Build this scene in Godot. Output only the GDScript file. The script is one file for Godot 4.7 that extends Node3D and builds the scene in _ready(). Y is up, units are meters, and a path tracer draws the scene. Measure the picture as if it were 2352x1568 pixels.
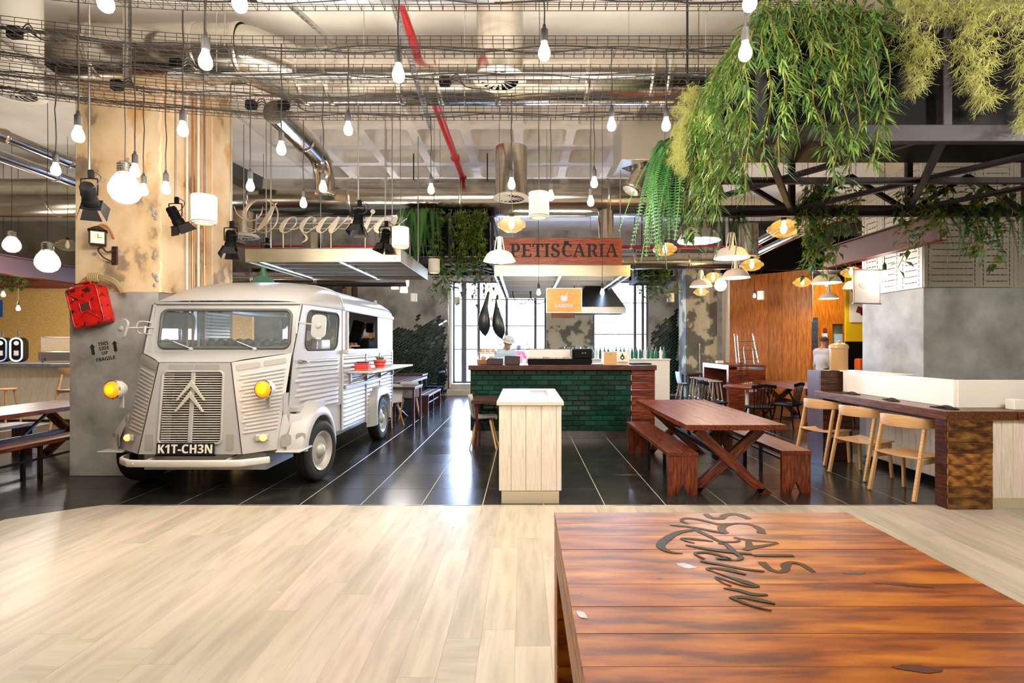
extends Node3D

# ---------------------------------------------------------------- state
var M := {}
var taken := {}
var rng := RandomNumberGenerator.new()


# ---------------------------------------------------------------- mesh builder: shapes are given counter-clockwise from outside
class MB:
	var v := PackedVector3Array()
	var n := PackedVector3Array()
	var t := PackedVector2Array()
	var ix := PackedInt32Array()
	var col := PackedColorArray()
	var palette := []
	var made: ArrayMesh

	func tri(a: Vector3, b: Vector3, c: Vector3) -> void:
		var m := (b - a).cross(c - a).normalized()
		var k := v.size()
		v.append_array([a, b, c]); n.append_array([m, m, m]); t.append_array([Vector2.ZERO, Vector2.RIGHT, Vector2.ONE])
		ix.append_array([k, k + 2, k + 1])

	func quad(a: Vector3, b: Vector3, c: Vector3, d: Vector3) -> void:
		var m := (c - a).cross(d - b).normalized()
		var k := v.size()
		v.append_array([a, b, c, d]); n.append_array([m, m, m, m])
		t.append_array([Vector2(0, 1), Vector2(1, 1), Vector2(1, 0), Vector2(0, 0)])
		ix.append_array([k, k + 2, k + 1, k, k + 3, k + 2])

	func qn(p: Array, m: Array) -> void:
		var k := v.size()
		v.append_array(p); n.append_array(m)
		t.append_array([Vector2(0, 1), Vector2(1, 1), Vector2(1, 0), Vector2(0, 0)])
		ix.append_array([k, k + 2, k + 1, k, k + 3, k + 2])

	func box(c: Vector3, s: Vector3, b := Basis()) -> MB:
		var h := s * 0.5
		var p := []
		for i in 8:
			p.append(c + b * Vector3(h.x if i & 1 else -h.x, h.y if i & 2 else -h.y, h.z if i & 4 else -h.z))
		quad(p[4], p[5], p[7], p[6]); quad(p[1], p[0], p[2], p[3])
		quad(p[5], p[1], p[3], p[7]); quad(p[0], p[4], p[6], p[2])
		quad(p[6], p[7], p[3], p[2]); quad(p[0], p[1], p[5], p[4])
		return self

	# box with chamfered edges
	func bbox(c: Vector3, s: Vector3, r := 0.004, b := Basis()) -> MB:
		var h := s * 0.5
		r = minf(r, minf(h.x, minf(h.y, h.z)) * 0.9)
		var q := func(i: int, ax: int) -> Vector3:
			var sg := Vector3(1.0 if i & 1 else -1.0, 1.0 if i & 2 else -1.0, 1.0 if i & 4 else -1.0)
			var e := h - Vector3(r, r, r)
			e[ax] = h[ax]
			return c + b * (sg * e)
		var faces := [[2, [4, 5, 7, 6]], [2, [1, 0, 2, 3]], [0, [5, 1, 3, 7]], [0, [0, 4, 6, 2]], [1, [6, 7, 3, 2]], [1, [0, 1, 5, 4]]]
		for f in faces:
			quad(q.call(f[1][0], f[0]), q.call(f[1][1], f[0]), q.call(f[1][2], f[0]), q.call(f[1][3], f[0]))
		for e in [[0, 1], [2, 3], [4, 5], [6, 7], [0, 2], [1, 3], [4, 6], [5, 7], [0, 4], [1, 5], [2, 6], [3, 7]]:
			var d: int = e[0] ^ e[1]
			var ax := 0 if d == 1 else (1 if d == 2 else 2)
			var a1 := (ax + 1) % 3
			var a2 := (ax + 2) % 3
			var pa: Vector3 = q.call(e[0], a1)
			var pb: Vector3 = q.call(e[1], a1)
			var pc: Vector3 = q.call(e[1], a2)
			var pd: Vector3 = q.call(e[0], a2)
			var m := (pc - pa).cross(pd - pb)
			if m.dot((pa + pc) * 0.5 - c) < 0.0:
				quad(pd, pc, pb, pa)
			else:
				quad(pa, pb, pc, pd)
		for i in 8:
			var pa: Vector3 = q.call(i, 0)
			var pb: Vector3 = q.call(i, 1)
			var pc: Vector3 = q.call(i, 2)
			if (pb - pa).cross(pc - pa).dot(pa - c) < 0.0:
				tri(pa, pc, pb)
			else:
				tri(pa, pb, pc)
		return self

	# beam of rectangular section from a to b
	func beam(a: Vector3, b: Vector3, w: float, h: float, up := Vector3.UP, r := 0.003) -> MB:
		var z := (b - a).normalized()
		if absf(z.dot(up)) > 0.98:
			up = Vector3.RIGHT
		var x := up.cross(z).normalized()
		var y := z.cross(x)
		return bbox((a + b) * 0.5, Vector3(w, h, a.distance_to(b)), r, Basis(x, y, z))

	# smooth grid of points p[j][i]; flip turns it inside out
	func grid(p: Array, close_i := false, close_j := false, flip := false) -> MB:
		var nj: int = p.size()
		var ni: int = p[0].size()
		var k := v.size()
		for j in nj:
			for i in ni:
				var a: Vector3 = p[j][(i + 1) % ni if close_i else mini(i + 1, ni - 1)]
				var b: Vector3 = p[j][(i - 1 + ni) % ni if close_i else maxi(i - 1, 0)]
				var c: Vector3 = p[(j + 1) % nj if close_j else mini(j + 1, nj - 1)][i]
				var d: Vector3 = p[(j - 1 + nj) % nj if close_j else maxi(j - 1, 0)][i]
				var m := (a - b).cross(c - d)
				if m.length_squared() < 1e-18:
					var j2 := j + 1 if j == 0 else j - 1
					a = p[j2][(i + 1) % ni if close_i else mini(i + 1, ni - 1)]
					b = p[j2][(i - 1 + ni) % ni if close_i else maxi(i - 1, 0)]
					m = (a - b).cross(c - d)
				m = m.normalized()
				v.append(p[j][i]); n.append(-m if flip else m)
				t.append(Vector2(float(i) / maxi(1, ni - 1), float(j) / maxi(1, nj - 1)))
		for j in (nj if close_j else nj - 1):
			for i in (ni if close_i else ni - 1):
				var a := k + j * ni + i
				var b := k + j * ni + (i + 1) % ni
				var c := k + ((j + 1) % nj) * ni + (i + 1) % ni
				var d := k + ((j + 1) % nj) * ni + i
				if flip:
					ix.append_array([a, b, c, a, c, d])
				else:
					ix.append_array([a, c, b, a, d, c])
		return self

	# round tube along points; r is a number or one radius per point
	func tube(path: Array, r: Variant, sides := 8, caps := true) -> MB:
		var np: int = path.size()
		var rows := []
		var up := Vector3.UP
		var d0: Vector3 = (path[1] - path[0]).normalized()
		if absf(d0.dot(up)) > 0.9:
			up = Vector3.RIGHT
		var x := up.cross(d0).normalized()
		for j in np:
			var d: Vector3 = (path[mini(j + 1, np - 1)] - path[maxi(j - 1, 0)]).normalized()
			x = (x - d * x.dot(d)).normalized()
			var y := d.cross(x)
			var rr: float = r[j] if r is Array else r
			var row := []
			for i in sides:
				var a := TAU * i / sides
				row.append(path[j] + (x * cos(a) + y * sin(a)) * rr)
			rows.append(row)
		grid(rows, true)
		if caps:
			for e in [0, np - 1]:
				for i in range(1, sides - 1):
					if e == 0:
						tri(rows[0][0], rows[0][i + 1], rows[0][i])
					else:
						tri(rows[e][0], rows[e][i], rows[e][i + 1])
		return self

	# profile of Vector2(radius, height) turned round y, then moved by xf; normals break at sharp corners
	func lathe(prof: Array, seg := 20, xf := Transform3D(), part := 1.0) -> MB:
		var ns := []
		for i in prof.size() - 1:
			var d: Vector2 = prof[i + 1] - prof[i]
			ns.append(Vector2(d.y, -d.x).normalized())
		var whole := part >= 1.0
		for i in prof.size() - 1:
			var n0: Vector2 = ns[i]
			var n1: Vector2 = ns[i]
			if i > 0 and ns[i - 1].dot(ns[i]) > 0.75: n0 = (ns[i - 1] + ns[i]).normalized()
			if i < ns.size() - 1 and ns[i + 1].dot(ns[i]) > 0.75: n1 = (ns[i + 1] + ns[i]).normalized()
			var k := v.size()
			for j in seg + 1:
				var a := TAU * part * j / seg
				var e := Vector3(cos(a), 0, -sin(a))
				for q in 2:
					var pp: Vector2 = prof[i + q]
					var nn: Vector2 = n1 if q else n0
					v.append(xf * (e * pp.x + Vector3.UP * pp.y))
					n.append((xf.basis * (e * nn.x + Vector3.UP * nn.y)).normalized())
					t.append(Vector2(float(j) / seg, float(i + q) / prof.size()))
			for j in seg:
				var a := k + j * 2
				ix.append_array([a, a + 3, a + 2, a, a + 1, a + 3])
		return self

	# flat polygon (counter-clockwise in xy) pushed out along z from z0 to z1, then moved by xf
	func prism(poly: PackedVector2Array, z0: float, z1: float, xf := Transform3D()) -> MB:
		if Geometry2D.is_polygon_clockwise(poly):
			poly.reverse()
		var tr := Geometry2D.triangulate_polygon(poly)
		for i in range(0, tr.size(), 3):
			var a := poly[tr[i]]
			var b := poly[tr[i + 1]]
			var c := poly[tr[i + 2]]
			if (b - a).cross(c - a) < 0.0:
				var s := b
				b = c
				c = s
			tri(xf * Vector3(a.x, a.y, z1), xf * Vector3(b.x, b.y, z1), xf * Vector3(c.x, c.y, z1))
			tri(xf * Vector3(a.x, a.y, z0), xf * Vector3(c.x, c.y, z0), xf * Vector3(b.x, b.y, z0))
		for i in poly.size():
			var a := poly[i]
			var b := poly[(i + 1) % poly.size()]
			quad(xf * Vector3(a.x, a.y, z0), xf * Vector3(b.x, b.y, z0), xf * Vector3(b.x, b.y, z1), xf * Vector3(a.x, a.y, z1))
		return self

	# plate with a hole: outer and inner polygons with the same number of points, same order
	func ring(outer: Array, inner: Array, z0: float, z1: float, xf := Transform3D()) -> MB:
		var c := outer.size()
		for i in c:
			var j := (i + 1) % c
			var o0 := Vector3(outer[i].x, outer[i].y, 0); var o1 := Vector3(outer[j].x, outer[j].y, 0)
			var i0 := Vector3(inner[i].x, inner[i].y, 0); var i1 := Vector3(inner[j].x, inner[j].y, 0)
			var a := Vector3(0, 0, z1); var b := Vector3(0, 0, z0)
			quad(xf * (o0 + a), xf * (o1 + a), xf * (i1 + a), xf * (i0 + a))
			quad(xf * (o1 + b), xf * (o0 + b), xf * (i0 + b), xf * (i1 + b))
			quad(xf * (o0 + b), xf * (o1 + b), xf * (o1 + a), xf * (o0 + a))
			quad(xf * (i1 + b), xf * (i0 + b), xf * (i0 + a), xf * (i1 + a))
		return self

	# a single curved-free sheet between four corners
	func quad_sheet(a: Vector3, b: Vector3, c: Vector3, d: Vector3, flip := false) -> MB:
		if flip: quad(b, a, d, c)
		else: quad(a, b, c, d)
		return self

	func add(o: MB, xf := Transform3D()) -> MB:
		var k := v.size()
		for i in o.v.size():
			v.append(xf * o.v[i])
			n.append((xf.basis * o.n[i]).normalized())
		t.append_array(o.t)
		for i in o.ix: ix.append(i + k)
		return self

	func mesh() -> ArrayMesh:
		if made == null:
			var a := []
			a.resize(Mesh.ARRAY_MAX)
			a[Mesh.ARRAY_VERTEX] = v; a[Mesh.ARRAY_NORMAL] = n; a[Mesh.ARRAY_TEX_UV] = t; a[Mesh.ARRAY_INDEX] = ix
			if col.size() == v.size() and v.size() > 0: a[Mesh.ARRAY_COLOR] = col
			made = ArrayMesh.new()
			made.add_surface_from_arrays(Mesh.PRIMITIVE_TRIANGLES, a)
		return made


# ---------------------------------------------------------------- small helpers
func mb() -> MB:
	return MB.new()

func V(x: float, y: float, z: float) -> Vector3:
	return Vector3(x, y, z)

func turn_y(deg: float) -> Basis:
	return Basis(Vector3.UP, deg_to_rad(deg))

func at(p: Vector3, b := Basis()) -> Transform3D:
	return Transform3D(b, p)

func eul(x: float, y: float, z: float) -> Basis:
	return Basis.from_euler(Vector3(deg_to_rad(x), deg_to_rad(y), deg_to_rad(z)))

# points of a rectangle with round corners
func rrect(w: float, h: float, r: float, k := 5) -> Array:
	var out := []
	for c in [[1, -1, -90], [1, 1, 0], [-1, 1, 90], [-1, -1, 180]]:
		for i in k + 1:
			var a := deg_to_rad(c[2] + 90.0 * i / k)
			out.append(Vector2(c[0] * (w / 2 - r) + cos(a) * r, c[1] * (h / 2 - r) + sin(a) * r))
	return out

# the outline of poly met by rays from c through each of pts
func cast(poly: Array, pts: Array, c: Vector2) -> Array:
	var out := []
	for p in pts:
		var d: Vector2 = (p - c).normalized() * 50.0
		var best: Vector2 = p
		for i in poly.size():
			var h = Geometry2D.segment_intersects_segment(c, c + d, poly[i], poly[(i + 1) % poly.size()])
			if h != null: best = h
		out.append(best)
	# the outline's own corners go to the nearest ray
	for q in poly:
		var bi := 0
		var bd := 1e9
		for i in out.size():
			var dd: float = absf((pts[i] - c).angle_to(q - c))
			if dd < bd:
				bd = dd; bi = i
		out[bi] = q
	return out

# smooth curve through points
func curve(pts: Array, k := 6) -> Array:
	var out := []
	for i in pts.size() - 1:
		var a = pts[maxi(i - 1, 0)]; var b = pts[i]; var c = pts[i + 1]; var d = pts[mini(i + 2, pts.size() - 1)]
		for j in k:
			out.append(b.cubic_interpolate(c, a, d, float(j) / k))
	out.append(pts[-1])
	return out

func numbered(called: String) -> String:
	var k: int = taken.get(called, 0)
	taken[called] = k + 1
	return called if k == 0 else "%s_%03d" % [called, k]

func tag(o: Node, label: String, category: String, group := "") -> void:
	o.set_meta("label", label)
	o.set_meta("category", category)
	if group: o.set_meta("group", group)

func thing(called: String, label: String, category: String, p := Vector3.ZERO, turn := 0.0, group := "") -> Node3D:
	var o := Node3D.new()
	o.name = numbered(called)
	add_child(o)
	o.position = p
	o.rotation.y = deg_to_rad(turn)
	tag(o, label, category, group)
	return o

func part(parent: Node, called: String, m: MB, material: Material, xf := Transform3D()) -> MeshInstance3D:
	var o := MeshInstance3D.new()
	o.name = called
	o.mesh = m.mesh()
	o.material_override = material
	o.transform = xf
	parent.add_child(o, true)
	return o

func one(called: String, label: String, category: String, m: MB, material: Material, p := Vector3.ZERO, turn := 0.0, group := "") -> MeshInstance3D:
	var o := part(self, numbered(called), m, material, at(p, turn_y(turn)))
	tag(o, label, category, group)
	return o

func struct(called: String, m: MB, material: Material, parent: Node = null) -> MeshInstance3D:
	var o := part(parent if parent else self, numbered(called) if parent == null else called, m, material)
	if parent == null: o.set_meta("kind", "structure")
	return o

func copy(o: Node3D, p: Vector3, turn := 0.0, label := "") -> Node3D:
	var c: Node3D = o.duplicate()
	c.name = numbered(String(o.name).rstrip("0123456789").rstrip("_") if String(o.name).right(1).is_valid_int() else String(o.name))
	add_child(c)
	c.position = p
	c.rotation.y = deg_to_rad(turn)
	if label: c.set_meta("label", label)
	return c

func words(parent: Node, called: String, text: String, size: float, depth: float, material: Material, xf: Transform3D, font := "Droid Sans", weight := 700, wide := 1.0) -> MeshInstance3D:
	var tm := TextMesh.new()
	var f := SystemFont.new()
	f.font_names = PackedStringArray([font])
	f.font_weight = weight
	tm.font = f
	tm.text = text
	tm.font_size = 64
	tm.pixel_size = size / 64.0
	tm.depth = depth
	tm.curve_step = 2.0
	tm.horizontal_alignment = HORIZONTAL_ALIGNMENT_CENTER
	tm.vertical_alignment = VERTICAL_ALIGNMENT_CENTER
	var o := MeshInstance3D.new()
	o.name = called
	o.mesh = tm
	o.material_override = material
	o.transform = xf.scaled_local(Vector3(wide, 1, 1))
	parent.add_child(o, true)
	return o

# a pen stroke of changing width in the xy plane, pushed out from z0 to z1: pts are Vector3(x, y, width)
func stroke(m: MB, pts: Array, z0: float, z1: float, xf := Transform3D(), k := 5) -> void:
	var c := curve(pts, k)
	var l := []
	var r := []
	for i in c.size():
		var d: Vector3 = c[mini(i + 1, c.size() - 1)] - c[maxi(i - 1, 0)]
		var s := Vector2(-d.y, d.x).normalized() * maxf(c[i].z, 0.001) * 0.5
		l.append(Vector2(c[i].x, c[i].y) + s)
		r.append(Vector2(c[i].x, c[i].y) - s)
	for i in c.size() - 1:
		var a: Vector2 = r[i]; var b: Vector2 = r[i + 1]; var e: Vector2 = l[i + 1]; var f: Vector2 = l[i]
		m.quad(xf * V(a.x, a.y, z1), xf * V(b.x, b.y, z1), xf * V(e.x, e.y, z1), xf * V(f.x, f.y, z1))
		m.quad(xf * V(f.x, f.y, z0), xf * V(e.x, e.y, z0), xf * V(b.x, b.y, z0), xf * V(a.x, a.y, z0))
		m.quad(xf * V(a.x, a.y, z0), xf * V(b.x, b.y, z0), xf * V(b.x, b.y, z1), xf * V(a.x, a.y, z1))
		m.quad(xf * V(e.x, e.y, z0), xf * V(f.x, f.y, z0), xf * V(f.x, f.y, z1), xf * V(e.x, e.y, z1))
	for e in [0, c.size() - 1]:
		var a: Vector2 = r[e]; var b: Vector2 = l[e]
		m.quad(xf * V(a.x, a.y, z0), xf * V(a.x, a.y, z1), xf * V(b.x, b.y, z1), xf * V(b.x, b.y, z0))


# ---------------------------------------------------------------- materials
func rgb(h: String) -> Color:
	return Color(h)

func noise_tex(sd: int, freq: float, ramp: Array, octaves := 4, kind := FastNoiseLite.TYPE_SIMPLEX_SMOOTH, size := 512, warp := 0.0, fractal := FastNoiseLite.FRACTAL_FBM) -> NoiseTexture2D:
	var f := FastNoiseLite.new()
	f.seed = sd
	f.frequency = freq
	f.noise_type = kind
	f.fractal_type = fractal
	f.fractal_octaves = octaves
	f.fractal_gain = 0.55
	if warp > 0.0:
		f.domain_warp_enabled = true
		f.domain_warp_amplitude = warp
		f.domain_warp_frequency = freq
	var g := Gradient.new()
	var offs := PackedFloat32Array()
	var cols := PackedColorArray()
	for r in ramp:
		offs.append(r[0]); cols.append(r[1] if r[1] is Color else Color(r[1]))
	g.offsets = offs
	g.colors = cols
	var t := NoiseTexture2D.new()
	t.noise = f
	t.width = size
	t.height = size
	t.seamless = true
	t.seamless_blend_skirt = 0.25
	t.color_ramp = g
	t.generate_mipmaps = false
	return t

func mat(c: Variant, rough := 0.6, metal := 0.0, spec := 0.5) -> StandardMaterial3D:
	var m := StandardMaterial3D.new()
	m.albedo_color = c if c is Color else Color(c)
	m.roughness = rough
	m.metallic = metal
	m.metallic_specular = spec
	return m

func tex_mat(t: Texture2D, scale: Vector3, rough := 0.6, metal := 0.0, world := false, offset := Vector3.ZERO, tint := Color.WHITE) -> StandardMaterial3D:
	var m := mat(tint, rough, metal)
	m.albedo_texture = t
	m.uv1_triplanar = true
	m.uv1_world_triplanar = world
	m.uv1_triplanar_sharpness = 6.0
	m.uv1_scale = scale
	m.uv1_offset = offset
	return m

func bump(m: StandardMaterial3D, t: Texture2D, depth: float) -> StandardMaterial3D:
	m.heightmap_enabled = true
	m.heightmap_texture = t
	m.heightmap_scale = depth
	return m

func glow(c: Color, energy: float) -> StandardMaterial3D:
	var m := mat(c, 0.5)
	m.emission_enabled = true
	m.emission = c
	m.emission_energy_multiplier = energy
	return m

func glass(c: Color, alpha := 0.08, rough := 0.02) -> StandardMaterial3D:
	var m := mat(Color(c.r, c.g, c.b, alpha), rough)
	m.transparency = BaseMaterial3D.TRANSPARENCY_ALPHA
	return m

func wood_set(key: String, ramp: Array, sd: int, rough: float, count := 5, along := 0.5, across := 5.0, tint_spread := 0.12, freq := 0.012, warp := 18.0) -> void:
	var t := noise_tex(sd, freq, ramp, 5, FastNoiseLite.TYPE_SIMPLEX_SMOOTH, 512, warp)
	var list := []
	var r := RandomNumberGenerator.new()
	r.seed = sd
	for i in count:
		var k := 1.0 - r.randf() * tint_spread
		list.append(tex_mat(t, Vector3(along, across, across), rough, 0.0, false, Vector3(r.randf(), r.randf(), r.randf()), Color(k, k * (1.0 - r.randf() * 0.03), k)))
	M[key] = list

func pick(key: String, i := -1) -> StandardMaterial3D:
	var l: Array = M[key]
	return l[(i if i >= 0 else rng.randi()) % l.size()]


# ================================================================ the scene
func _ready() -> void:
	rng.seed = 20240611
	# ---- camera: eye height 1.57 m, level, looking along -z; the lens is shifted a little
	var cam := Camera3D.new()
	cam.name = "camera"
	cam.projection = Camera3D.PROJECTION_FRUSTUM
	cam.near = 0.05
	cam.far = 200.0
	var f_px := 1185.0
	cam.size = 0.05 * 1568.0 / f_px
	cam.frustum_offset = Vector2(-28.0, 7.0) * 0.05 / f_px
	cam.position = Vector3(0, 1.573, 0)
	add_child(cam)
	cam.current = true
	# ---- sky and exposure
	var sky_mat := ProceduralSkyMaterial.new()
	sky_mat.sky_top_color = Color(0.52, 0.66, 0.92)
	sky_mat.sky_horizon_color = Color(0.86, 0.92, 1.0)
	sky_mat.ground_horizon_color = Color(0.72, 0.76, 0.82)
	sky_mat.ground_bottom_color = Color(0.45, 0.46, 0.48)
	sky_mat.sky_energy_multiplier = SKY
	sky_mat.ground_energy_multiplier = SKY * 0.6
	var sky := Sky.new()
	sky.sky_material = sky_mat
	var env := Environment.new()
	env.background_mode = Environment.BG_SKY
	env.sky = sky
	env.tonemap_mode = Environment.TONE_MAPPER_LINEAR
	env.tonemap_exposure = 1.03
	env.sdfgi_enabled = true
	env.ssao_enabled = true
	env.ssil_enabled = true
	var we := WorldEnvironment.new()
	we.name = "environment"
	we.environment = env
	add_child(we)
	# ---- the scene
	make_materials()
	build_shell()
	build_floor()
	build_pillars()
	build_ceiling()
	build_services()
	build_van()
	build_counter()
	build_back_wall()
	build_canopies()
	build_furniture()
	build_right_bar()
	build_left_bar()
	build_far_right()
	build_planters()
	build_lamps()
	build_small_things()
	build_people()
	print("done ", Time.get_ticks_msec())

const SKY := 6.0
const UPLIGHT := 1.25
const WARM := Color(1.0, 0.97, 0.93)
const BULB := 0.6


func make_materials() -> void:
	# floor boards: pale, limed
	wood_set("board", [[0.0, "9a907f"], [0.35, "a69b87"], [0.55, "ada28d"], [0.75, "b2a894"], [1.0, "a49d90"]], 11, 0.42, 9, 0.35, 3.2, 0.1, 0.006, 14.0)
	# orange varnished pine of the high tables
	wood_set("pine", [[0.0, "4c1f00"], [0.26, "703603"], [0.46, "924d06"], [0.68, "a6600a"], [1.0, "ba7a1e"]], 21, 0.36, 7, 0.7, 4.5, 0.16, 0.008, 36.0)
	for m in M.pine:
		m.metallic_specular = 0.28
	# reddish-brown stained boards
	wood_set("redwood", [[0.0, "2e1006"], [0.35, "5c2510"], [0.6, "7d3616"], [0.85, "95491f"], [1.0, "a85c2c"]], 31, 0.34, 6, 0.8, 7.0, 0.2, 0.01, 16.0)
	wood_set("darkwood", [[0.0, "1e0c06"], [0.4, "3f1d10"], [0.7, "5a2d18"], [1.0, "74401f"]], 41, 0.4, 5, 0.8, 7.0, 0.2, 0.01, 16.0)
	wood_set("burnt", [[0.0, "2a1408"], [0.3, "5a3214"], [0.5, "86561f"], [0.75, "a87536"], [1.0, "be9050"]], 51, 0.45, 6, 1.2, 3.0, 0.3, 0.008, 30.0)
	wood_set("limed", [[0.0, "cdbfa6"], [0.4, "e2d7c2"], [0.7, "eae1cf"], [1.0, "f1eadc"]], 61, 0.5, 5, 0.6, 7.0, 0.07, 0.012, 10.0)
	wood_set("beech", [[0.0, "c0905a"], [0.5, "d3a56e"], [1.0, "e0b985"]], 71, 0.42, 4, 0.7, 9.0, 0.06, 0.01, 10.0)
	wood_set("amberwood", [[0.0, "8a4408"], [0.4, "b4640f"], [0.7, "c97a18"], [1.0, "d88e28"]], 81, 0.4, 5, 5.0, 0.5, 0.12, 0.008, 14.0)
	wood_set("redply", [[0.0, "5c2510"], [0.5, "8f401f"], [1.0, "ab5630"]], 91, 0.4, 3, 0.6, 6.0, 0.1, 0.01, 14.0)
	# concrete, plaster
	var conc := noise_tex(101, 0.006, [[0.0, "74716d"], [0.4, "94918c"], [0.6, "a09d98"], [1.0, "b5b2ad"]], 6, FastNoiseLite.TYPE_SIMPLEX_SMOOTH, 512, 30.0)
	M.concrete = tex_mat(conc, V(0.5, 0.5, 0.5), 0.62, 0.0, true)
	M.concrete_cool = tex_mat(conc, V(0.45, 0.45, 0.45), 0.62, 0.0, true, V(0.3, 0.2, 0.6), Color(0.96, 0.98, 1.0))
	var plas := noise_tex(111, 0.005, [[0.0, "7a6a58"], [0.22, "9c8468"], [0.3, "cfae84"], [0.5, "dcc09a"], [0.75, "e4ccaa"], [0.9, "d2a468"], [1.0, "c28d4e"]], 6, FastNoiseLite.TYPE_SIMPLEX_SMOOTH, 512, 40.0)
	M.plaster = tex_mat(plas, V(0.42, 0.3, 0.42), 0.85, 0.0, true, V(0.13, 0.4, 0.0))
	M.plaster_side = M.plaster
	var ceil := noise_tex(121, 0.004, [[0.0, "ccc3b6"], [0.4, "ddd6cb"], [0.7, "e5dfd5"], [1.0, "ece7de"]], 5, FastNoiseLite.TYPE_SIMPLEX_SMOOTH, 512, 30.0)
	M.ceiling = tex_mat(ceil, V(0.25, 0.25, 0.25), 0.9, 0.0, true)
	var coff := noise_tex(123, 0.01, [[0.0, "b8b0a6"], [0.5, "c8c1b8"], [1.0, "d2ccc4"]], 5)
	M.coffer = tex_mat(coff, V(0.4, 0.4, 0.4), 0.95, 0.0, true)
	var peel := noise_tex(131, 0.006, [[0.0, "5c594f"], [0.42, "6c685b"], [0.47, "8f8770"], [0.5, "b8ac8e"], [0.8, "c7bb9c"], [1.0, "a89e86"]], 5, FastNoiseLite.TYPE_SIMPLEX_SMOOTH, 512, 30.0)
	M.peeling = tex_mat(peel, V(0.38, 0.38, 0.38), 0.9, 0.0, true)
	var wallc := noise_tex(133, 0.006, [[0.0, "6a655e"], [0.3, "928c82"], [0.5, "a8a196"], [0.8, "b9b2a6"], [1.0, "c6bfb3"]], 5, FastNoiseLite.TYPE_SIMPLEX_SMOOTH, 512, 30.0)
	M.wall_old = tex_mat(wallc, V(0.3, 0.3, 0.3), 0.9, 0.0, true)
	M.wall_plain = tex_mat(wallc, V(0.1, 0.1, 0.1), 0.9, 0.0, true, V(0.2, 0, 0), Color(1.0, 0.97, 0.93))
	var osb := noise_tex(141, 0.03, [[0.0, "b08444"], [0.35, "cda45c"], [0.6, "d9b26e"], [0.85, "e2be80"], [1.0, "bf9250"]], 3, FastNoiseLite.TYPE_CELLULAR, 512, 60.0)
	M.osb = tex_mat(osb, V(1.7, 1.7, 1.7), 0.7, 0.0, true)
	# dark floor tile
	var til := noise_tex(151, 0.008, [[0.0, "1a1a18"], [0.5, "252421"], [0.8, "2d2b27"], [1.0, "383630"]], 5, FastNoiseLite.TYPE_SIMPLEX_SMOOTH, 512, 30.0)
	M.tile = []
	for i in 4:
		M.tile.append(tex_mat(til, V(0.8, 0.8, 0.8), [0.2, 0.24, 0.17, 0.22][i], 0.0, true, V(i * 0.27, 0, i * 0.41), Color(1, 1, 1) * [1.0, 0.92, 1.08, 0.97][i]))
	M.grout = mat("b3ab98", 0.8)
	M.floor_light = tex_mat(noise_tex(153, 0.01, [[0.0, "b9ad98"], [1.0, "d0c5b0"]], 4), V(0.5, 0.5, 0.5), 0.4, 0.0, true)
	# glazed green bricks
	M.green = []
	for h in ["0a2e23", "08271e", "0d3529", "0a3026", "0b2a20", "123d33"]:
		M.green.append(mat(h, 0.12, 0.0, 0.6))
	M.mortar = mat("08241c", 0.6)
	# metals
	M.duct = tex_mat(noise_tex(161, 0.01, [[0.0, "b5b0a8"], [0.5, "c4bfb6"], [1.0, "d2cdc4"]], 3), V(0.4, 2.0, 2.0), 0.17, 1.0)
	M.duct_ring = mat("c9c4ba", 0.25, 1.0)
	M.zinc = mat("b9b8b4", 0.35, 1.0)
	M.brushed = tex_mat(noise_tex(163, 0.02, [[0.0, "b3a78f"], [1.0, "c4b89f"]], 3), V(0.3, 6.0, 6.0), 0.36, 0.9)
	M.zinc_pale = mat("cbc9c3", 0.42, 0.75)
	M.steel = mat("c2c3c4", 0.2, 1.0)
	M.steel_dark = mat("6f7276", 0.3, 1.0)
	M.chrome = mat("dedede", 0.08, 1.0)
	M.black = mat("0a0909", 0.6, 0.0, 0.2)
	M.black_metal = mat("1d1a1c", 0.42, 0.3)
	M.frame_metal = mat("2b2629", 0.6, 0.0, 0.3)
	M.cord = mat("211b18", 0.6)
	M.wire = mat("2c231d", 0.5, 0.3)
	M.red_pipe = mat("a3141a", 0.3)
	M.rust_beam = mat("5a4148", 0.5, 0.2)
	M.rust_edge = mat("7c3b28", 0.6)
	M.white_paint = mat("e9e4da", 0.5)
	M.white_matt = mat("bfbab0", 0.6)
	M.white_lam = mat("e8e2d8", 0.35)
	M.enamel = mat("d9d3c7", 0.3)
	M.pipe_white = mat("d6d0c5", 0.4)
	M.copper = mat("c08a62", 0.35, 0.7)
	M.rubber = mat("151413", 0.75)
	M.leather = mat("5e2418", 0.4)
	M.van = mat("a5a3a0", 0.34)
	M.van.clearcoat_enabled = true
	M.van.clearcoat = 0.35
	M.van.clearcoat_roughness = 0.25
	M.van_bright = mat("c2beb4", 0.32)
	M.chevron = mat("d0cabb", 0.28, 0.3)
	M.side_lens = glow(Color(1.0, 0.72, 0.4), 1.5)
	M.van_patch = mat("938f88", 0.4)
	M.van_dark = mat("2a2a2c", 0.6)
	M.chassis = M.van
	M.gasket = mat("55534f", 0.6)
	M.rim = mat("a3a298", 0.35, 0.2)
	M.glass = glass(Color(0.8, 0.88, 0.9), 0.06)
	M.window = glass(Color(0.9, 0.95, 1.0), 0.03)
	M.amber_lens = glow(Color(1.0, 0.58, 0.08), 0.45)
	M.plate = mat("141416", 0.4)
	M.plate_letter = mat("e4e0d2", 0.45)
	M.ink = mat("1c1a18", 0.8)
	M.bulb_glow = glow(Color(1.0, 0.93, 0.8), 14.0)
	M.bulb_far = glow(Color(1.0, 0.93, 0.8), 9.0)
	M.glass_clear = glass(Color(0.97, 0.97, 0.97), 0.1)
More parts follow.
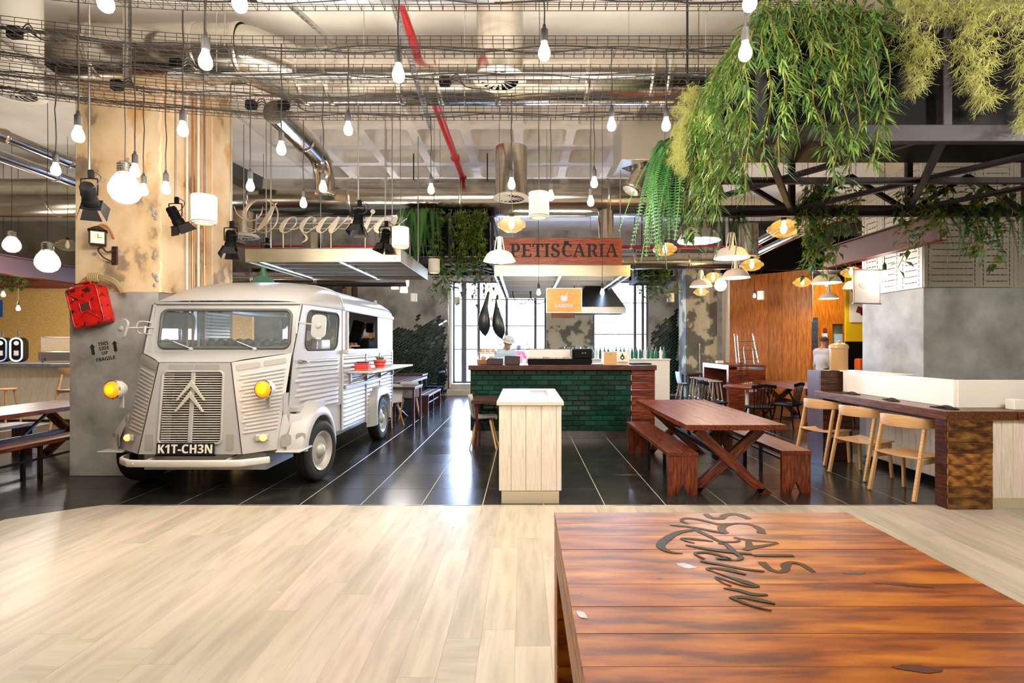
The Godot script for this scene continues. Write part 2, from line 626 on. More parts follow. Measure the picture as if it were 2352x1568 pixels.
	M.glass_amber = glass(Color(0.95, 0.84, 0.42), 0.05)
	M.core_glow = glow(Color(1.0, 0.95, 0.86), 7.0)
	M.mint = mat("6fb894", 0.35)
	M.brushed_letter = mat("c9b9a0", 0.34, 0.75)
	M.brown_box = mat("8a5a36", 0.6)
	M.pastry = mat("c9a070", 0.8)
	M.plum = mat("2c1a1c", 0.5)
	M.food = [mat("c8b48c", 0.7), mat("b8c4c0", 0.5), mat("b06a40", 0.6)]
	M.kraft = mat("b98f5e", 0.8)
	M.sticker = mat("3fae5a", 0.6)
	M.sleeve = mat("101a1c", 0.3)
	M.lilac = mat("b9a4b8", 0.6)
	M.window_frame = mat("5c585e", 0.5)
	M.pavement = mat("b9b4aa", 0.9)
	wood_set("amberply", [[0.0, "a85a16"], [0.5, "c87a2a"], [1.0, "d89040"]], 95, 0.4, 2, 0.6, 6.0, 0.05)
	wood_set("limed_x", [[0.0, "cdbfa6"], [0.4, "e0d5bf"], [0.7, "e8dfcc"], [1.0, "efe7d8"]], 63, 0.5, 5, 0.6, 7.0, 0.07, 0.012, 10.0)
	wood_set("barwood", [[0.0, "2c150b"], [0.4, "55301c"], [0.7, "6e4128"], [1.0, "8a5a3a"]], 65, 0.3, 4, 0.8, 7.0, 0.15, 0.01, 16.0)
	wood_set("ash", [[0.0, "8f7f6c"], [0.5, "a8967f"], [1.0, "bba98f"]], 67, 0.5, 3)
	M.knot = [mat("2a1206", 0.3), mat("8c7a86", 0.25), mat("4a2210", 0.3)]  # the lilac-grey knot has varnish reflection put into its colour
	M.kick_beige = mat("b9ad90", 0.55)
	M.white_slab = mat("cbc1ac", 0.35)
	M.white_gloss = mat("c6c5be", 0.12)
	M.maroon = mat("4a1620", 0.4)
	M.stoneware = mat("b58f5f", 0.22)
	M.black_cloth = mat("151416", 0.9)
	M.board_white = mat("d9d2d0", 0.5)
	M.fish_ink = mat("c9b6ac", 0.6)
	M.stone_grey = tex_mat(noise_tex(171, 0.02, [[0.0, "565a66"], [1.0, "8a8e9a"]], 4), V(0.8, 0.8, 0.8), 0.3)
	M.black_gloss = mat("0c0d12", 0.1)
	M.ring_lit = glow(Color(0.85, 0.9, 1.0), 2.5)
	M.ring_dim = glow(Color(0.55, 0.65, 0.8), 0.5)
	M.poster_blue = mat("2f5fa8", 0.6)
	M.red_paint = mat("7a1420", 0.7)
	M.sky_panel = mat("b8d4ea", 0.6)
	M.chalk = tex_mat(noise_tex(173, 0.05, [[0.0, "16202e"], [0.66, "1c2836"], [0.74, "8a95a0"], [1.0, "b0b8c0"]], 2), V(1.5, 3.0, 1.5), 0.8)
	M.red_grip = mat("c8281e", 0.5)
	M.green_leg = mat("2a4a42", 0.5)
	M.yellow = mat("e0b400", 0.5)
	M.orange = mat("d85a08", 0.5)
	M.red_glow = mat("c01830", 0.4)
	M.stencil = mat("e2d8d2", 0.7)
	M.can_red = tex_mat(noise_tex(181, 0.009, [[0.0, "2a1a14"], [0.3, "3a1a14"], [0.35, "b8140e"], [0.7, "c81a10"], [1.0, "d4281a"]], 5, FastNoiseLite.TYPE_SIMPLEX_SMOOTH, 512, 20.0), V(1.6, 1.6, 1.6), 0.4)
	M.can_worn = mat("4a2a20", 0.7)
	M.rope = mat("a08a62", 0.9)
	M.iron = mat("3a2218", 0.6, 0.3)
	M.orange_rust = mat("a8622a", 0.7)
	M.dial = mat("d8d0be", 0.5)
	M.pink = mat("d83a58", 0.6)
	M.coral = mat("e0603a", 0.6)
	M.red_pot = mat("b8202c", 0.6)
	M.succulent = mat("5a6a50", 0.6)
	M.pastry_dark = mat("8a5426", 0.7)
	M.crate_yellow = mat("d89418", 0.6)
	M.bottle_green = mat("1f6a48", 0.15)
	M.strip_glow = glow(Color(1.0, 0.96, 0.9), 3.0)
	M.lamp_inside = mat("f4efe4", 0.5)
	M.led = glow(Color(0.75, 0.86, 1.0), 3.0)


# ---------------------------------------------------------------- room shell
const CEIL := 5.2

func build_shell() -> void:
	# side and rear walls, well outside the picture
	struct("wall_left", mb().box(V(-14.15, 2.8, -6.5), V(0.3, 6.2, 25)), M.wall_plain)
	struct("wall_right", mb().box(V(13.15, 2.8, -6.5), V(0.3, 6.2, 25)), M.wall_plain)
	struct("wall_rear", mb().box(V(-0.5, 2.8, 6.15), V(27.6, 6.2, 0.3)), M.wall_plain)


func build_floor() -> void:
	# concrete slab under everything
	var slab := struct("floor", mb().box(V(-0.5, -0.1115, -6.0), V(27.6, 0.217, 25.4)), M.grout)
	# limed boards, running towards the windows
	M.board_z = []
	for m in M.board:
		var c: StandardMaterial3D = m.duplicate()
		c.uv1_scale = Vector3(m.uv1_scale.y, m.uv1_scale.y, m.uv1_scale.x)
		M.board_z.append(c)
	var variants := []
	for lw in [1.15, 1.5, 1.9]:
		variants.append(mb().bbox(V(0, 0, 0), V(lw, 0.022, 0.1845), 0.0006))
	var z0 := -5.065
	var rest := mb()
	var col := 0
	var x := -4.95
	while x < 7.2:
		var z: float = z0
		var first := true
		while z < 5.9:
			var li := rng.randi() % 3
			var l: float = [1.15, 1.5, 1.9][li]
			if first:
				l *= rng.randf_range(0.35, 1.0)
			# the left corner of the boards is cut off on the slant
			var cut := 0.0
			if x < -4.163: cut = (-4.163 - x) * 0.82
			var za := maxf(z, z0 + cut)
			var zb := z + l - 0.0006
			if zb - za > 0.08:
				if cut > 0.0 or x - 0.0925 < -4.163 and za < -5.0:
					# boards ending on the slant
					var ca := maxf(0.0, -4.163 - x + 0.0925) * 0.82
					var cb := maxf(0.0, -4.163 - x - 0.0925) * 0.82
					var fa := maxf(z, z0 + ca)
					var fb := maxf(z, z0 + cb)
					if zb - fa > 0.05:
						part(slab, "plank", mb().prism(PackedVector2Array([Vector2(-0.0922, -zb), Vector2(0.0922, -zb), Vector2(0.0922, -fb), Vector2(-0.0922, -fa)]), 0.0, 0.022, at(Vector3.ZERO, Basis(Vector3.RIGHT, Vector3(0, 0, -1), Vector3(0, 1, 0)))), pick("board_z"), at(V(x, -0.022, 0)))
				elif zb < -0.9 and x > -5.0 and x < 5.4:
					var p := part(slab, "plank", variants[li], pick("board"), at(V(x, -0.011, (za + zb) / 2), turn_y(90)))
					p.scale = Vector3((zb - za) / [1.15, 1.5, 1.9][li], 1, 1)
				else:
					rest.box(V(x, -0.011, (za + zb) / 2), V(0.1835, 0.022, zb - za))
			z += l
			first = false
		x += 0.185
		col += 1
	var r := part(slab, "board_floor", rest, M.board[0])
	r.set_meta("kind", "stuff")
	# dark tiles, 0.6 m
	var one_tile := mb().bbox(V(0, 0, 0), V(0.592, 0.02, 0.592), 0.0012)
	var far := mb()
	var cells := []
	for i in range(-16, 19):
		for j in range(0, 19):
			var cx := -0.1085 + 0.6 * i
			var cz := -5.33 - 0.6 * j
			if cx < -9.6 or cx > 10.6 or cz < -15.9: continue
			var seen := absf(cx - 0.2) < -cz * 1.02 and not (cx < -4.6 and cx > -5.4 and cz < -6.3 and cz > -7.0)
			cells.append([0 if seen else 1, -cz, cx, cz])
	for i in range(-16, -6):
		for cz in [-4.73, -4.13, -3.53, -2.93, -2.33]:
			var cx := -0.1085 + 0.6 * i
			if cx > -4.9 + 0.0: continue
			cells.append([0 if cz < -4.0 and cx > -5.3 else 1, -cz, cx, cz])
	cells.sort_custom(func(a, b): return a[0] * 100 + a[1] < b[0] * 100 + b[1])
	for k in cells.size():
		var c: Array = cells[k]
		if k < 285 and c[0] == 0:
			part(slab, "tile", one_tile, M.tile[(int(c[2] * 7.3 + 50) + int(c[3] * 3.1 + 90)) % 4], at(V(c[2], -0.0105, c[3])))
		else:
			far.box(V(c[2], -0.0105, c[3]), V(0.594, 0.02, 0.594))
	var t := part(slab, "floor_tiling", far, M.tile[0])
	t.set_meta("kind", "stuff")
	# tiles meeting the slanted edge of the boards
	part(slab, "tile", mb().prism(PackedVector2Array([Vector2(-4.9, -5.03), Vector2(-4.9, -4.44), Vector2(-4.165, -5.03)]), -0.02, -0.0006, at(Vector3.ZERO, Basis(Vector3.RIGHT, Vector3(0, 0, 1), Vector3(0, 1, 0)))), M.tile[1])
	# light stone floor along the window wall
	part(slab, "stone_strip", mb().box(V(0.4, -0.0105, -16.2), V(22, 0.02, 0.62)), M.floor_light)
	part(slab, "edge_strip", mb().box(V(1.4, -0.009, -5.047), V(11.1, 0.018, 0.012)), M.zinc)


func build_ceiling() -> void:
	# waffle slab over the middle, plain slab elsewhere
	var m := mb()
	var x0 := -4.6
	var x1 := 3.5
	var zn := -7.7
	var zf := -12.2
	m.box(V((-14.3 + x0) / 2, CEIL + 0.2, -6.5), V(x0 + 14.3, 0.4, 25.3))
	m.box(V((13.3 + x1) / 2, CEIL + 0.2, -6.5), V(13.3 - x1, 0.4, 25.3))
	m.box(V((x0 + x1) / 2, CEIL + 0.2, (6.2 + zn) / 2), V(x1 - x0, 0.4, 6.2 - zn))
	m.box(V((x0 + x1) / 2, CEIL + 0.2, (-19.2 + zf) / 2), V(x1 - x0, 0.4, zf + 19.2))
	m.box(V((x0 + x1) / 2, CEIL + 0.38, (zn + zf) / 2), V(x1 - x0, 0.04, zn - zf))
	var c := struct("ceiling", m, M.ceiling)
	var cell := mb()
	var o := [Vector2(-0.45, -0.45), Vector2(0.45, -0.45), Vector2(0.45, 0.45), Vector2(-0.45, 0.45)]
	var inn := rrect(0.74, 0.72, 0.09, 4)
	var top := rrect(0.62, 0.6, 0.09, 4)
	var oc := cast(o, inn, Vector2.ZERO)
	var down := Basis(Vector3(1, 0, 0), Vector3(0, 0, 1), Vector3(0, -1, 0))
	for i in inn.size():
		var j := (i + 1) % inn.size()
		var f := func(q: Vector2, y: float) -> Vector3: return V(q.x, y, q.y)
		cell.quad(f.call(oc[i], 0), f.call(oc[j], 0), f.call(inn[j], 0), f.call(inn[i], 0))
		cell.quad(f.call(inn[i], 0), f.call(inn[j], 0), f.call(top[j], 0.3), f.call(top[i], 0.3))
		cell.tri(f.call(top[i], 0.3), f.call(top[j], 0.3), V(0, 0.31, 0))
	for i in 9:
		for j in 5:
			part(c, "coffer", cell, M.coffer, at(V(x0 + 0.45 + 0.9 * i, CEIL, zn - 0.45 - 0.9 * j)))
	# beams across the room
	for z in [-6.55, -13.4]:
		struct("trim_1", mb().box(V(-0.5, CEIL - 0.18, z), V(27.2, 0.36, 0.5)), M.ceiling)


func build_pillars() -> void:
	# left pillar: concrete jacket below, old plaster above, a second bare shaft behind it
	var t := thing("pillar", "peeling plaster pillar with smooth grey concrete base behind the van", "pillar", V(-4.89, 0, -6.55))
	part(t, "concrete_jacket", mb().bbox(V(-0.02, 1.1025, 0.1), V(1.06, 2.205, 0.56), 0.006), M.concrete)
	# plaster shaft as a rough-edged block
	var p := mb()
	var rows := []
	for j in 41:
		var y := 2.205 + (CEIL - 2.2) * j / 40.0
		var row := []
		var e := 0.012 * sin(j * 2.1) + 0.01 * sin(j * 5.3)
		for q in [[-0.505, 0.345], [0.5 + e, 0.345 + 0.004 * sin(j * 1.7)], [0.52 + e * 0.5, 0.33], [0.52, -0.3], [-0.52, -0.3], [-0.52, 0.33]]:
			row.append(V(q[0], y, q[1]))
		rows.append(row)
	for j in 40:
		for i in 6:
			var k := (i + 1) % 6
			p.quad(rows[j][i], rows[j][k], rows[j + 1][k], rows[j + 1][i])
	part(t, "plaster_shaft", p, M.plaster)
	# loose render lumps along the broken edge
	for k in 14:
		var y := 2.25 + rng.randf() * 0.95
		part(t, "render_lump", mb().lathe([Vector2(0, -0.012), Vector2(0.02, -0.006), Vector2(0.018, 0.006), Vector2(0, 0.012)], 6, at(Vector3.ZERO, eul(rng.randf() * 90, rng.randf() * 90, 0))), M.wall_old, at(V(0.43 + rng.randf() * 0.05, y, 0.347)).scaled_local(Vector3(1.2, 2.2, 0.7)))
	for q in [[-0.28, 2.66], [0.05, 2.66], [0.06, 2.31], [-0.17, 3.55], [0.12, 3.8]]:
		part(t, "chip", mb().lathe([Vector2(0.03, 0), Vector2(0.026, 0.006), Vector2(0, 0.004)], 7, at(Vector3.ZERO, eul(90, 0, 0))), M.wall_old, at(V(q[0], q[1], 0.344)).scaled_local(Vector3(1.0, 0.8, 1)))
	var b := thing("wall_pier", "pale bare plaster pier standing behind the pillar and its pipes", "pillar", V(-4.35, 0, -7.3))
	part(b, "shaft", mb().bbox(V(-0.2, CEIL / 2, -0.1), V(0.46, CEIL - 0.01, 0.5), 0.01), M.plaster_side)
	# pipes running up between pillar and pier
	var pipes := [[-4.325, 0.014, "pipe_white"], [-4.29, 0.014, "copper"], [-4.25, 0.016, "pipe_white"], [-4.21, 0.013, "copper"]]
	for q in pipes:
		var o := one("wall_pipe", "thin vertical pipe clipped up the side of the plaster pillar", "pipe", mb().tube([V(0, 0, 0), V(0, CEIL - 0.01, 0)], q[1], 10), M[q[2]], V(q[0], 0, -6.62 - (q[0] + 4.325) * 1.5), 0, "pipes beside the pillar")
		part(o, "clip", mb().tube([V(-0.02, 2.6, 0), V(0.02, 2.6, 0)], 0.008, 6), M.zinc)
	# right pillar: concrete jacket, perforated cladding above
	var r := thing("pillar", "square column with smooth grey concrete jacket behind the white screen", "pillar", V(5.45, 0, -6.75))
	part(r, "concrete_jacket", mb().bbox(V(0, 1.1285, 0), V(1.32, 2.257, 1.12), 0.006), M.concrete_cool)
	part(r, "shaft", mb().box(V(0.0, (2.257 + CEIL) / 2, 0), V(1.0, CEIL - 2.257, 0.9)), M.wall_old)
	# perforated galvanised sheets round the upper part
	for q in [[-0.655, 0.565, 0.66, 0.0], [-0.0, 0.565, 0.42, 0.0], [0.42, 0.565, 0.38, 0.0], [-0.665, -0.56, 0.37, -90.0], [-0.665, -0.19, 0.37, -90.0], [-0.665, 0.18, 0.37, -90.0]]:
		var w: float = q[2]
		part(r, "perforated_sheet", slotted_sheet(w, 1.5), M.zinc_pale, at(V(q[0], 2.262, q[1]), turn_y(q[3])))


# a galvanised sheet with rows of real slots, folded edges
func slotted_sheet(w: float, h: float) -> MB:
	var key := "slot%.2f_%.2f" % [w, h]
	if M.has(key): return M[key]
	var m := mb()
	var d := 0.003
	m.box(V(0.012, h / 2, -0.01), V(0.02, h, 0.02))
	m.box(V(w - 0.012, h / 2, -0.01), V(0.02, h, 0.02))
	# slotted side margins: upright slots
	for s in [0.022, w - 0.082]:
		m.box(V(s + 0.012, h / 2, 0), V(0.024, h, d))
		m.box(V(s + 0.048, h / 2, 0), V(0.024, h, d))
		var y := 0.0
		while y < h - 0.02:
			m.box(V(s + 0.03, y + 0.009, 0), V(0.012, 0.018, d))
			y += 0.055
	# middle: bands of level slots
	var a := 0.082
	var b := w - 0.082
	var y := 0.0
	while y < h - 0.01:
		m.box(V((a + b) / 2, y + 0.032, 0), V(b - a, 0.064, d))
		var x := a
		while x < b:
			m.box(V(x + 0.006, y + 0.07, 0), V(0.012, 0.012, d))
			x += 0.055
		y += 0.076
	M[key] = m
	return m


# ---------------------------------------------------------------- ducts, pipes and wire trays
func duct(called: String, label: String, pts: Array, r: float, rings: Array, group := "", mt := "duct") -> Node3D:
	var t := thing(called, label, "duct", Vector3.ZERO, 0, group)
	part(t, "tube", mb().tube(pts, r, 40), M[mt])
	for q in rings:
		var x: Vector3 = q[0]
		var d: Vector3 = q[1]
		part(t, "joint_ring", mb().tube([x - d * 0.03, x - d * 0.012, x + d * 0.012, x + d * 0.03], [r + 0.001, r + 0.012, r + 0.012, r + 0.001], 40, false), M.duct_ring)
	return t

func round_vent(label: String, p: Vector3, r: float, h: float, mt := "duct") -> Node3D:
	# an upright cylinder with a swirl grille at its foot
	var t := thing("round_vent", label, "vent", p)
	part(t, "drum", mb().lathe([Vector2(r, 0.01), Vector2(r, h)], 40), M[mt])
	if p.y + h < CEIL - 0.05:
		part(t, "drum_top", mb().lathe([Vector2(r, h), Vector2(0, h + 0.01)], 30), M[mt])
		part(t, "hanger", mb().tube([V(0, h, 0), V(0, CEIL - p.y, 0)], 0.008, 6), M.zinc)
	part(t, "rim", mb().lathe([Vector2(r * 0.8, 0.006), Vector2(r * 1.02, 0), Vector2(r * 1.14, 0.012), Vector2(r * 1.14, 0.02), Vector2(r, 0.05)], 40), M.white_matt)
	part(t, "throat", mb().lathe([Vector2(0, 0.06), Vector2(r * 0.8, 0.03)], 30), M.black)
	part(t, "hub", mb().lathe([Vector2(0, 0.0), Vector2(r * 0.18, 0.004), Vector2(r * 0.18, 0.02)], 16), M.white_matt)
	var blade := mb().box(V(r * 0.49, 0.012, 0), V(r * 0.62, 0.004, r * 0.12), Basis(Vector3.RIGHT, 0.5))
	for k in 16:
		part(t, "blade", blade, M.white_matt, at(Vector3.ZERO, turn_y(k * 22.5)))
	return t

func build_services() -> void:
	var X := Vector3.RIGHT
	# big spiral duct in front of the pillars, with an offset near the left pillar
	var pts := [V(-9, 4.75, -5.65), V(-3.1, 4.75, -5.65), V(-3.0, 4.745, -5.66), V(-2.6, 4.64, -5.88), V(-2.5, 4.63, -5.9), V(7.5, 4.63, -5.9)]
	var rings := []
	for q in [-8.0, -6.9, -5.6, -4.6, -3.5, -3.05]: rings.append([V(q, 4.75, -5.65), X])
	for q in [-2.5, -2.2, -1.4, -0.95, -0.3, 0.7, 1.42, 1.6, 2.6, 3.9, 5.2]: rings.append([V(q, 4.63, -5.9), X])
	duct("air_duct", "thick shiny spiral duct with a kink beside the plaster pillar", pts, 0.3, rings)
	rings = []
	for q in [-9.0, -7.4, -5.2, -3.3, -1.2, 0.15, 1.6]: rings.append([V(q, 4.41, -10.0), X])
	duct("air_duct", "long shiny duct hanging behind the metal script sign", [V(-13, 4.41, -10), V(2.95, 4.41, -10)], 0.36, rings)
	# branch going back and down over the van
	duct("air_duct", "shiny bent duct turning down above the van", curve([V(-2.95, 4.32, -6.1), V(-2.95, 4.3, -7.1), V(-2.95, 4.25, -7.45), V(-2.95, 4.05, -7.62), V(-2.95, 3.75, -7.64)], 6), 0.14, [[V(-2.95, 4.3, -6.9), V(0, 0, -1)], [V(-2.95, 3.8, -7.64), V(0, 1, 0)]])
	duct("air_duct", "upright shiny duct rising behind the wooden counter sign", [V(1.53, 3.4, -9.6), V(1.53, 4.06, -9.7)], 0.15, [[V(1.53, 3.5, -9.61), V(0, 1, 0)]])
	duct("air_duct", "short slanting shiny duct under a square ceiling outlet", [V(1.95, 4.47, -8.55), V(1.75, 4.1, -8.5)], 0.14, [[V(1.78, 4.16, -8.5), V(-0.4, -0.9, 0)]])
	for q in [[-6.35, 4.12], [-6.55, 3.93]]:
		duct("air_duct", "slim shiny duct passing back beside the plaster pillar", [V(q[0], q[1], -5.2), V(q[0], q[1], -12)], 0.075, [[V(q[0], q[1], -6.3), V(0, 0, -1)], [V(q[0], q[1], -7.2), V(0, 0, -1)]], "slim ducts beside the pillar")
	duct("air_duct", "flat-lying shiny duct above the enamel lamps on the right", [V(1.2, 3.25, -10.4), V(4.6, 3.25, -10.4)], 0.16, [[V(2.2, 3.25, -10.4), X], [V(3.3, 3.25, -10.4), X]])
	for q in [[5.2, 3.7], [5.5, 3.62]]:
		duct("air_duct", "pair of slim shiny ducts slanting back over the right tables", [V(q[0] - 0.6, q[1], -7.6), V(q[0] - 0.4, q[1] - 0.1, -12.5)], 0.07, [], "slim ducts over the right tables")
	duct("air_duct", "shiny duct under the ceiling at the near edge of the room", [V(-7.5, 4.85, -3.45), V(6, 4.85, -3.45)], 0.13, [[V(-2.2, 4.85, -3.45), X], [V(0.6, 4.85, -3.45), X], [V(3.0, 4.85, -3.45), X]])
	duct("air_duct", "shiny duct crossing low behind the metal canopy", [V(-9, 3.02, -11.5), V(-2.6, 3.02, -11.5)], 0.16, [[V(-6, 3.02, -11.5), X], [V(-4.6, 3.02, -11.5), X]])
	one("drop_rod", "thin threaded rods holding the low duct behind the canopy", "rod", mb().tube([V(0, 0, 0), V(0, CEIL - 3.17, 0)], 0.006, 6), M.zinc, V(-5.2, 3.17, -11.5))
	# square outlet box
	var ob := thing("ceiling_outlet", "square galvanised ceiling outlet box above the ferns", "vent", V(1.95, 4.5, -8.6))
	part(ob, "box", mb().bbox(V(0, 0.35, 0), V(0.8, 0.68, 0.8), 0.01), M.zinc_pale)
	part(ob, "cone", mb().lathe([Vector2(0.2, -0.04), Vector2(0.34, 0.01)], 4), M.duct)
	# upright round vents
	round_vent("wide shiny round vent hanging before the spiral duct", V(-0.246, 4.22, -5.2), 0.235, CEIL - 4.23)
	round_vent("shiny round vent drum above the amber glass lamp", V(-0.19, 3.71, -7.6), 0.235, 0.75)
	round_vent("pale round vent drum behind the first letter of the script sign", V(-4.62, 3.33, -8.5), 0.21, 0.4)
	round_vent("shiny round vent drum behind the metal canopy", V(-4.25, 3.3, -10.4), 0.21, 0.5)
	round_vent("shiny round vent drum among the enamel lamps", V(3.9, 3.06, -9.0), 0.17, 0.6)
	round_vent("shiny round vent drum beside the largest amber lamp", V(4.4, 3.3, -8.0), 0.2, 0.5)
	round_vent("white round vent drum at the left edge under the ceiling", V(-4.95, 4.0, -5.0), 0.22, CEIL - 4.01, "white_matt")
	# red sprinkler pipes
	var rp := thing("sprinkler_pipe", "thick red sprinkler pipe running back under the ceiling", "pipe", Vector3.ZERO)
	part(rp, "pipe", mb().tube([V(-1.19, 4.8, -3.0), V(-1.19, 4.8, -10.6)], 0.055, 16), M.red_pipe)
	for z in [-6.4, -8.9, -10.0]:
		part(rp, "coupling", mb().tube([V(-1.19, 4.8, z), V(-1.19, 4.8, z - 0.07)], 0.075, 16), M.red_pipe)
	one("sprinkler_pipe", "thin red sprinkler pipe level above the long shiny duct", "pipe", mb().tube([V(-9, 4.86, -10.7), V(4, 4.86, -10.7)], 0.022, 10), M.red_pipe)
	one("sprinkler_pipe", "thin red sprinkler pipe crossing low behind the wooden counter sign", "pipe", mb().tube([V(-9, 4.05, -13), V(6, 4.05, -13)], 0.025, 10), M.red_pipe)
	one("sprinkler_pipe", "short red sprinkler pipe between upright duct and ferns", "pipe", mb().tube([V(2.0, 3.9, -12.4), V(4.2, 3.9, -12.4)], 0.035, 10), M.red_pipe)
	# slotted struts
	strut("slotted steel strut slanting back over the middle of the room", V(-1.0, 4.3, -3.4), V(-1.14, 4.22, -6.3), 0.045)
	strut("slotted steel strut slanting down towards the plaster pillar", V(-4.7, 4.35, -4.5), V(-4.6, 4.15, -5.4), 0.04)
	strut("slotted steel strut upright between duct and ceiling on the left", V(-4.0, 4.2, -5.2), V(-4.0, 5.15, -5.2), 0.05)
	strut("slotted steel strut under the ceiling beside the red pipe", V(-2.6, 4.95, -4.2), V(-1.9, 4.8, -6.0), 0.04)
	# diagonal steel beam behind the left pillar
	one("steel_beam", "dark slanting steel beam beyond the plaster pier", "beam", mb().beam(V(-5.6, 4.72, -7.6), V(-4.9, 4.5, -9.45), 0.3, 0.24), M.steel_dark)
	# wire trays: the rows bend towards the viewer at their left end
	var kinds := ["seventh row counted from the waffle ceiling", "sixth row counted from the waffle ceiling", "fifth row counted from the waffle ceiling", "holding the first cord hooks before the shiny edge duct", "third of the rows before the spiral duct", "fourth of the rows before the spiral duct", "last of the rows, in front of the waffle ceiling", "over the high table", "behind the high table"]
	for k in TRAYS.size():
		wire_tray(TRAYS[k], "black wire cable tray, " + kinds[k])
	# drop rods
	for q in [[-2.35, -4.05], [0.9, -4.45], [-1.5, -4.83], [1.7, -4.83], [-0.6, -5.2], [-3.1, -5.2], [2.2, -4.05], [-0.7, -3.46]]:
		one("drop_rod", "thin threaded rod holding the wire trays from the ceiling", "rod", mb().tube([V(0, 0, 0), V(0, CEIL - 3.9, 0)], 0.005, 6), M.zinc, V(q[0], 3.9, q[1]), 0, "rods of the wire trays")
	for q in [[-2.4, -9.0], [-1.5, -9.2], [0.4, -9.1], [1.2, -9.4], [-0.4, -9.4], [2.2, -9.6]]:
		one("drop_rod", "thin threaded rod hanging under the waffle ceiling", "rod", mb().tube([V(0, 0, 0), V(0, 5.5 - 4.45, 0)], 0.006, 6), M.zinc, V(q[0], 4.45, q[1]), 0, "rods under the waffle ceiling")

func strut(label: String, a: Vector3, b: Vector3, w: float) -> void:
	var t := thing("slotted_strut", label, "strut", a)
	var l := a.distance_to(b)
	var m := mb()
	# channel with slots: two flanges and a web of cross pieces
	m.box(V(-w / 2, 0, l / 2), V(0.003, w, l)); m.box(V(w / 2, 0, l / 2), V(0.003, w, l))
	var z := 0.0
	while z < l:
		m.box(V(0, -w / 2, minf(z + 0.02, l)), V(w, 0.003, 0.04))
		z += 0.06
	part(t, "channel", m, M.zinc)
	var d := (b - a).normalized()
	var up := Vector3.UP if absf(d.y) < 0.9 else Vector3.RIGHT
	var x := up.cross(d).normalized()
	t.basis = Basis(x, d.cross(x), d)

const TRAYS := [2.45, 2.85, 3.46, 4.05, 4.45, 4.83, 5.2, 1.2, -0.8]

func tray_z(z0: float, x: float) -> float:
	return -(z0 - 0.12 * pow(maxf(0.0, -x - 2.2), 1.6))

func wire_tray(z0: float, label: String) -> void:
	var t := thing("cable_tray", label, "cable tray", V(0, 3.875, 0))
	var xs := []
	var x := -5.6
	while x < (4.0 if z0 < 2.0 else 5.4 if z0 < 3.0 else 2.1):
		xs.append(x)
		x += 0.16
	for q in [[-0.1, 0.06], [-0.1, 0.03], [-0.1, 0.0], [-0.033, 0.0], [0.033, 0.0], [0.1, 0.0], [0.1, 0.03], [0.1, 0.06]]:
		var p := []
		for xx in xs:
			p.append(V(xx, q[1], tray_z(z0, xx) + q[0]))
		part(t, "rail_wire", mb().tube(p, 0.0028, 4), M.wire)
	var rung := mb().tube([V(0, 0.06, -0.1), V(0, 0.004, -0.1), V(0, 0, -0.096), V(0, 0, 0.096), V(0, 0.004, 0.1), V(0, 0.06, 0.1)], 0.0026, 4)
	for i in xs.size():
		for e in [0.0, 0.08]:
			var xx: float = xs[i] + e
			part(t, "rung_wire", rung, M.wire, at(V(xx, 0, tray_z(z0, xx))))
	# a bundle of cords lying in the tray
	for k in 2:
		var p := []
		for i in range(0, xs.size(), 3):
			p.append(V(xs[i], 0.012 + 0.008 * k, tray_z(z0, xs[i]) + 0.05 * sin(i * 0.7 + k * 2.0 + z0 * 9)))
		part(t, "cord", mb().tube(curve(p, 3), 0.006, 6), M.cord)


# ---------------------------------------------------------------- the van: u to the right, y up, w back from the nose
const VAN_X := -3.40
const VAN_Z := -5.25

func P(u: float, y: float, w: float) -> Vector3:
	return Vector3(u, y, -w)

# a patch between four corners (counter-clockwise from outside) with pressed ribs between v0 and v1
func ribbed(m: MB, a: Vector3, b: Vector3, c: Vector3, d: Vector3, ribs: int, depth := 0.011, v0 := 0.0, v1 := 1.0, margin := 0.06, ragged := false) -> void:
	var nrm := (b - a).cross(d - a).normalized()
	var rows := []
	var nv := ribs * 8
	var list := [0.0]
	for j in nv + 1:
		list.append(lerpf(v0, v1, float(j) / nv))
	list.append(1.0)
	for tv in list:
		var row := []
		var k := clampf((tv - v0) / (v1 - v0), 0.0, 1.0) * ribs
		var fr := k - floorf(k)
		var lift := 0.0
		if tv > v0 and tv < v1:
			lift = pow(maxf(0.0, sin(PI * clampf((fr - 0.12) / 0.76, 0.0, 1.0))), 0.8)
		var mg := margin * (1.0 + (0.7 * (int(k) % 3) if ragged else 0.0))
		for i in 25:
			var s := i / 24.0
			# rows of points crowd towards both ends so that the ribs end round
			s = 0.5 - 0.5 * cos(PI * s)
			var e := clampf(minf(s - mg, 1.0 - margin - s) / 0.03, 0.0, 1.0)
			var p := a.lerp(b, s).lerp(d.lerp(c, s), tv)
			row.append(p + nrm * depth * lift * sqrt(e))
		rows.append(row)
	m.grid(rows)

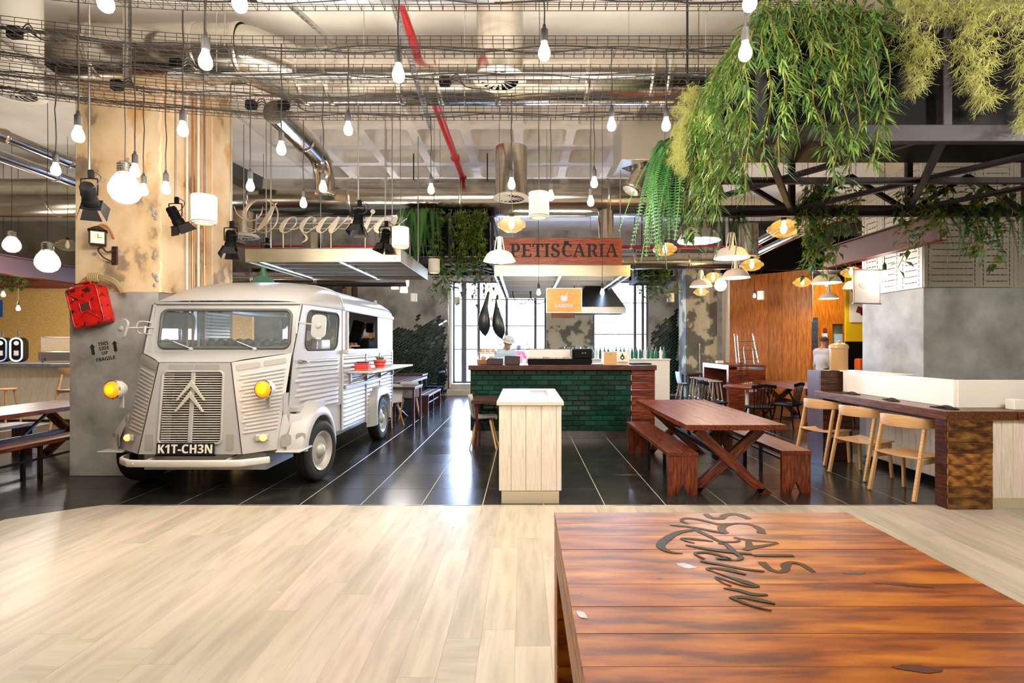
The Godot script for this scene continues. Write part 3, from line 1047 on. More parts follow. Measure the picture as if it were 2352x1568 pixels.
func wheel(t: Node3D, p: Vector3, side: float, steer: float) -> void:
	var o := Node3D.new()
	o.name = "wheel"
	t.add_child(o, true)
	o.position = p
	o.rotation.y = deg_to_rad(steer)
	var ax := Basis(Vector3(0, side, 0), Vector3(side, 0, 0), Vector3(0, 0, -1))   # lathe axis (y) to the outside
	var xf := at(Vector3.ZERO, ax)
	var tyre := mb()
	tyre.lathe([Vector2(0.215, -0.075), Vector2(0.25, -0.088), Vector2(0.30, -0.09), Vector2(0.328, -0.08), Vector2(0.34, -0.066), Vector2(0.342, -0.048), Vector2(0.334, -0.046), Vector2(0.334, -0.038), Vector2(0.343, -0.036), Vector2(0.344, -0.018), Vector2(0.336, -0.016), Vector2(0.336, -0.008), Vector2(0.345, -0.006), Vector2(0.345, 0.006), Vector2(0.336, 0.008), Vector2(0.336, 0.016), Vector2(0.344, 0.018), Vector2(0.343, 0.036), Vector2(0.334, 0.038), Vector2(0.334, 0.046), Vector2(0.342, 0.048), Vector2(0.34, 0.066), Vector2(0.328, 0.08), Vector2(0.30, 0.09), Vector2(0.25, 0.088), Vector2(0.215, 0.075)], 48, xf)
	part(o, "tyre", tyre, M.rubber)
	part(o, "rim", mb().lathe([Vector2(0.225, -0.075), Vector2(0.205, -0.05), Vector2(0.2, 0.04), Vector2(0.21, 0.07), Vector2(0.226, 0.08), Vector2(0.224, 0.088), Vector2(0.206, 0.082), Vector2(0.185, 0.05), Vector2(0.17, 0.035), Vector2(0.13, 0.05), Vector2(0.1, 0.052), Vector2(0.0, 0.045)], 40, xf), M.rim)
	part(o, "hubcap", mb().lathe([Vector2(0.085, 0.05), Vector2(0.08, 0.07), Vector2(0.055, 0.092), Vector2(0.025, 0.102), Vector2(0, 0.104)], 28, xf), M.rim)

func fender(side: float, w0: float, r0: float, u_lip: float, u_body: float, a0: float, a1: float, square := 0.0) -> MB:
	var m := mb()
	var rows := []
	for q in [[0.0, u_body - 0.06], [0.0, u_lip - 0.012], [0.008, u_lip], [0.03, u_lip + 0.004], [0.075, u_lip - 0.006], [0.12, u_lip - 0.035], [0.155, u_body + 0.03], [0.175, u_body - 0.01]]:
		var row := []
		for i in 33:
			var a := deg_to_rad(lerpf(a0, a1, i / 32.0))
			var r: float = r0 + q[0]
			# a squarer outline when asked for
			var k := 1.0 + square * pow(absf(sin(2.0 * a)), 2.0) * 0.18
			row.append(P(side * q[1], 0.36 + sin(a) * r * k, w0 - cos(a) * r * k))
		rows.append(row)
	m.grid(rows, false, false, side < 0)
	return m

func build_van() -> void:
	var t := thing("delivery_van", "old light grey ribbed delivery van used as a cake stand", "van", V(VAN_X, 0, VAN_Z))
	var body: StandardMaterial3D = M.van
	# ---- nose panel with grille opening; plane coordinates: x across, y up the slope
	var lean := Basis(Vector3.RIGHT, Vector3(0, 0.996, -0.086), Vector3(0, 0.086, 0.996))
	var nose_xf := at(P(0, 0.457, 0), lean)
	var hole := rrect(0.64, 0.735, 0.045)
	for i in hole.size():
		hole[i] += Vector2(-0.01, 0.475)
		hole[i].x *= 1.0 - 0.06 * (hole[i].y - 0.475)
	var outline := [Vector2(-0.527, 0.0), Vector2(0.527, 0.0), Vector2(0.371, 0.936), Vector2(-0.371, 0.936)]
	var ctr := Vector2(-0.01, 0.475)
	part(t, "nose_panel", mb().ring(cast(outline, hole, ctr), hole, -0.03, 0.0, nose_xf), body)
	# rolled frame round the grille with a bar down the middle
	var fr := mb()
	var loop := []
	for p in hole: loop.append(nose_xf * V(p.x * 0.99, p.y, 0.004))
	loop.append(loop[0])
	fr.tube(loop, 0.013, 8, false)
	part(t, "grille_frame", fr, body)
	part(t, "grille_bar", mb().bbox(V(-0.01, 0.475, 0.002), V(0.045, 0.72, 0.02), 0.008), body, nose_xf)
	var slat := mb().bbox(V(-0.01, 0, 0), V(0.61, 0.0105, 0.012), 0.003, Basis(Vector3.RIGHT, -0.3))
	for k in 29:
		part(t, "grille_slat", slat, M.van_bright, nose_xf * at(V(0, 0.135 + k * 0.0243, -0.006)))
	part(t, "radiator", mb().box(V(0, 0.49, -0.16), V(0.62, 0.72, 0.02)), M.van_dark, nose_xf)
	# emblem: two chevrons
	for q in [[0.0, 0.735], [-0.008, 0.62]]:
		var ch := mb()
		ch.prism(PackedVector2Array([Vector2(0, 0.018), Vector2(-0.15, -0.19), Vector2(-0.138, -0.195), Vector2(0, -0.045), Vector2(0.138, -0.195), Vector2(0.15, -0.19)]), 0.0, 0.018)
		part(t, "chevron", ch, M.chevron, nose_xf * at(V(-0.01 + q[0], q[1], 0.016)))
	# inset cover plates
	for q in [[-0.145, 0.895, 0.26, 0.055], [0.125, 0.895, 0.26, 0.055], [-0.425, 0.13, 0.085, 0.16], [0.4, 0.13, 0.085, 0.16]]:
		var pl := mb()
		pl.prism(PackedVector2Array(rrect(q[2], q[3], 0.018)), 0.0, 0.004)
		part(t, "cover_plate", pl, M.van_patch, nose_xf * at(V(q[0], q[1] - 0.01, 0)))
	# number plate
	var plate := Node3D.new()
	plate.name = "number_plate"
	t.add_child(plate)
	plate.transform = at(P(-0.03, 0.515, -0.022), Basis(Vector3.RIGHT, -0.05))
	var pb := mb()
	pb.prism(PackedVector2Array(rrect(0.585, 0.125, 0.012)), 0, 0.008)
	part(plate, "plate_board", pb, M.plate)
	words(plate, "plate_letters", "K1T-CH3N", 0.122, 0.006, M.plate_letter, at(V(0, 0, 0.01)), "Droid Sans", 700, 0.98)
	part(plate, "plate_bracket", mb().box(V(0, -0.065, 0.0), V(0.6, 0.012, 0.03)), M.black)
	# ---- side nose panels, hood and cowl
	for s: float in [-1.0, 1.0]:
		var m := mb()
		var a := P(s * 0.529, 0.457, 0.0)
		var b := P(s * 0.80, 0.471, 0.17)
		var c := P(s * 0.83, 1.478, 0.46)
		var d := P(s * 0.373, 1.389, 0.08)
		if s > 0:
			ribbed(m, a, b, c, d, 17, 0.012, 0.2, 0.86, 0.07, true)
		else:
			ribbed(m, b, a, d, c, 17, 0.012, 0.2, 0.86, 0.07, true)
		part(t, "nose_side", m, body)
		var n := ((b - a).cross(d - a) * s).normalized()
		for q: float in [0.27, 0.72]:
			var pc := (a.lerp(d, 0.93)).lerp(b.lerp(c, 0.93), q) + n * 0.003
			var ux := (c - d).normalized() * s
			var pl := mb()
			pl.prism(PackedVector2Array(rrect(0.23, 0.06, 0.02)), 0.0, 0.004)
			part(t, "cover_plate", pl, M.van_patch, at(pc, Basis(ux, n.cross(ux), n)))
		# dark seam between nose panel and side
		part(t, "seam", mb().tube([a + V(0, 0, 0.002), d + V(0, 0, 0.002)], 0.005, 6), M.van_dark)
	var hood := []
	for j in 7:
		var row := []
		var k := j / 6.0
		for i in 13:
			var s := i / 6.0 - 1.0
			var hw := lerpf(0.375, 0.83, k)
			row.append(P(s * hw, lerpf(1.392, 1.5, pow(k, 0.8)) + 0.02 * (1.0 - s * s) * sin(PI * k * 0.9) - 0.02 * k * s * s, lerpf(0.075, 0.6, k) - 0.12 * k * s * s))
		hood.append(row)
	part(t, "hood", mb().grid(hood), body)
	# ---- windscreen panel
	var wl := Basis(Vector3.RIGHT, Vector3(0, 0.985, -0.16).normalized(), Vector3(0, 0.16, 0.985).normalized())
	var wxf := at(P(0, 1.47, 0.58), wl)
	var wo := [Vector2(-0.83, 0.0), Vector2(0.83, 0.0), Vector2(0.82, 0.6), Vector2(-0.82, 0.6)]
	var wi := rrect(1.5, 0.44, 0.075, 8)
	for i in wi.size(): wi[i] += Vector2(0, 0.285)
	part(t, "windscreen_panel", mb().ring(cast(wo, wi, Vector2(0, 0.285)), wi, -0.03, 0.0, wxf), body)
	var gk := []
	for p in wi: gk.append(wxf * V(p.x * 0.985, p.y, 0.002))
	gk.append(gk[0])
	var ws := part(t, "windscreen", mb().prism(PackedVector2Array(wi), -0.018, -0.013, wxf), M.glass)
	part(ws, "gasket", mb().tube(gk, 0.017, 8, false), M.gasket)
	for s in [[-0.36, -0.3], [0.36, 0.1]]:
		var wp := part(t, "wiper", mb().tube([V(s[0], 0.055, 0.03), V(s[0] - 0.2, 0.135, 0.03)], 0.006, 6), M.van_bright, wxf)
		part(wp, "wiper_pivot", mb().lathe([Vector2(0.024, 0), Vector2(0.02, 0.025), Vector2(0, 0.03)], 12, at(V(s[0], 0.05, 0.005), eul(90, 0, 0))), body)
		part(wp, "wiper_blade", mb().tube([V(s[0] - 0.05, 0.12, 0.025), V(s[0] - 0.36, 0.14, 0.025)], 0.005, 6), M.gasket)
	# ---- roof: rounded front over the cab, straight behind
	var roof := []
	for j in 29:
		var w := 0.0
		var k := j / 28.0
		if j < 13: w = 0.66 + 1.0 * (j / 12.0)
		else: w = 1.66 + 2.56 * ((j - 12) / 16.0)
		var row := []
		var fade := clampf((w - 0.66) / 0.85, 0.0, 1.0)
		var crest := lerpf(0.03, 0.33, pow(sin(fade * PI / 2), 0.75))
		if w > 3.9: crest -= (w - 3.9) * 0.18
		var hw := lerpf(0.83, 0.975, clampf((w - 0.66) / 0.95, 0, 1))
		for i in 33:
			var a := PI * i / 32.0
			var x := -cos(a)
			var sx := signf(x) * pow(absf(x), 0.62)
			row.append(P(sx * hw, 2.045 + crest * pow(maxf(sin(a), 0.0), 0.72), w - 0.035 * (1.0 - fade) * (1 - x * x)))
		roof.append(row)
	part(t, "roof", mb().grid(roof), body)
	part(t, "roof_gutter", mb().tube([P(-0.975, 2.045, 1.7), P(-0.975, 2.045, 1.62), P(-0.84, 2.045, 0.68), P(-0.8, 2.045, 0.655), P(0.8, 2.045, 0.655), P(0.84, 2.045, 0.68), P(0.975, 2.045, 1.62), P(0.975, 2.045, 1.7)], 0.014, 8), body)
	var seam := []
	for p in roof[12]: seam.append(p * 1.0 + V(0, 0.004, 0))
	part(t, "roof_seam", mb().tube(seam, 0.012, 8), body)
	part(t, "roof_end", mb().prism(PackedVector2Array(rrect(1.9, 0.34, 0.1)), 0, 0.02, at(P(0, 2.02, 4.24))), body)
	# ---- doors and sides
	for s: float in [-1.0, 1.0]:
		var door := Node3D.new()
		door.name = "cab_door"
		t.add_child(door, true)
		# plane through the A and B posts
		var A := P(s * 0.83, 1.478, 0.47)
		var Bp := P(s * 0.965, 1.478, 1.62)
		var ux := (Bp - A).normalized()
		if s < 0: ux = -ux
		var nz := ux.cross(Vector3.UP)
		var xf := at(A.lerp(Bp, 0.5), Basis(ux, Vector3.UP, nz))
		var half := A.distance_to(Bp) / 2
		var f := -1.0 if s > 0 else 1.0           # which way is the front, in door coordinates
		# upper frame with window
		var op := [Vector2(f * (half - 0.01), -0.02), Vector2(f * (half - 0.2), 0.555), Vector2(-f * half, 0.555), Vector2(-f * half, -0.02)]
		var ip := rrect(0.78, 0.47, 0.1, 6)
		for i in ip.size():
			ip[i] += Vector2(-f * 0.09, 0.265)
			ip[i].x -= f * (ip[i].y - 0.265) * 0.16
		var oc := cast(op, ip, Vector2(-f * 0.09, 0.265))
		part(door, "window_frame", mb().ring(oc, ip, -0.025, 0.004, xf), body)
		var g2 := []
		for p in ip: g2.append(xf * V(p.x, p.y, 0.004))
		g2.append(g2[0])
		part(door, "window_gasket", mb().tube(g2, 0.012, 8, false), M.van_dark)
		part(door, "window_pane", mb().prism(PackedVector2Array(ip), -0.014, -0.01, xf), M.glass)
		# lower ribbed panel down to the wing
		var lo := mb()
		var a2 := xf * V(-half - (0.1 if s > 0 else 0.0), -0.70, 0.0)
		var b2 := xf * V(half + (0.1 if s < 0 else 0.0), -0.70, 0.0)
		var c2 := xf * V(half - 0.005, -0.02, 0.0)
		var d2 := xf * V(-half + 0.005, -0.02, 0.0)
		ribbed(lo, a2, b2, c2, d2, 11, 0.012, 0.03, 0.92, 0.07, true)
		part(door, "lower_panel", lo, body)
		part(door, "door_handle", mb().tube(curve([xf * V(f * (half - 0.12), -0.09, 0.0), xf * V(f * (half - 0.12), -0.09, 0.035), xf * V(f * (half - 0.2), -0.1, 0.045), xf * V(f * (half - 0.26), -0.115, 0.045)], 4), [0.014, 0.014, 0.014, 0.014, 0.012, 0.011, 0.011, 0.01, 0.01, 0.009, 0.009, 0.008, 0.008], 8), M.chrome)
		# front edge gap
		part(door, "edge_gap", mb().tube([xf * V(f * (half + 0.115), -0.72, 0.003), xf * V(f * (half - 0.002), -0.02, 0.004), xf * V(f * (half - 0.195), 0.55, 0.004)], 0.007, 6), M.van_dark)
		part(door, "hinge", mb().tube([xf * V(f * (half - 0.05), 0.22, 0.012), xf * V(f * (half - 0.07), 0.3, 0.012)], 0.013, 8), body)
		# mirror on a bent arm
		var mir := Node3D.new()
		mir.name = "wing_mirror"
		t.add_child(mir, true)
		if s > 0:
			part(mir, "mirror_arm", mb().tube([P(0.84, 1.83, 0.6), P(0.875, 1.815, 0.575), P(1.12, 1.79, 0.46)], 0.009, 8), body)
			part(mir, "mirror_head", mb().prism(PackedVector2Array(rrect(0.15, 0.255, 0.05)), -0.012, 0.012, at(P(1.13, 1.775, 0.45), eul(0, 8, -4))), body)
			part(mir, "mirror_boss", mb().lathe([Vector2(0.028, 0), Vector2(0.022, 0.012), Vector2(0, 0.014)], 16, at(P(1.13, 1.78, 0.437), eul(90, 8, 0))), body)
		else:
			part(mir, "mirror_arm", mb().tube([P(-0.80, 1.765, 0.6), P(-0.84, 1.765, 0.55), P(-0.96, 1.755, 0.38)], 0.008, 8), body)
			part(mir, "arm_loop", mb().tube(curve([P(-0.8, 1.82, 0.57), P(-0.9, 1.83, 0.52), P(-0.92, 1.76, 0.5), P(-0.9, 1.7, 0.52), P(-0.8, 1.69, 0.57)], 4), 0.008, 8), body)
			part(mir, "mirror_head", mb().prism(PackedVector2Array(rrect(0.13, 0.215, 0.05)), -0.012, 0.012, at(P(-0.97, 1.75, 0.36), eul(0, -15, -22))), body)
			part(mir, "mirror_boss", mb().lathe([Vector2(0.026, 0), Vector2(0.02, 0.012), Vector2(0, 0.014)], 16, at(P(-0.97, 1.75, 0.347), eul(90, 0, 0))), body)
		# wings
		part(t, "front_wing", fender(s, 0.75, 0.39, 1.05, 0.9, 8, 184), body)
		part(t, "wing_step", mb().bbox(P(s * 0.93, 0.45, 0.3), V(0.26, 0.02, 0.34), 0.008), body)
		part(t, "wing_apron", mb().quad_sheet(P(s * 0.80, 0.46, 0.17), P(s * 1.04, 0.46, 0.36), P(s * 0.95, 0.82, 0.4), P(s * 0.815, 0.82, 0.27), s < 0), body)
		for q in [[0.885, 0.235, 0.1], [1.0, 0.325, 0.1]]:
			part(t, "cover_plate", mb().prism(PackedVector2Array(rrect(0.1, 0.13, 0.03)), 0, 0.004, at(P(s * q[0], 0.56, q[1] - 0.035), Basis(Vector3.UP, s * 0.65))), M.van_patch)
		part(t, "wing_skin", mb().quad_sheet(P(s * 0.83, 0.47, 0.22), P(s * 0.955, 0.43, 1.66), P(s * 0.945, 1.05, 1.64), P(s * 0.815, 1.05, 0.3), s < 0), body)
		part(t, "rear_wing", fender(s, 3.35, 0.37, 1.07, 0.95, -8, 188, 1.0), body)
		# cargo side: ribbed panels below, plain above with a big opening
		var sd := mb()
		var hwm := 0.965
		for q in [[1.66, 2.66, 0.43], [2.7, 3.42, 0.43], [3.46, 4.24, 0.5]]:
			var aa := P(s * hwm, q[2], q[0] if s > 0 else q[1])
			var bb := P(s * hwm, q[2], q[1] if s > 0 else q[0])
			ribbed(sd, aa, bb, V(bb.x, 1.44, bb.z), V(aa.x, 1.44, aa.z), 16, 0.012, 0.02, 0.98, 0.02)
		part(t, "side_panel", sd, body)
		for w in [1.64, 2.68, 3.44, 4.24]:
			part(t, "side_post", mb().bbox(P(s * (hwm + 0.006), 0.95 if w < 2 or w > 4 else 0.9, w), V(0.02, 1.05, 0.05), 0.006), body)
		# upper side with opening
		var open0 := 1.78 if s > 0 else 2.35
		var open1 := 3.28 if s > 0 else 4.0
		var up := mb()
		up.bbox(P(s * hwm, 1.74, (1.64 + open0) / 2), V(0.03, 0.62, open0 - 1.64), 0.006)
		up.bbox(P(s * hwm, 1.74, (open1 + 4.24) / 2), V(0.03, 0.62, 4.24 - open1), 0.006)
		up.bbox(P(s * hwm, 1.47, (open0 + open1) / 2), V(0.03, 0.08, open1 - open0), 0.006)
		part(t, "upper_side", up, body)
		part(t, "hatch_lintel", mb().bbox(P(s * (hwm + 0.01), 2.055, 2.95), V(0.05, 0.06, 2.6), 0.01), body)
		part(t, "hatch_sill", mb().bbox(P(s * (hwm + 0.03), 1.475, (open0 + open1) / 2 - 0.02), V(0.1, 0.05, open1 - open0 + 0.2), 0.006), M.van_bright)
		part(t, "hatch_jamb", mb().bbox(P(s * (hwm + 0.01), 1.74, open0), V(0.06, 0.56, 0.04), 0.006), body)
		part(t, "hatch_jamb", mb().bbox(P(s * (hwm - 0.01), 1.74, open1), V(0.06, 0.56, 0.04), 0.006), M.steel_dark)
		# wheels
		wheel(t, P(s * 0.975, 0.345, 0.75), s, -7.0)
		wheel(t, P(s * 0.965, 0.345, 3.35), s, 0.0)
		# headlamp on a bracket
		var hl := Node3D.new()
		hl.name = "headlamp"
		t.add_child(hl, true)
		hl.position = P(s * 0.725, 1.115, 0.06) if s > 0 else P(-0.79, 1.115, 0.02)
		hl.rotation.y = deg_to_rad(-8.0)
		var fw := at(Vector3.ZERO, eul(90, 0, 0))
		part(hl, "lamp_shell", mb().lathe([Vector2(0, -0.11), Vector2(0.06, -0.1), Vector2(0.085, -0.06), Vector2(0.092, 0.0), Vector2(0.094, 0.02)], 28, fw), M.van_bright)
		part(hl, "lamp_rim", mb().lathe([Vector2(0.092, 0.01), Vector2(0.098, 0.02), Vector2(0.092, 0.032), Vector2(0.084, 0.03)], 28, fw), M.chrome)
		part(hl, "lamp_lens", mb().lathe([Vector2(0.088, 0.025), Vector2(0.075, 0.045), Vector2(0.045, 0.06), Vector2(0, 0.066)], 28, fw), M.amber_lens)
		part(hl, "lamp_bracket", mb().bbox(V(s * -0.01, -0.13, -0.08), V(0.05, 0.14, 0.02), 0.006), body)
		var l := OmniLight3D.new()
		l.name = "headlamp_light"
		l.light_color = Color(1.0, 0.66, 0.12)
		l.light_energy = 0.05
		l.light_size = 0.05
		l.omni_range = 30.0
		l.omni_attenuation = 2.0
		l.shadow_enabled = true
		hl.add_child(l)
		l.position = V(0, 0, 0.1)
		# side lamp low on the nose
		var sl := Node3D.new()
		sl.name = "side_lamp"
		t.add_child(sl, true)
		sl.position = P(s * 0.69, 0.61, 0.10)
		sl.rotation.y = deg_to_rad(s * 32.0)
		part(sl, "lamp_base", mb().bbox(V(-s * 0.01, 0, 0), V(0.13, 0.07, 0.03), 0.012), body)
		part(sl, "lamp_glass", mb().lathe([Vector2(0.036, 0.012), Vector2(0.034, 0.035), Vector2(0.018, 0.05), Vector2(0, 0.053)], 16, fw), M.side_lens)
	# ---- bumper: bent bar on two irons
	var bp := curve([P(-0.78, 0.385, 0.24), P(-0.765, 0.385, 0.12), P(-0.72, 0.385, 0.03), P(-0.6, 0.385, -0.06), P(-0.5, 0.385, -0.1), P(0.0, 0.385, -0.11), P(0.5, 0.385, -0.1), P(0.6, 0.385, -0.06), P(0.72, 0.385, 0.02), P(0.77, 0.385, 0.07)], 4)
	var brow := []
	for q in [[-0.035, -0.012], [-0.035, 0.008], [-0.022, 0.02], [0.022, 0.02], [0.035, 0.008], [0.035, -0.012]]:
		var row := []
		for i in bp.size():
			var d: Vector3 = (bp[mini(i + 1, bp.size() - 1)] - bp[maxi(i - 1, 0)]).normalized()
			var nrm := d.cross(Vector3.UP)
			row.append(bp[i] + V(0, q[0], 0) - nrm * -q[1])
		brow.append(row)
	var bump_part := part(t, "bumper", mb().grid(brow), M.van_bright)
	for u in [-0.55, -0.49, 0.2, 0.26, 0.68]:
		part(bump_part, "bolt", mb().lathe([Vector2(0.011, 0), Vector2(0.008, 0.007), Vector2(0, 0.008)], 10, at(P(u, 0.385, -0.123 if absf(u) < 0.5 else -0.11 + (absf(u) - 0.5) * 0.55), eul(90, 0, 0))), M.van_bright)
	for u in [-0.4, 0.4]:
		part(t, "bumper_iron", mb().beam(P(u, 0.39, -0.09), P(u, 0.42, 0.3), 0.03, 0.04), M.chassis)
	# ---- underside, floor and inside
	part(t, "chassis", mb().box(P(0, 0.33, 2.2), V(1.3, 0.18, 3.9)), M.chassis)
	part(t, "axle", mb().tube([P(-0.9, 0.345, 0.75), P(0.9, 0.345, 0.75)], 0.04, 8), M.chassis)
	part(t, "wheel_house", mb().box(P(-0.62, 0.62, 0.75), V(0.5, 0.4, 0.9)).box(P(0.62, 0.62, 0.75), V(0.5, 0.4, 0.9)), body)
	part(t, "cab_floor", mb().box(P(0, 0.86, 2.3), V(1.84, 0.05, 3.8)), M.chassis)
	part(t, "rear_wall", mb().box(P(0, 1.0, 4.22), V(1.9, 1.15, 0.03)), body)
	part(t, "dashboard", mb().bbox(P(0, 1.43, 0.72), V(1.5, 0.1, 0.22), 0.03), M.van_dark)
	var seat := mb()
	for i in 12:
		var u := -0.66 + i * 0.12
		seat.bbox(P(u, 1.4, 1.42), V(0.112, 0.5, 0.12), 0.04, Basis(Vector3.RIGHT, -0.15))
	part(t, "bench_backrest", seat, M.leather)
	part(t, "bench_seat", mb().bbox(P(0, 1.12, 1.2), V(1.5, 0.14, 0.46), 0.05), M.leather)
	var sw := []
	for i in 25: sw.append(V(cos(TAU * i / 24) * 0.19, sin(TAU * i / 24) * 0.19, 0))
	var steer := part(t, "steering_wheel", mb().tube(sw, 0.012, 8, false), M.black, at(P(0.42, 1.5, 0.93), eul(-62, 0, 0)))
	part(steer, "spoke", mb().tube([V(-0.19, 0, 0), V(0.19, 0, 0)], 0.009, 6), M.black)
	part(t, "serving_counter", mb().bbox(P(-0.1, 1.25, 1.78), V(1.6, 0.78, 0.3), 0.01), M.white_lam)
	part(t, "serving_counter", mb().bbox(P(0.7, 1.12, 3.1), V(0.4, 0.5, 2.1), 0.01), M.white_lam)
	var lv := mb()
	for i in 12: lv.bbox(P(-0.92, 1.5 + i * 0.045, 2.0), V(0.02, 0.036, 0.62), 0.006)
	part(t, "louvre_panel", lv, M.van_bright)
	# ---- fold-out shelf with brackets and rail
	part(t, "shelf_board", mb().bbox(P(1.14, 1.19, 3.12), V(0.36, 0.03, 2.56), 0.004), M.white_matt)
	for w in [1.9, 2.65, 3.4, 4.2]:
		part(t, "shelf_bracket", mb().box(P(0.99, 1.1, w), V(0.03, 0.15, 0.03)).beam(P(0.99, 1.04, w), P(1.24, 1.17, w), 0.02, 0.02), M.zinc)
	part(t, "shelf_rail", mb().bbox(P(0.99, 1.0, 2.55), V(0.03, 0.05, 1.7), 0.006), body)
	part(t, "hatch_shutter", mb().bbox(P(0.975, 1.75, 3.75), V(0.03, 0.56, 0.88), 0.01), M.van_bright)


# ---------------------------------------------------------------- tiled counter in the middle
func build_counter() -> void:
	var t := thing("bar_counter", "bar counter clad in glossy dark green bricks with brown board end", "counter", V(0, 0, -8.55))
	part(t, "carcass", mb().box(V(0.44, 0.645, -0.4), V(2.67, 1.01, 0.74)), M.mortar)
	part(t, "kick_plate", mb().box(V(0.63, 0.07, -0.42), V(3.0, 0.138, 0.7)), M.steel)
	var brick := mb().bbox(V(0, 0, 0), V(0.194, 0.078, 0.02), 0.008)
	var half := mb().bbox(V(0, 0, 0), V(0.094, 0.078, 0.02), 0.008)
	for r in 12:
		var x := -0.895 + (0.1 if r % 2 == 0 else 0.2)
		if r % 2: part(t, "brick", half, pick("green"), at(V(-0.845, 0.179 + r * 0.0842, -0.022 + rng.randf() * 0.002)))
		else: pass
		x = -0.895 + (0.2 if r % 2 else 0.1)
		if r % 2: x = -0.695
		else: x = -0.795
		while x < 1.72:
			part(t, "brick", brick, pick("green"), at(V(x, 0.179 + r * 0.0842, -0.022 + rng.randf() * 0.002), eul(rng.randf_range(-0.5, 0.5), rng.randf_range(-0.4, 0.4), 0)))
			x += 0.2
	# brown boards closing the right end
	for k in 10:
		part(t, "end_board", mb().bbox(V(0, 0, 0), V(0.385, 0.113, 0.03), 0.004), pick("redwood"), at(V(1.97, 0.075 + k * 0.1155, 0.0 + rng.randf() * 0.004)))
	for k in 10:
		part(t, "end_board", mb().bbox(V(0, 0, 0), V(0.78, 0.113, 0.03), 0.004), pick("redwood"), at(V(2.15, 0.075 + k * 0.1155, -0.4), turn_y(90)))
	var w := thing("worktop", "thick dark plank worktop on the green brick counter", "worktop", V(0, 1.15, -8.5))
	for k in 5:
		part(w, "plank", mb().bbox(V(0, 0, 0), V(3.1, 0.082, 0.168), 0.006), pick("darkwood"), at(V(0.63, 0.042, -0.06 - k * 0.17)))
	# pastry case: two shelves under an arched glass cover
	var pc := thing("pastry_case", "arched glass pastry case with two shelves on the counter", "display case", V(-0.63, 1.233, -9.0))
	part(pc, "base", mb().bbox(V(0, 0.04, 0), V(0.36, 0.08, 0.3), 0.006), M.brown_box)
	part(pc, "shelf", mb().bbox(V(0, 0.19, 0), V(0.32, 0.015, 0.26), 0.003), M.brown_box)
	var arch := []
	for q in [-0.15, 0.15]:
		var row := []
		for i in 17:
			var a := PI * i / 16.0
			row.append(V(cos(a) * 0.18, 0.08 + sin(a) * (0.27 if i > 0 and i < 16 else 0.0) , q))
		arch.append(row)
	part(pc, "glass_cover", mb().grid(arch), M.glass_clear)
	part(pc, "knob", mb().lathe([Vector2(0.05, 0.345), Vector2(0.05, 0.355), Vector2(0, 0.36)], 12), M.brown_box)
	for q in [[-0.08, 0.08], [0.06, 0.08], [0.0, 0.2], [-0.1, 0.2], [0.1, 0.2]]:
		one("pastry", "golden pastry under the arched glass cover", "pastry", mb().lathe([Vector2(0, 0), Vector2(0.045, 0.005), Vector2(0.05, 0.03), Vector2(0.03, 0.055), Vector2(0, 0.06)], 10), M.pastry, pc.position + V(q[0], q[1], 0.02), 0, "pastries in the glass case")
	one("storage_box", "flat dark brown box on the green brick counter", "box", mb().bbox(V(0, 0.055, 0), V(0.26, 0.11, 0.2), 0.01), M.plum, V(-0.49, 1.233, -8.72))
	one("storage_box", "taller dark brown box beside the glass cooler", "box", mb().bbox(V(0, 0.075, 0), V(0.255, 0.15, 0.2), 0.01), M.plum, V(-0.2, 1.233, -8.75))
	var ms := thing("menu_stand", "small white menu stand leaning beside the cooler", "menu", V(0.0, 1.233, -8.72))
	part(ms, "leaf", mb().bbox(V(-0.02, 0.09, 0), V(0.01, 0.2, 0.12), 0.002, eul(0, 0, 22)), M.white_paint)
	part(ms, "leaf", mb().bbox(V(0.03, 0.08, 0), V(0.01, 0.18, 0.12), 0.002, eul(0, 0, -18)), M.white_paint)
	# glass cooler with black machine end
	var cz := thing("tapas_cooler", "long glass display cooler with black motor end on the counter", "display case", V(0.6, 1.233, -8.85))
	part(cz, "base", mb().bbox(V(0, 0.05, 0), V(1.08, 0.1, 0.4), 0.01), M.black)
	part(cz, "motor_housing", mb().bbox(V(0.375, 0.18, 0), V(0.33, 0.17, 0.4), 0.02), M.black)
	part(cz, "glass_front", mb().box(V(-0.165, 0.18, 0.19), V(0.74, 0.16, 0.006)), M.glass_clear)
	part(cz, "glass_top", mb().box(V(-0.165, 0.262, 0), V(0.74, 0.008, 0.4)), M.glass_clear)
	part(cz, "top_rail", mb().tube([V(-0.54, 0.265, 0.19), V(0.22, 0.265, 0.19)], 0.008, 8), M.steel_dark)
	part(cz, "back_panel", mb().box(V(-0.165, 0.18, -0.19), V(0.74, 0.16, 0.01)), M.white_lam)
	words(cz, "dial_marks", "--- - +", 0.03, 0.001, M.white_paint, at(V(0.4, 0.2, 0.201)))
	for k in 6:
		one("tapas_tray", "small food tray inside the glass cooler", "tray", mb().bbox(V(0, 0.012, 0), V(0.1, 0.024, 0.28), 0.004), M.food[k % M.food.size()], V(0.13 + k * 0.118, 1.335, -8.85), 0, "trays in the cooler")
	# crate with printed emblem
	var cr := thing("cider_crate", "pale wooden bottle crate with printed tree emblem on the counter", "crate", V(1.53, 1.233, -8.7))
	for k in 2:
		part(cr, "board", mb().bbox(V(0, 0, 0), V(0.42, 0.105, 0.012), 0.003), pick("limed"), at(V(0, 0.055 + k * 0.11, 0.13)))
		part(cr, "board", mb().bbox(V(0, 0, 0), V(0.42, 0.105, 0.012), 0.003), pick("limed"), at(V(0, 0.055 + k * 0.11, -0.13)))
		for s in [-1, 1]:
			part(cr, "board", mb().bbox(V(0, 0, 0), V(0.25, 0.105, 0.012), 0.003), pick("limed"), at(V(s * 0.204, 0.055 + k * 0.11, 0), turn_y(90)))
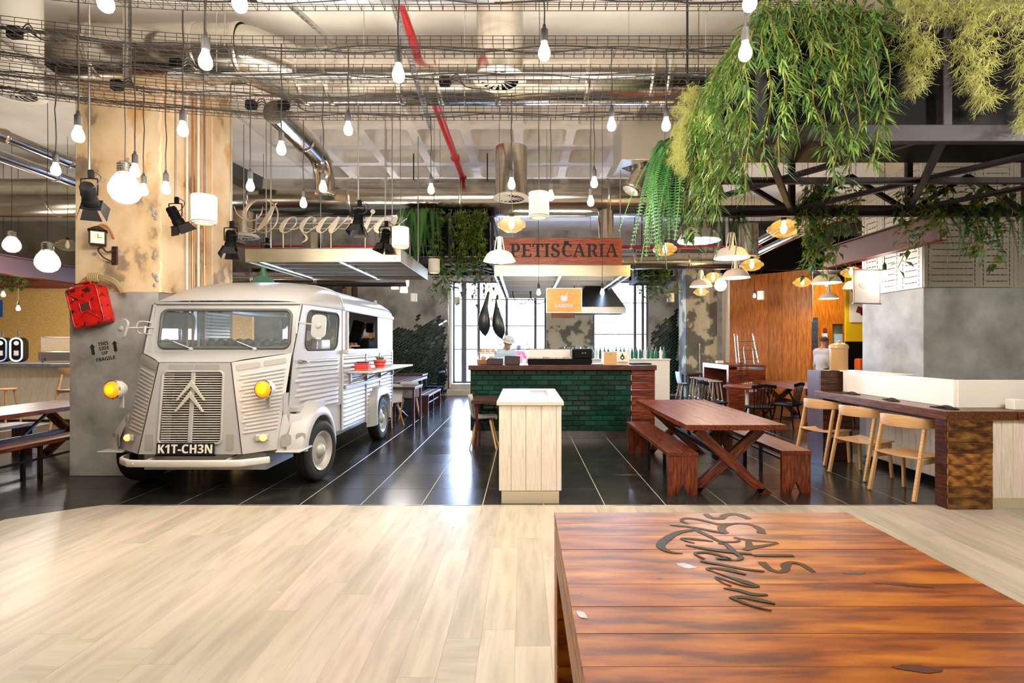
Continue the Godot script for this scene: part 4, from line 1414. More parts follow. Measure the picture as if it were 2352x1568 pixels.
	part(cr, "kraft_panel", mb().box(V(-0.1, 0.11, 0.137), V(0.21, 0.215, 0.002)), M.kraft)
	part(cr, "green_sticker", mb().box(V(-0.1, 0.175, 0.1385), V(0.05, 0.022, 0.001)), M.sticker)
	words(cr, "crate_letters", "SOMERSBY", 0.04, 0.001, M.ink, at(V(0.1, 0.04, 0.1375)), "Droid Sans", 700, 0.9)
	var em := mb()
	em.prism(PackedVector2Array(rrect(0.07, 0.075, 0.033)), 0, 0.001, at(V(0.1, 0.125, 0.1368)))
	em.prism(PackedVector2Array([Vector2(-0.02, 0), Vector2(0.02, 0), Vector2(0.003, 0.05), Vector2(-0.003, 0.05)]), 0, 0.001, at(V(0.1, 0.145, 0.1368)))
	em.box(V(0.1, 0.075, 0.1373), V(0.006, 0.03, 0.001))
	part(cr, "tree_emblem", em, M.ink)
	part(cr, "emblem_leaf", mb().prism(PackedVector2Array(rrect(0.03, 0.034, 0.014)), 0, 0.001, at(V(0.1, 0.125, 0.138))), pick("limed", 1))
	for k in 7:
		one("knife_rack", "dark handled knife lying in a slanting row on the counter", "knife", mb().bbox(V(0, 0.012, 0), V(0.05, 0.022, 0.2), 0.008), M.black, V(1.83 + k * 0.048, 1.234 + (6 - k) * 0.0, -8.75 - k * 0.02), 20, "dark handled knives on the counter")
	one("drip_tray", "bright steel tray beside the crate on the counter", "tray", mb().bbox(V(0, 0.012, 0), V(0.2, 0.024, 0.2), 0.006), M.steel, V(1.2, 1.233, -8.62))
	# two hams in dark sleeves hanging from the canopy
	for q in [[-0.62, 0.0, -6.0], [-0.47, -0.05, 10.0]]:
		var h := thing("cured_ham", "cured ham in black sleeve hanging under the canopy corner", "ham", V(q[0], 2.62 + q[1], -9.05 - absf(q[1])), 0, "hams under the canopy")
		var path := []
		var rad := []
		for k in 13:
			var f := k / 12.0
			path.append(V(sin(deg_to_rad(q[2])) * f * 0.5 - 0.05 * sin(f * 3), -0.12 - f * 0.78, 0.03 * sin(f * 3)))
			rad.append([0.02, 0.028, 0.034, 0.04, 0.05, 0.066, 0.085, 0.1, 0.108, 0.108, 0.095, 0.065, 0.01][k])
		part(h, "sleeve", mb().tube(path, rad, 16), M.sleeve)
		part(h, "rope", mb().tube([V(0, 0.1, 0), V(0, -0.14, 0)], 0.008, 6), M.red_pipe)
		part(h, "tag", mb().box(V(0.03, -0.28, 0.07), V(0.06, 0.14, 0.004), eul(0, 0, q[2])), M.white_paint)
		part(h, "crest", mb().prism(PackedVector2Array([Vector2(0, 0.05), Vector2(0.03, 0), Vector2(0, -0.05), Vector2(-0.03, 0)]), 0, 0.003, at(V(0.05, -0.6, 0.1))), M.kraft)
	# hanging orange board with emblem
	var ob := thing("hanging_board", "orange wooden board with bowl emblem hanging over the counter", "sign", V(0.695, 2.13, -9.0))
	part(ob, "board", mb().bbox(V(0, 0.21, 0), V(0.6, 0.41, 0.03), 0.004), pick("amberply"))
	part(ob, "frame", mb().bbox(V(0, 0.42, 0), V(0.63, 0.014, 0.035), 0.002).bbox(V(0, 0.002, 0), V(0.63, 0.014, 0.035), 0.002).bbox(V(-0.307, 0.21, 0), V(0.012, 0.43, 0.035), 0.002).bbox(V(0.307, 0.21, 0), V(0.012, 0.43, 0.035), 0.002), M.zinc_pale)
	var bw := mb()
	bw.prism(PackedVector2Array([Vector2(-0.06, 0.02), Vector2(0.06, 0.02), Vector2(0.055, -0.02), Vector2(0.03, -0.05), Vector2(-0.03, -0.05), Vector2(-0.055, -0.02)]), 0, 0.002, at(V(0, 0.245, 0.016)))
	bw.prism(PackedVector2Array([Vector2(0, 0), Vector2(0.02, -0.01), Vector2(0.06, 0.09), Vector2(0.045, 0.1)]), 0, 0.002, at(V(0.01, 0.265, 0.016)))
	for i in 5: bw.prism(PackedVector2Array(rrect(0.03, 0.03, 0.014)), 0, 0.003, at(V(-0.045 + i * 0.022, 0.272 + 0.012 * sin(i * 1.6), 0.016)))
	part(ob, "bowl_emblem", bw, M.lilac)
	words(ob, "board_letters", "JAMIOI", 0.085, 0.002, M.lilac, at(V(0, 0.12, 0.017)), "Droid Serif")
	for s in [-1, 1]: part(ob, "hanger", mb().tube([V(s * 0.25, 0.42, 0), V(s * 0.25, 0.76, 0)], 0.004, 6), M.zinc)
	one("hanging_board", "small dark red board hanging behind the orange board", "sign", mb().bbox(V(0, 0, 0), V(0.42, 0.13, 0.02), 0.004).tube([V(-0.22, -0.07, 0), V(-0.22, 0.72, 0)], 0.012, 8).tube([V(0.22, -0.07, 0), V(0.22, 0.72, 0)], 0.012, 8), M.redply[0], V(0.78, 2.17, -10.3))
	# extractor hood
	var hd := thing("extractor_hood", "brushed steel extractor hood with round flue behind the counter", "hood", V(1.55, 2.22, -11.0))
	var sk := mb()
	var lo := [V(-0.55, 0.12, 0.35), V(0.55, 0.12, 0.35), V(0.55, 0.12, -0.35), V(-0.55, 0.12, -0.35)]
	var hi := [V(-0.25, 0.6, 0.15), V(0.25, 0.6, 0.15), V(0.25, 0.6, -0.15), V(-0.25, 0.6, -0.15)]
	for i in 4: sk.quad(lo[i], lo[(i + 1) % 4], hi[(i + 1) % 4], hi[i])
	part(hd, "skirt", sk, M.steel_dark)
	part(hd, "rim", mb().ring([Vector2(-0.55, -0.35), Vector2(0.55, -0.35), Vector2(0.55, 0.35), Vector2(-0.55, 0.35)], [Vector2(-0.53, -0.33), Vector2(0.53, -0.33), Vector2(0.53, 0.33), Vector2(-0.53, 0.33)], 0.0, 0.13, at(Vector3.ZERO, Basis(Vector3.RIGHT, Vector3(0, 0, -1), Vector3(0, 1, 0)))), M.steel)
	part(hd, "flue", mb().lathe([Vector2(0.2, 0.6), Vector2(0.2, 0.66)], 24), M.steel_dark)


# ---------------------------------------------------------------- window wall
func build_back_wall() -> void:
	var z := -16.55
	var w := mb()
	# pieces of wall round the openings: door opening 1.96 wide from -2.28, window from 2.2 to 3.95
	w.box(V((-14.3 - 2.3) / 2, 2.6, z), V(12.0, 5.2, 0.3))
	w.box(V(1.45, 2.6, z), V(1.5, 5.2, 0.3))
	w.box(V((3.96 + 13.3) / 2, 2.6, z), V(13.3 - 3.96, 5.2, 0.3))
	w.box(V(-0.8, 4.4, z), V(3.0, 1.6, 0.3))
	w.box(V(3.08, 4.4, z), V(1.76, 1.6, 0.3))
	w.box(V(-0.8, 0.17, z), V(3.0, 0.34, 0.3))
	w.box(V(3.08, 0.38, z), V(1.76, 0.76, 0.3))
	var bw := struct("wall_back", w, M.wall_old)
	part(bw, "peeling_face", mb().box(V(1.45, 1.9, z + 0.16), V(1.48, 3.8, 0.02)), M.peeling)
	# glazed door and windows
	for q in [["window_1", -2.28, 0.7, 0.34, 3.6, [-1.93, -1.46, -0.56, 0.36], [1.42, 2.17, 3.02]], ["window_2", 2.2, 3.96, 0.76, 3.6, [3.55, 3.8], [1.9, 2.9]]]:
		var f := mb()
		var x0: float = q[1]; var x1: float = q[2]; var y0: float = q[3]; var y1: float = q[4]
		f.bbox(V((x0 + x1) / 2, y0 + 0.03, z), V(x1 - x0, 0.06, 0.1)); f.bbox(V((x0 + x1) / 2, y1 - 0.03, z), V(x1 - x0, 0.06, 0.1))
		f.bbox(V(x0 + 0.03, (y0 + y1) / 2, z), V(0.06, y1 - y0, 0.1)); f.bbox(V(x1 - 0.03, (y0 + y1) / 2, z), V(0.06, y1 - y0, 0.1))
		var o := struct(q[0], f, M.window_frame)
		for x in q[5]: part(o, "mullion", mb().bbox(V(x, (y0 + y1) / 2, z), V(0.16 if x < -1.8 else 0.09, y1 - y0 - 0.1, 0.08)), M.window_frame)
		for y in q[6]: part(o, "glazing_bar", mb().bbox(V((x0 + x1) / 2, y, z), V(x1 - x0 - 0.1, 0.035, 0.05)), M.window_frame)
		part(o, "pane", mb().box(V((x0 + x1) / 2, (y0 + y1) / 2, z - 0.01), V(x1 - x0 - 0.1, y1 - y0 - 0.1, 0.006)), M.window)
	var rv := struct("trim_1", mb().bbox(V(-2.33, 1.9, -16.36), V(0.08, 3.4, 0.12), 0.005), M.white_paint)
	part(rv, "reveal_edge", mb().box(V(-2.4, 1.9, -16.37), V(0.03, 3.4, 0.08)), M.steel_dark)
	# two steps up to the door
	var st := thing("door_step", "pair of pale stone steps before the glazed door", "step", V(-1.9, 0, -16.1))
	part(st, "tread", mb().bbox(V(0, 0.09, 0.0), V(0.95, 0.18, 0.6), 0.006), M.floor_light)
	part(st, "tread", mb().bbox(V(0.05, 0.265, -0.12), V(0.85, 0.17, 0.36), 0.006), M.floor_light)
	# pavement and a pale house front outside
	struct("terrain", mb().box(V(0, 0.15, -26.8), V(60, 0.3, 20)), M.pavement)
	# green tiles on the slant, ending in a broken edge under the old plaster
	slant_tiles("glossy green tiles laid on the slant over the old wall left of the window", -7.6, -2.42, 32.0, 1)
	slant_tiles("glossy green tiles laid on the slant over the wall right of the window", 4.0, 4.95, 40.0, 2)

func slant_tiles(label: String, x0: float, x1: float, deg: float, sd: int) -> void:
	var m := mb()
	var base := mb()
	var r := RandomNumberGenerator.new()
	r.seed = sd * 77
	var ns := FastNoiseLite.new()
	ns.seed = sd * 5
	ns.frequency = 0.7
	var rot := Basis(Vector3(0, 0, 1), deg_to_rad(deg))
	for j in range(-40, 60):
		for i in range(-30, 50):
			var c := rot * V((i + (0.5 if j % 2 else 0.0)) * 0.155, j * 0.075, 0)
			c.x += (x0 + x1) / 2
			c.y += 0.3
			if c.x < x0 + 0.07 or c.x > x1 - 0.07 or c.y < 0.05: continue
			var edge := 1.95 + (c.x + 4.2) * 0.32 if sd == 1 else 2.75 - (4.95 - c.x) * 0.75
			edge += ns.get_noise_2d(c.x * 2.0, c.y * 2.0) * 0.7
			if c.y > edge or c.y > 3.1: continue
			var tilt := rot * eul(r.randf_range(-4.0, 4.0), r.randf_range(-4.0, 4.0), 0)
			m.bbox(V(c.x, c.y, -16.385), V(0.148, 0.068, 0.016), 0.005, tilt)
	var t := one("tile_cladding", label, "tiles", m, M.green[1])
	t.set_meta("kind", "stuff")


# ---------------------------------------------------------------- steel canopies and their signs
func canopy(label: String, x0: float, x1: float, zn: float, zf: float, strips: Array) -> Node3D:
	var t := thing("steel_canopy", label, "canopy", V(0, 2.71, 0))
	var h := 0.19
	var cx := (x0 + x1) / 2
	var cz := (zn + zf) / 2
	part(t, "front_panel", mb().bbox(V(cx, h / 2, zn), V(x1 - x0, h, 0.03), 0.004), M.brushed)
	part(t, "back_panel", mb().bbox(V(cx, h / 2, zf), V(x1 - x0, h, 0.03), 0.004), M.brushed)
	for x in [x0 + 0.015, x1 - 0.015]:
		part(t, "side_panel", mb().bbox(V(x, h / 2, cz), V(0.03, h, zn - zf - 0.03), 0.004), M.brushed)
	part(t, "lip", mb().box(V(cx, h - 0.004, zn + 0.02), V(x1 - x0, 0.008, 0.04)), M.steel_dark)
	for k in 4:
		part(t, "cross_bar", mb().bbox(V(cx, h * 0.4, lerpf(zn, zf, (k + 1) / 5.0)), V(x1 - x0 - 0.06, 0.1, 0.03), 0.004), M.zinc_pale)
	part(t, "deck", mb().box(V(cx, h - 0.01, cz), V(x1 - x0 - 0.06, 0.01, zn - zf - 0.06)), M.brushed)
	for x in strips:
		var s := part(t, "light_channel", mb().bbox(V(x, 0.06, cz), V(0.06, 0.06, zn - zf - 0.08), 0.004), M.zinc_pale)
		part(s, "light_strip", mb().box(V(x, 0.026, cz), V(0.035, 0.008, zn - zf - 0.12)), M.led)
		var l := AreaLight3D.new()
		l.name = "strip_light"
		l.area_size = Vector2(0.035, zn - zf - 0.12)
		l.light_color = Color(0.8, 0.88, 1.0)
		l.light_energy = 1.2 * BULB
		l.shadow_enabled = true
		l.area_range = 40.0
		t.add_child(l, true)
		l.position = V(x, 0.018, cz)
		l.rotation_degrees = Vector3(-90, 0, 0)
	for x in [x0 + 0.08, x1 - 0.08]:
		for y in [0.05, h - 0.05]:
			part(t, "bolt", mb().lathe([Vector2(0.008, 0), Vector2(0.006, 0.004), Vector2(0, 0.005)], 8, at(V(x, y, zn + 0.015), eul(90, 0, 0))), M.chrome)
	for q in [[x0 + 0.3, zn - 0.1], [x1 - 0.15, zn - 0.1], [x0 + 0.3, zf + 0.1], [x1 - 0.15, zf + 0.1]]:
		part(t, "chain", mb().tube([V(q[0], h, q[1]), V(q[0], CEIL - 2.71, q[1])], 0.009, 6), M.zinc)
	return t

func build_canopies() -> void:
	canopy("brushed steel canopy with script letters above the van", -3.85, -1.70, -7.13, -9.1, [-3.72, -2.6])
	canopy("brushed steel canopy with wooden name board above the counter", -0.50, 1.77, -8.6, -12.7, [-0.4, 0.62, 1.66])
	# script letters: pen strokes of changing width, in hundredths of their height
	var u := 0.0011
	var L := [
		[[[90, 190, 6], [130, 280, 11], [200, 340, 10], [280, 370, 12], [370, 350, 10], [430, 280, 8], [450, 195, 4]], [[300, 370, 8], [240, 340, 30], [228, 260, 42], [270, 180, 36], [350, 130, 15], [430, 115, 10], [520, 125, 14], [600, 180, 18], [640, 270, 16], [625, 380, 14], [570, 470, 12], [500, 515, 10], [430, 518, 9], [370, 500, 6]], [[630, 150, 5], [600, 170, 18], [550, 260, 50], [480, 380, 62], [420, 455, 45], [370, 498, 22], [300, 525, 10], [240, 515, 8], [213, 485, 7], [245, 462, 7], [330, 480, 8], [440, 518, 8]]],
		[[[800, 328, 8], [740, 370, 36], [692, 440, 54], [688, 490, 46], [722, 520, 14], [780, 500, 8], [850, 430, 10], [875, 370, 13], [850, 325, 10], [798, 328, 7]], [[800, 488, 7], [870, 470, 8], [932, 420, 6]]],
		[[[1080, 385, 6], [1105, 372, 34], [1098, 340, 16], [1060, 320, 8], [1000, 350, 28], [950, 410, 50], [938, 460, 52], [958, 510, 20], [1010, 515, 10], [1080, 470, 9], [1150, 410, 7]], [[955, 528, 6], [990, 560, 20], [1003, 590, 24], [985, 620, 16], [935, 645, 4]]],
		[[[1330, 335, 8], [1262, 326, 12], [1200, 375, 42], [1150, 450, 58], [1150, 495, 42], [1190, 520, 12], [1260, 470, 9], [1350, 370, 7]], [[1408, 318, 22], [1390, 350, 40], [1340, 430, 56], [1302, 490, 54], [1310, 518, 22], [1360, 490, 9], [1450, 400, 9]]],
		[[[1440, 410, 8], [1505, 340, 14], [1528, 305, 6], [1522, 345, 14], [1560, 352, 22], [1605, 345, 26]], [[1600, 350, 16], [1560, 420, 48], [1520, 490, 52], [1532, 518, 22], [1580, 500, 9], [1680, 400, 7]]],
		[[[1808, 318, 20], [1780, 370, 44], [1735, 460, 50], [1722, 500, 34], [1745, 518, 16], [1800, 480, 9], [1860, 410, 6]], [[1805, 312, 6], [1830, 270, 10]], [[1800, 256, 8], [1815, 256, 48], [1830, 256, 60], [1845, 256, 48], [1860, 256, 8]]],
		[[[2060, 335, 8], [1992, 326, 12], [1930, 380, 42], [1875, 455, 58], [1880, 500, 40], [1925, 520, 11], [1995, 470, 9], [2080, 360, 7]], [[2138, 318, 22], [2120, 350, 40], [2070, 430, 54], [2032, 490, 52], [2040, 518, 22], [2095, 490, 9], [2180, 400, 8], [2260, 342, 5]]]]
	var t := thing("script_sign", "brushed metal script lettering on thin posts above the van canopy", "sign", V(-4.1, 2.9, -7.12))
	for k in L.size():
		var m := mb()
		for s in L[k]:
			var pts := []
			for p in s: pts.append(V(p[0] * u, (715 - p[1]) * u, p[2] * u))
			stroke(m, pts, 0, 0.012)
		part(t, "letter", m, M.brushed_letter)
	for y in [398, 468]:
		part(t, "rail", mb().tube([V(350 * u, (715 - y) * u, -0.01), V(2150 * u, (715 - y) * u, -0.01)], 0.006, 6), M.brushed_letter)
	for x in [700, 1300, 1730]:
		part(t, "post", mb().tube([V(x * u, 0, -0.01), V(x * u, 0.35, -0.01)], 0.008, 6), M.brushed_letter)
	# wooden name board
	var b := thing("name_board", "red-brown wooden board with black stencil lettering over the counter", "sign", V(0.64, 2.9, -8.6))
	for k in 4:
		part(b, "board", mb().bbox(V(0, 0, 0), V(1.97, 0.1115, 0.03), 0.003), pick("redply"), at(V(0, 0.056 + k * 0.1125, 0)))
	words(b, "stencil_letters", "PETISCARIA", 0.31, 0.004, M.ink, at(V(0.02, 0.235, 0.017)), "Droid Serif", 700, 0.94)
	part(b, "stencil_cap", mb().box(V(0.06, 0.36, 0.018), V(0.085, 0.075, 0.004)), M.ink)


# ---------------------------------------------------------------- tables, benches, chairs
func plank_at(t: Node3D, called: String, set_key: String, l: float, h: float, d: float, p: Vector3, turn := 0.0, i := -1, bev := 0.003) -> MeshInstance3D:
	var key := "pl%.3f_%.3f_%.3f" % [l, h, d]
	if not M.has(key): M[key] = mb().bbox(Vector3.ZERO, V(l, h, d), bev)
	return part(t, called, M[key], pick(set_key, i), at(p, turn_y(turn)))

func trestle_table(label: String, p: Vector3, w: float, l: float, key := "redwood", turn := 0.0) -> Node3D:
	var t := thing("trestle_table", label, "table", p, turn)
	var n := 7
	for k in n:
		plank_at(t, "plank", key, l, 0.056, w / n - 0.002, V(-w / 2 + (k + 0.5) * w / n, 0.722 + rng.randf() * 0.0015, 0), 90)
	for s in [-1, 1]:
		var z: float = s * (l / 2 - 0.22)
		for e in [-1, 1]:
			var a := V(e * 0.37, 0.004, z + e * 0.02)
			var b := V(-e * 0.37, 0.69, z + e * 0.02)
			var d := (b - a).normalized()
			part(t, "leg", mb().bbox(Vector3.ZERO, V(a.distance_to(b) - 0.06, 0.1, 0.07), 0.004), pick(key), at((a + b) / 2, Basis(d, Vector3(0, 0, 1).cross(d), Vector3(0, 0, 1))))
			part(t, "foot_wedge", mb().prism(PackedVector2Array([Vector2(-0.075, 0.0), Vector2(0.075, 0.0), Vector2(0.055 - e * 0.04, 0.05), Vector2(-0.055 - e * 0.04, 0.05)]), -0.035, 0.035), pick(key), at(V(e * 0.37, 0, z + e * 0.02)))
	part(t, "tie_bar", mb().beam(V(0, 0.36, -l / 2 + 0.22), V(0, 0.36, l / 2 - 0.22), 0.05, 0.06), M.black_metal)
	part(t, "tie_strut", mb().beam(V(0, 0.36, -0.25), V(0, 0.69, -l / 2 + 0.5), 0.03, 0.03).beam(V(0, 0.36, 0.25), V(0, 0.69, l / 2 - 0.5), 0.03, 0.03), M.black_metal)
	return t

func bench(label: String, p: Vector3, l: float, turn := 0.0, key := "redwood") -> Node3D:
	var t := thing("bench", label, "bench", p, turn)
	for k in 2:
		plank_at(t, "plank", key, l, 0.045, 0.158, V(-0.08 + k * 0.16, 0.4275, 0), 90)
	for s in [-1, 1]:
		var z: float = s * (l / 2 - 0.03)
		for k in 2:
			# end boards with a notch cut out between them at the floor
			var m := mb()
			var f := -1.0 if k == 0 else 1.0
			m.prism(PackedVector2Array([Vector2(0, 0.13), Vector2(f * 0.055, 0.0), Vector2(f * 0.15, 0.0), Vector2(f * 0.15, 0.404), Vector2(0, 0.404)]), -0.022, 0.022)
			part(t, "end_board", m, pick(key + "_up"), at(V(0, 0, z)))
	for s in [-1, 1]:
		part(t, "metal_leg", mb().box(V(s * 0.1, 0.2, 0), V(0.035, 0.4, 0.035)), M.black_metal)
	part(t, "stretcher", mb().beam(V(0.1, 0.25, -l / 2 + 0.04), V(0.1, 0.25, l / 2 - 0.04), 0.025, 0.025), M.black_metal)
	part(t, "cross_rail", mb().box(V(0, 0.39, 0), V(0.24, 0.03, 0.035)), M.black_metal)
	return t

# bent plywood chair facing -z; high makes it a bar chair
func ply_chair(label: String, p: Vector3, turn: float, lift := 0.0, group := "") -> Node3D:
	var t := thing("plywood_chair", label, "chair", p, turn, group)
	var sh := 0.43 + lift
	var m := []
	for j in 9:
		var row := []
		for i in 9:
			var a := i / 4.0 - 1.0
			var b := j / 4.0 - 1.0
			row.append(V(a * (0.225 + 0.008 * b), sh + 0.012 * a * a - 0.012 + 0.01 * b * b, 0.21 * b - 0.01))
		m.append(row)
	var seat := mb().grid(m, false, false, true)
	var under := []
	for r in m:
		var row := []
		for q in r: row.append(q - V(0, 0.016, 0))
		under.append(row)
	seat.grid(under)
	for i in 8:
		seat.quad(m[8][i], under[8][i], under[8][i + 1], m[8][i + 1]); seat.quad(under[0][i], m[0][i], m[0][i + 1], under[0][i + 1])
		seat.quad(m[i][0], under[i][0], under[i + 1][0], m[i + 1][0]); seat.quad(under[i][8], m[i][8], m[i + 1][8], under[i + 1][8])
	part(t, "seat", seat, pick("beech", 0))
	for s in [-1, 1]:
		part(t, "leg", mb().beam(V(s * 0.235, 0, 0.27 + lift * 0.1), V(s * 0.222, sh + 0.29, 0.10), 0.03, 0.045, Vector3(0, 0, 1), 0.006), pick("beech", 1))
		part(t, "leg", mb().beam(V(s * 0.2, 0, -0.2 - lift * 0.05), V(s * 0.19, sh - 0.01, -0.17), 0.028, 0.04, Vector3(0, 0, 1), 0.006), pick("beech", 1))
		part(t, "side_rail", mb().beam(V(s * 0.205, sh - 0.04, -0.18), V(s * 0.228, sh - 0.05, 0.16), 0.022, 0.045), pick("beech", 2))
	if lift > 0.1: part(t, "footrest", mb().beam(V(-0.2, 0.28, -0.2), V(0.2, 0.28, -0.2), 0.03, 0.03), pick("beech", 2))
	var rows := []
	for q in [[-1, 0.0], [-1, 0.016], [1, 0.016], [1, 0.0], [-1, 0.0]]:
		var row := []
		for i in 21:
			var a := deg_to_rad(-86.0 + 172.0 * i / 20.0)
			var hh := 0.062 - 0.022 * pow(absf(sin(a)), 3.0)
			row.append(V(sin(a) * (0.25 + q[1]), sh + 0.335 + 0.02 * cos(a) + q[0] * hh, 0.0 + cos(a) * (0.225 + q[1])))
		rows.append(row)
	part(t, "backrest", mb().grid(rows, false, false, true), pick("beech", 3))
	return t

# spindle-back chair facing -z
func spindle_chair(label: String, p: Vector3, turn: float) -> Node3D:
	var t := thing("spindle_chair", label, "chair", p, turn)
	var seat := mb()
	seat.prism(PackedVector2Array([Vector2(-0.2, -0.2), Vector2(0.2, -0.2), Vector2(0.22, 0.05), Vector2(0.16, 0.2), Vector2(-0.16, 0.2), Vector2(-0.22, 0.05)]), 0.425, 0.455, at(Vector3.ZERO, Basis(Vector3.RIGHT, Vector3(0, 0, -1), Vector3(0, 1, 0))))
	part(t, "seat", seat, M.black)
	for s in [-1, 1]:
		part(t, "leg", mb().tube([V(s * 0.2, 0, 0.22), V(s * 0.14, 0.43, 0.14)], [0.012, 0.018], 8), M.black)
		part(t, "leg", mb().tube([V(s * 0.2, 0, -0.2), V(s * 0.15, 0.43, -0.13)], [0.012, 0.018], 8), M.black)
		part(t, "stretcher", mb().tube([V(s * 0.18, 0.18, 0.19), V(s * 0.18, 0.18, -0.18)], 0.009, 6), M.black)
	part(t, "stretcher", mb().tube([V(-0.18, 0.18, 0), V(0.18, 0.18, 0)], 0.009, 6), M.black)
	for k in 7:
		var a := -0.165 + k * 0.055
		part(t, "spindle", mb().tube([V(a * 0.85, 0.45, 0.17), V(a * 1.12, 0.83, 0.25 - 0.2 * a * a)], 0.008, 6), M.black)
	var top := []
	for k in 9:
		var a := -0.215 + k * 0.05375
		top.append(V(a, 0.835 + 0.01 * cos(k * 0.78 - 3.1), 0.255 - 0.5 * a * a))
	var rows := []
	for q in [[-0.028, 0.0], [-0.028, 0.018], [0.028, 0.018], [0.028, 0.0], [-0.028, 0.0]]:
		var row := []
		for v in top: row.append(v + V(0, q[0], q[1]))
		rows.append(row)
	part(t, "top_rail", mb().grid(rows, false, false, true), M.black)
	return t

# white plastic shell on wooden legs, facing -z
func shell_chair(label: String, p: Vector3, turn: float) -> Node3D:
	var t := thing("shell_chair", label, "chair", p, turn)
	var rows := []
	var prof := [[0.42, -0.2], [0.445, -0.17], [0.44, -0.05], [0.435, 0.08], [0.45, 0.15], [0.5, 0.19], [0.6, 0.215], [0.7, 0.23], [0.78, 0.24], [0.8, 0.245]]
	for side in 2:
		var rr := []
		for j in prof.size():
			var row := []
			var hw: float = [0.2, 0.21, 0.22, 0.225, 0.22, 0.21, 0.205, 0.2, 0.185, 0.15][j]
			for i in 11:
				var a := i / 5.0 - 1.0
				var lift := 0.03 * a * a
				row.append(V(a * hw, prof[j][0] + lift * (1.0 if j < 5 else 0.0) - side * 0.008, prof[j][1] - lift * (1.5 if j >= 5 else 0.0) + side * 0.008))
			rr.append(row)
		rows.append(rr)
	part(t, "shell", mb().grid(rows[0], false, false, true).grid(rows[1]), M.white_lam)
	for s in [-1, 1]:
		part(t, "leg", mb().tube([V(s * 0.22, 0, 0.2), V(s * 0.13, 0.43, 0.1)], [0.012, 0.02], 8), pick("beech", 1))
		part(t, "leg", mb().tube([V(s * 0.22, 0, -0.2), V(s * 0.13, 0.43, -0.1)], [0.012, 0.02], 8), pick("beech", 1))
	part(t, "leg_frame", mb().beam(V(-0.13, 0.41, 0.1), V(0.13, 0.41, -0.1), 0.02, 0.02).beam(V(0.13, 0.41, 0.1), V(-0.13, 0.41, -0.1), 0.02, 0.02), M.black_metal)
	return t

func round_stool(label: String, p: Vector3, h: float, key := "beech", group := "") -> Node3D:
	var t := thing("bar_stool", label, "stool", p, 0, group)
	part(t, "seat", mb().lathe([Vector2(0, h - 0.03), Vector2(0.15, h - 0.03), Vector2(0.162, h - 0.02), Vector2(0.162, h - 0.006), Vector2(0.15, h), Vector2(0, h - 0.004)], 24), pick(key, 0))
	for k in 4:
		var a := TAU * (k + 0.5) / 4
		part(t, "leg", mb().tube([V(cos(a) * 0.22, 0, sin(a) * 0.22), V(cos(a) * 0.11, h - 0.03, sin(a) * 0.11)], [0.014, 0.018], 8), pick(key, 1))
	var ring := []
	for i in 25: ring.append(V(cos(TAU * i / 24) * 0.19, 0.24, sin(TAU * i / 24) * 0.19))
	part(t, "foot_ring", mb().tube(ring, 0.01, 8, false), M.chrome)
	return t

# high table of thick boards with board ends; the lettering reads from its left side
func high_table(label: String, p: Vector3, w: float, l: float, both: bool) -> Node3D:
	var t := thing("high_table", label, "table", p)
	var n := int(l / 0.0868)
	for k in n:
		plank_at(t, "plank", "pine", w, 0.04, 0.0866, V(w / 2, 1.08 + rng.randf() * 0.0008, 0.0434 + k * 0.0868), 0, -1, 0.0007)
	for x in [0.012, w - 0.012]:
		plank_at(t, "apron", "pine", n * 0.0868, 0.075, 0.024, V(x, 1.0225, n * 0.0434), 90)
	for e in [0.06, n * 0.0868 - 0.06]:
		for k in 8:
			plank_at(t, "end_board", "pine", w, 0.1225, 0.118, V(w / 2, 0.0622 + k * 0.1232, e), 0)
	return t

func lettering(t: Node3D, called: String, data: Array, o: Vector3, m: Material) -> void:
	# strokes given in thousandths of a metre across the table (x) and away from the near side
	var st := mb()
	var k := 0
	for s in data:
		var pts := []
		for q in s: pts.append(V(q[0] * 0.001, q[1] * 0.001, q[2] * 0.00135))
		stroke(st, pts, 0.0, 0.0004 + 0.00004 * k, at(o, Basis(Vector3.RIGHT, Vector3(0, 0, -1), Vector3(0, 1, 0))), 5)
		k += 1
	part(t, called, st, m)

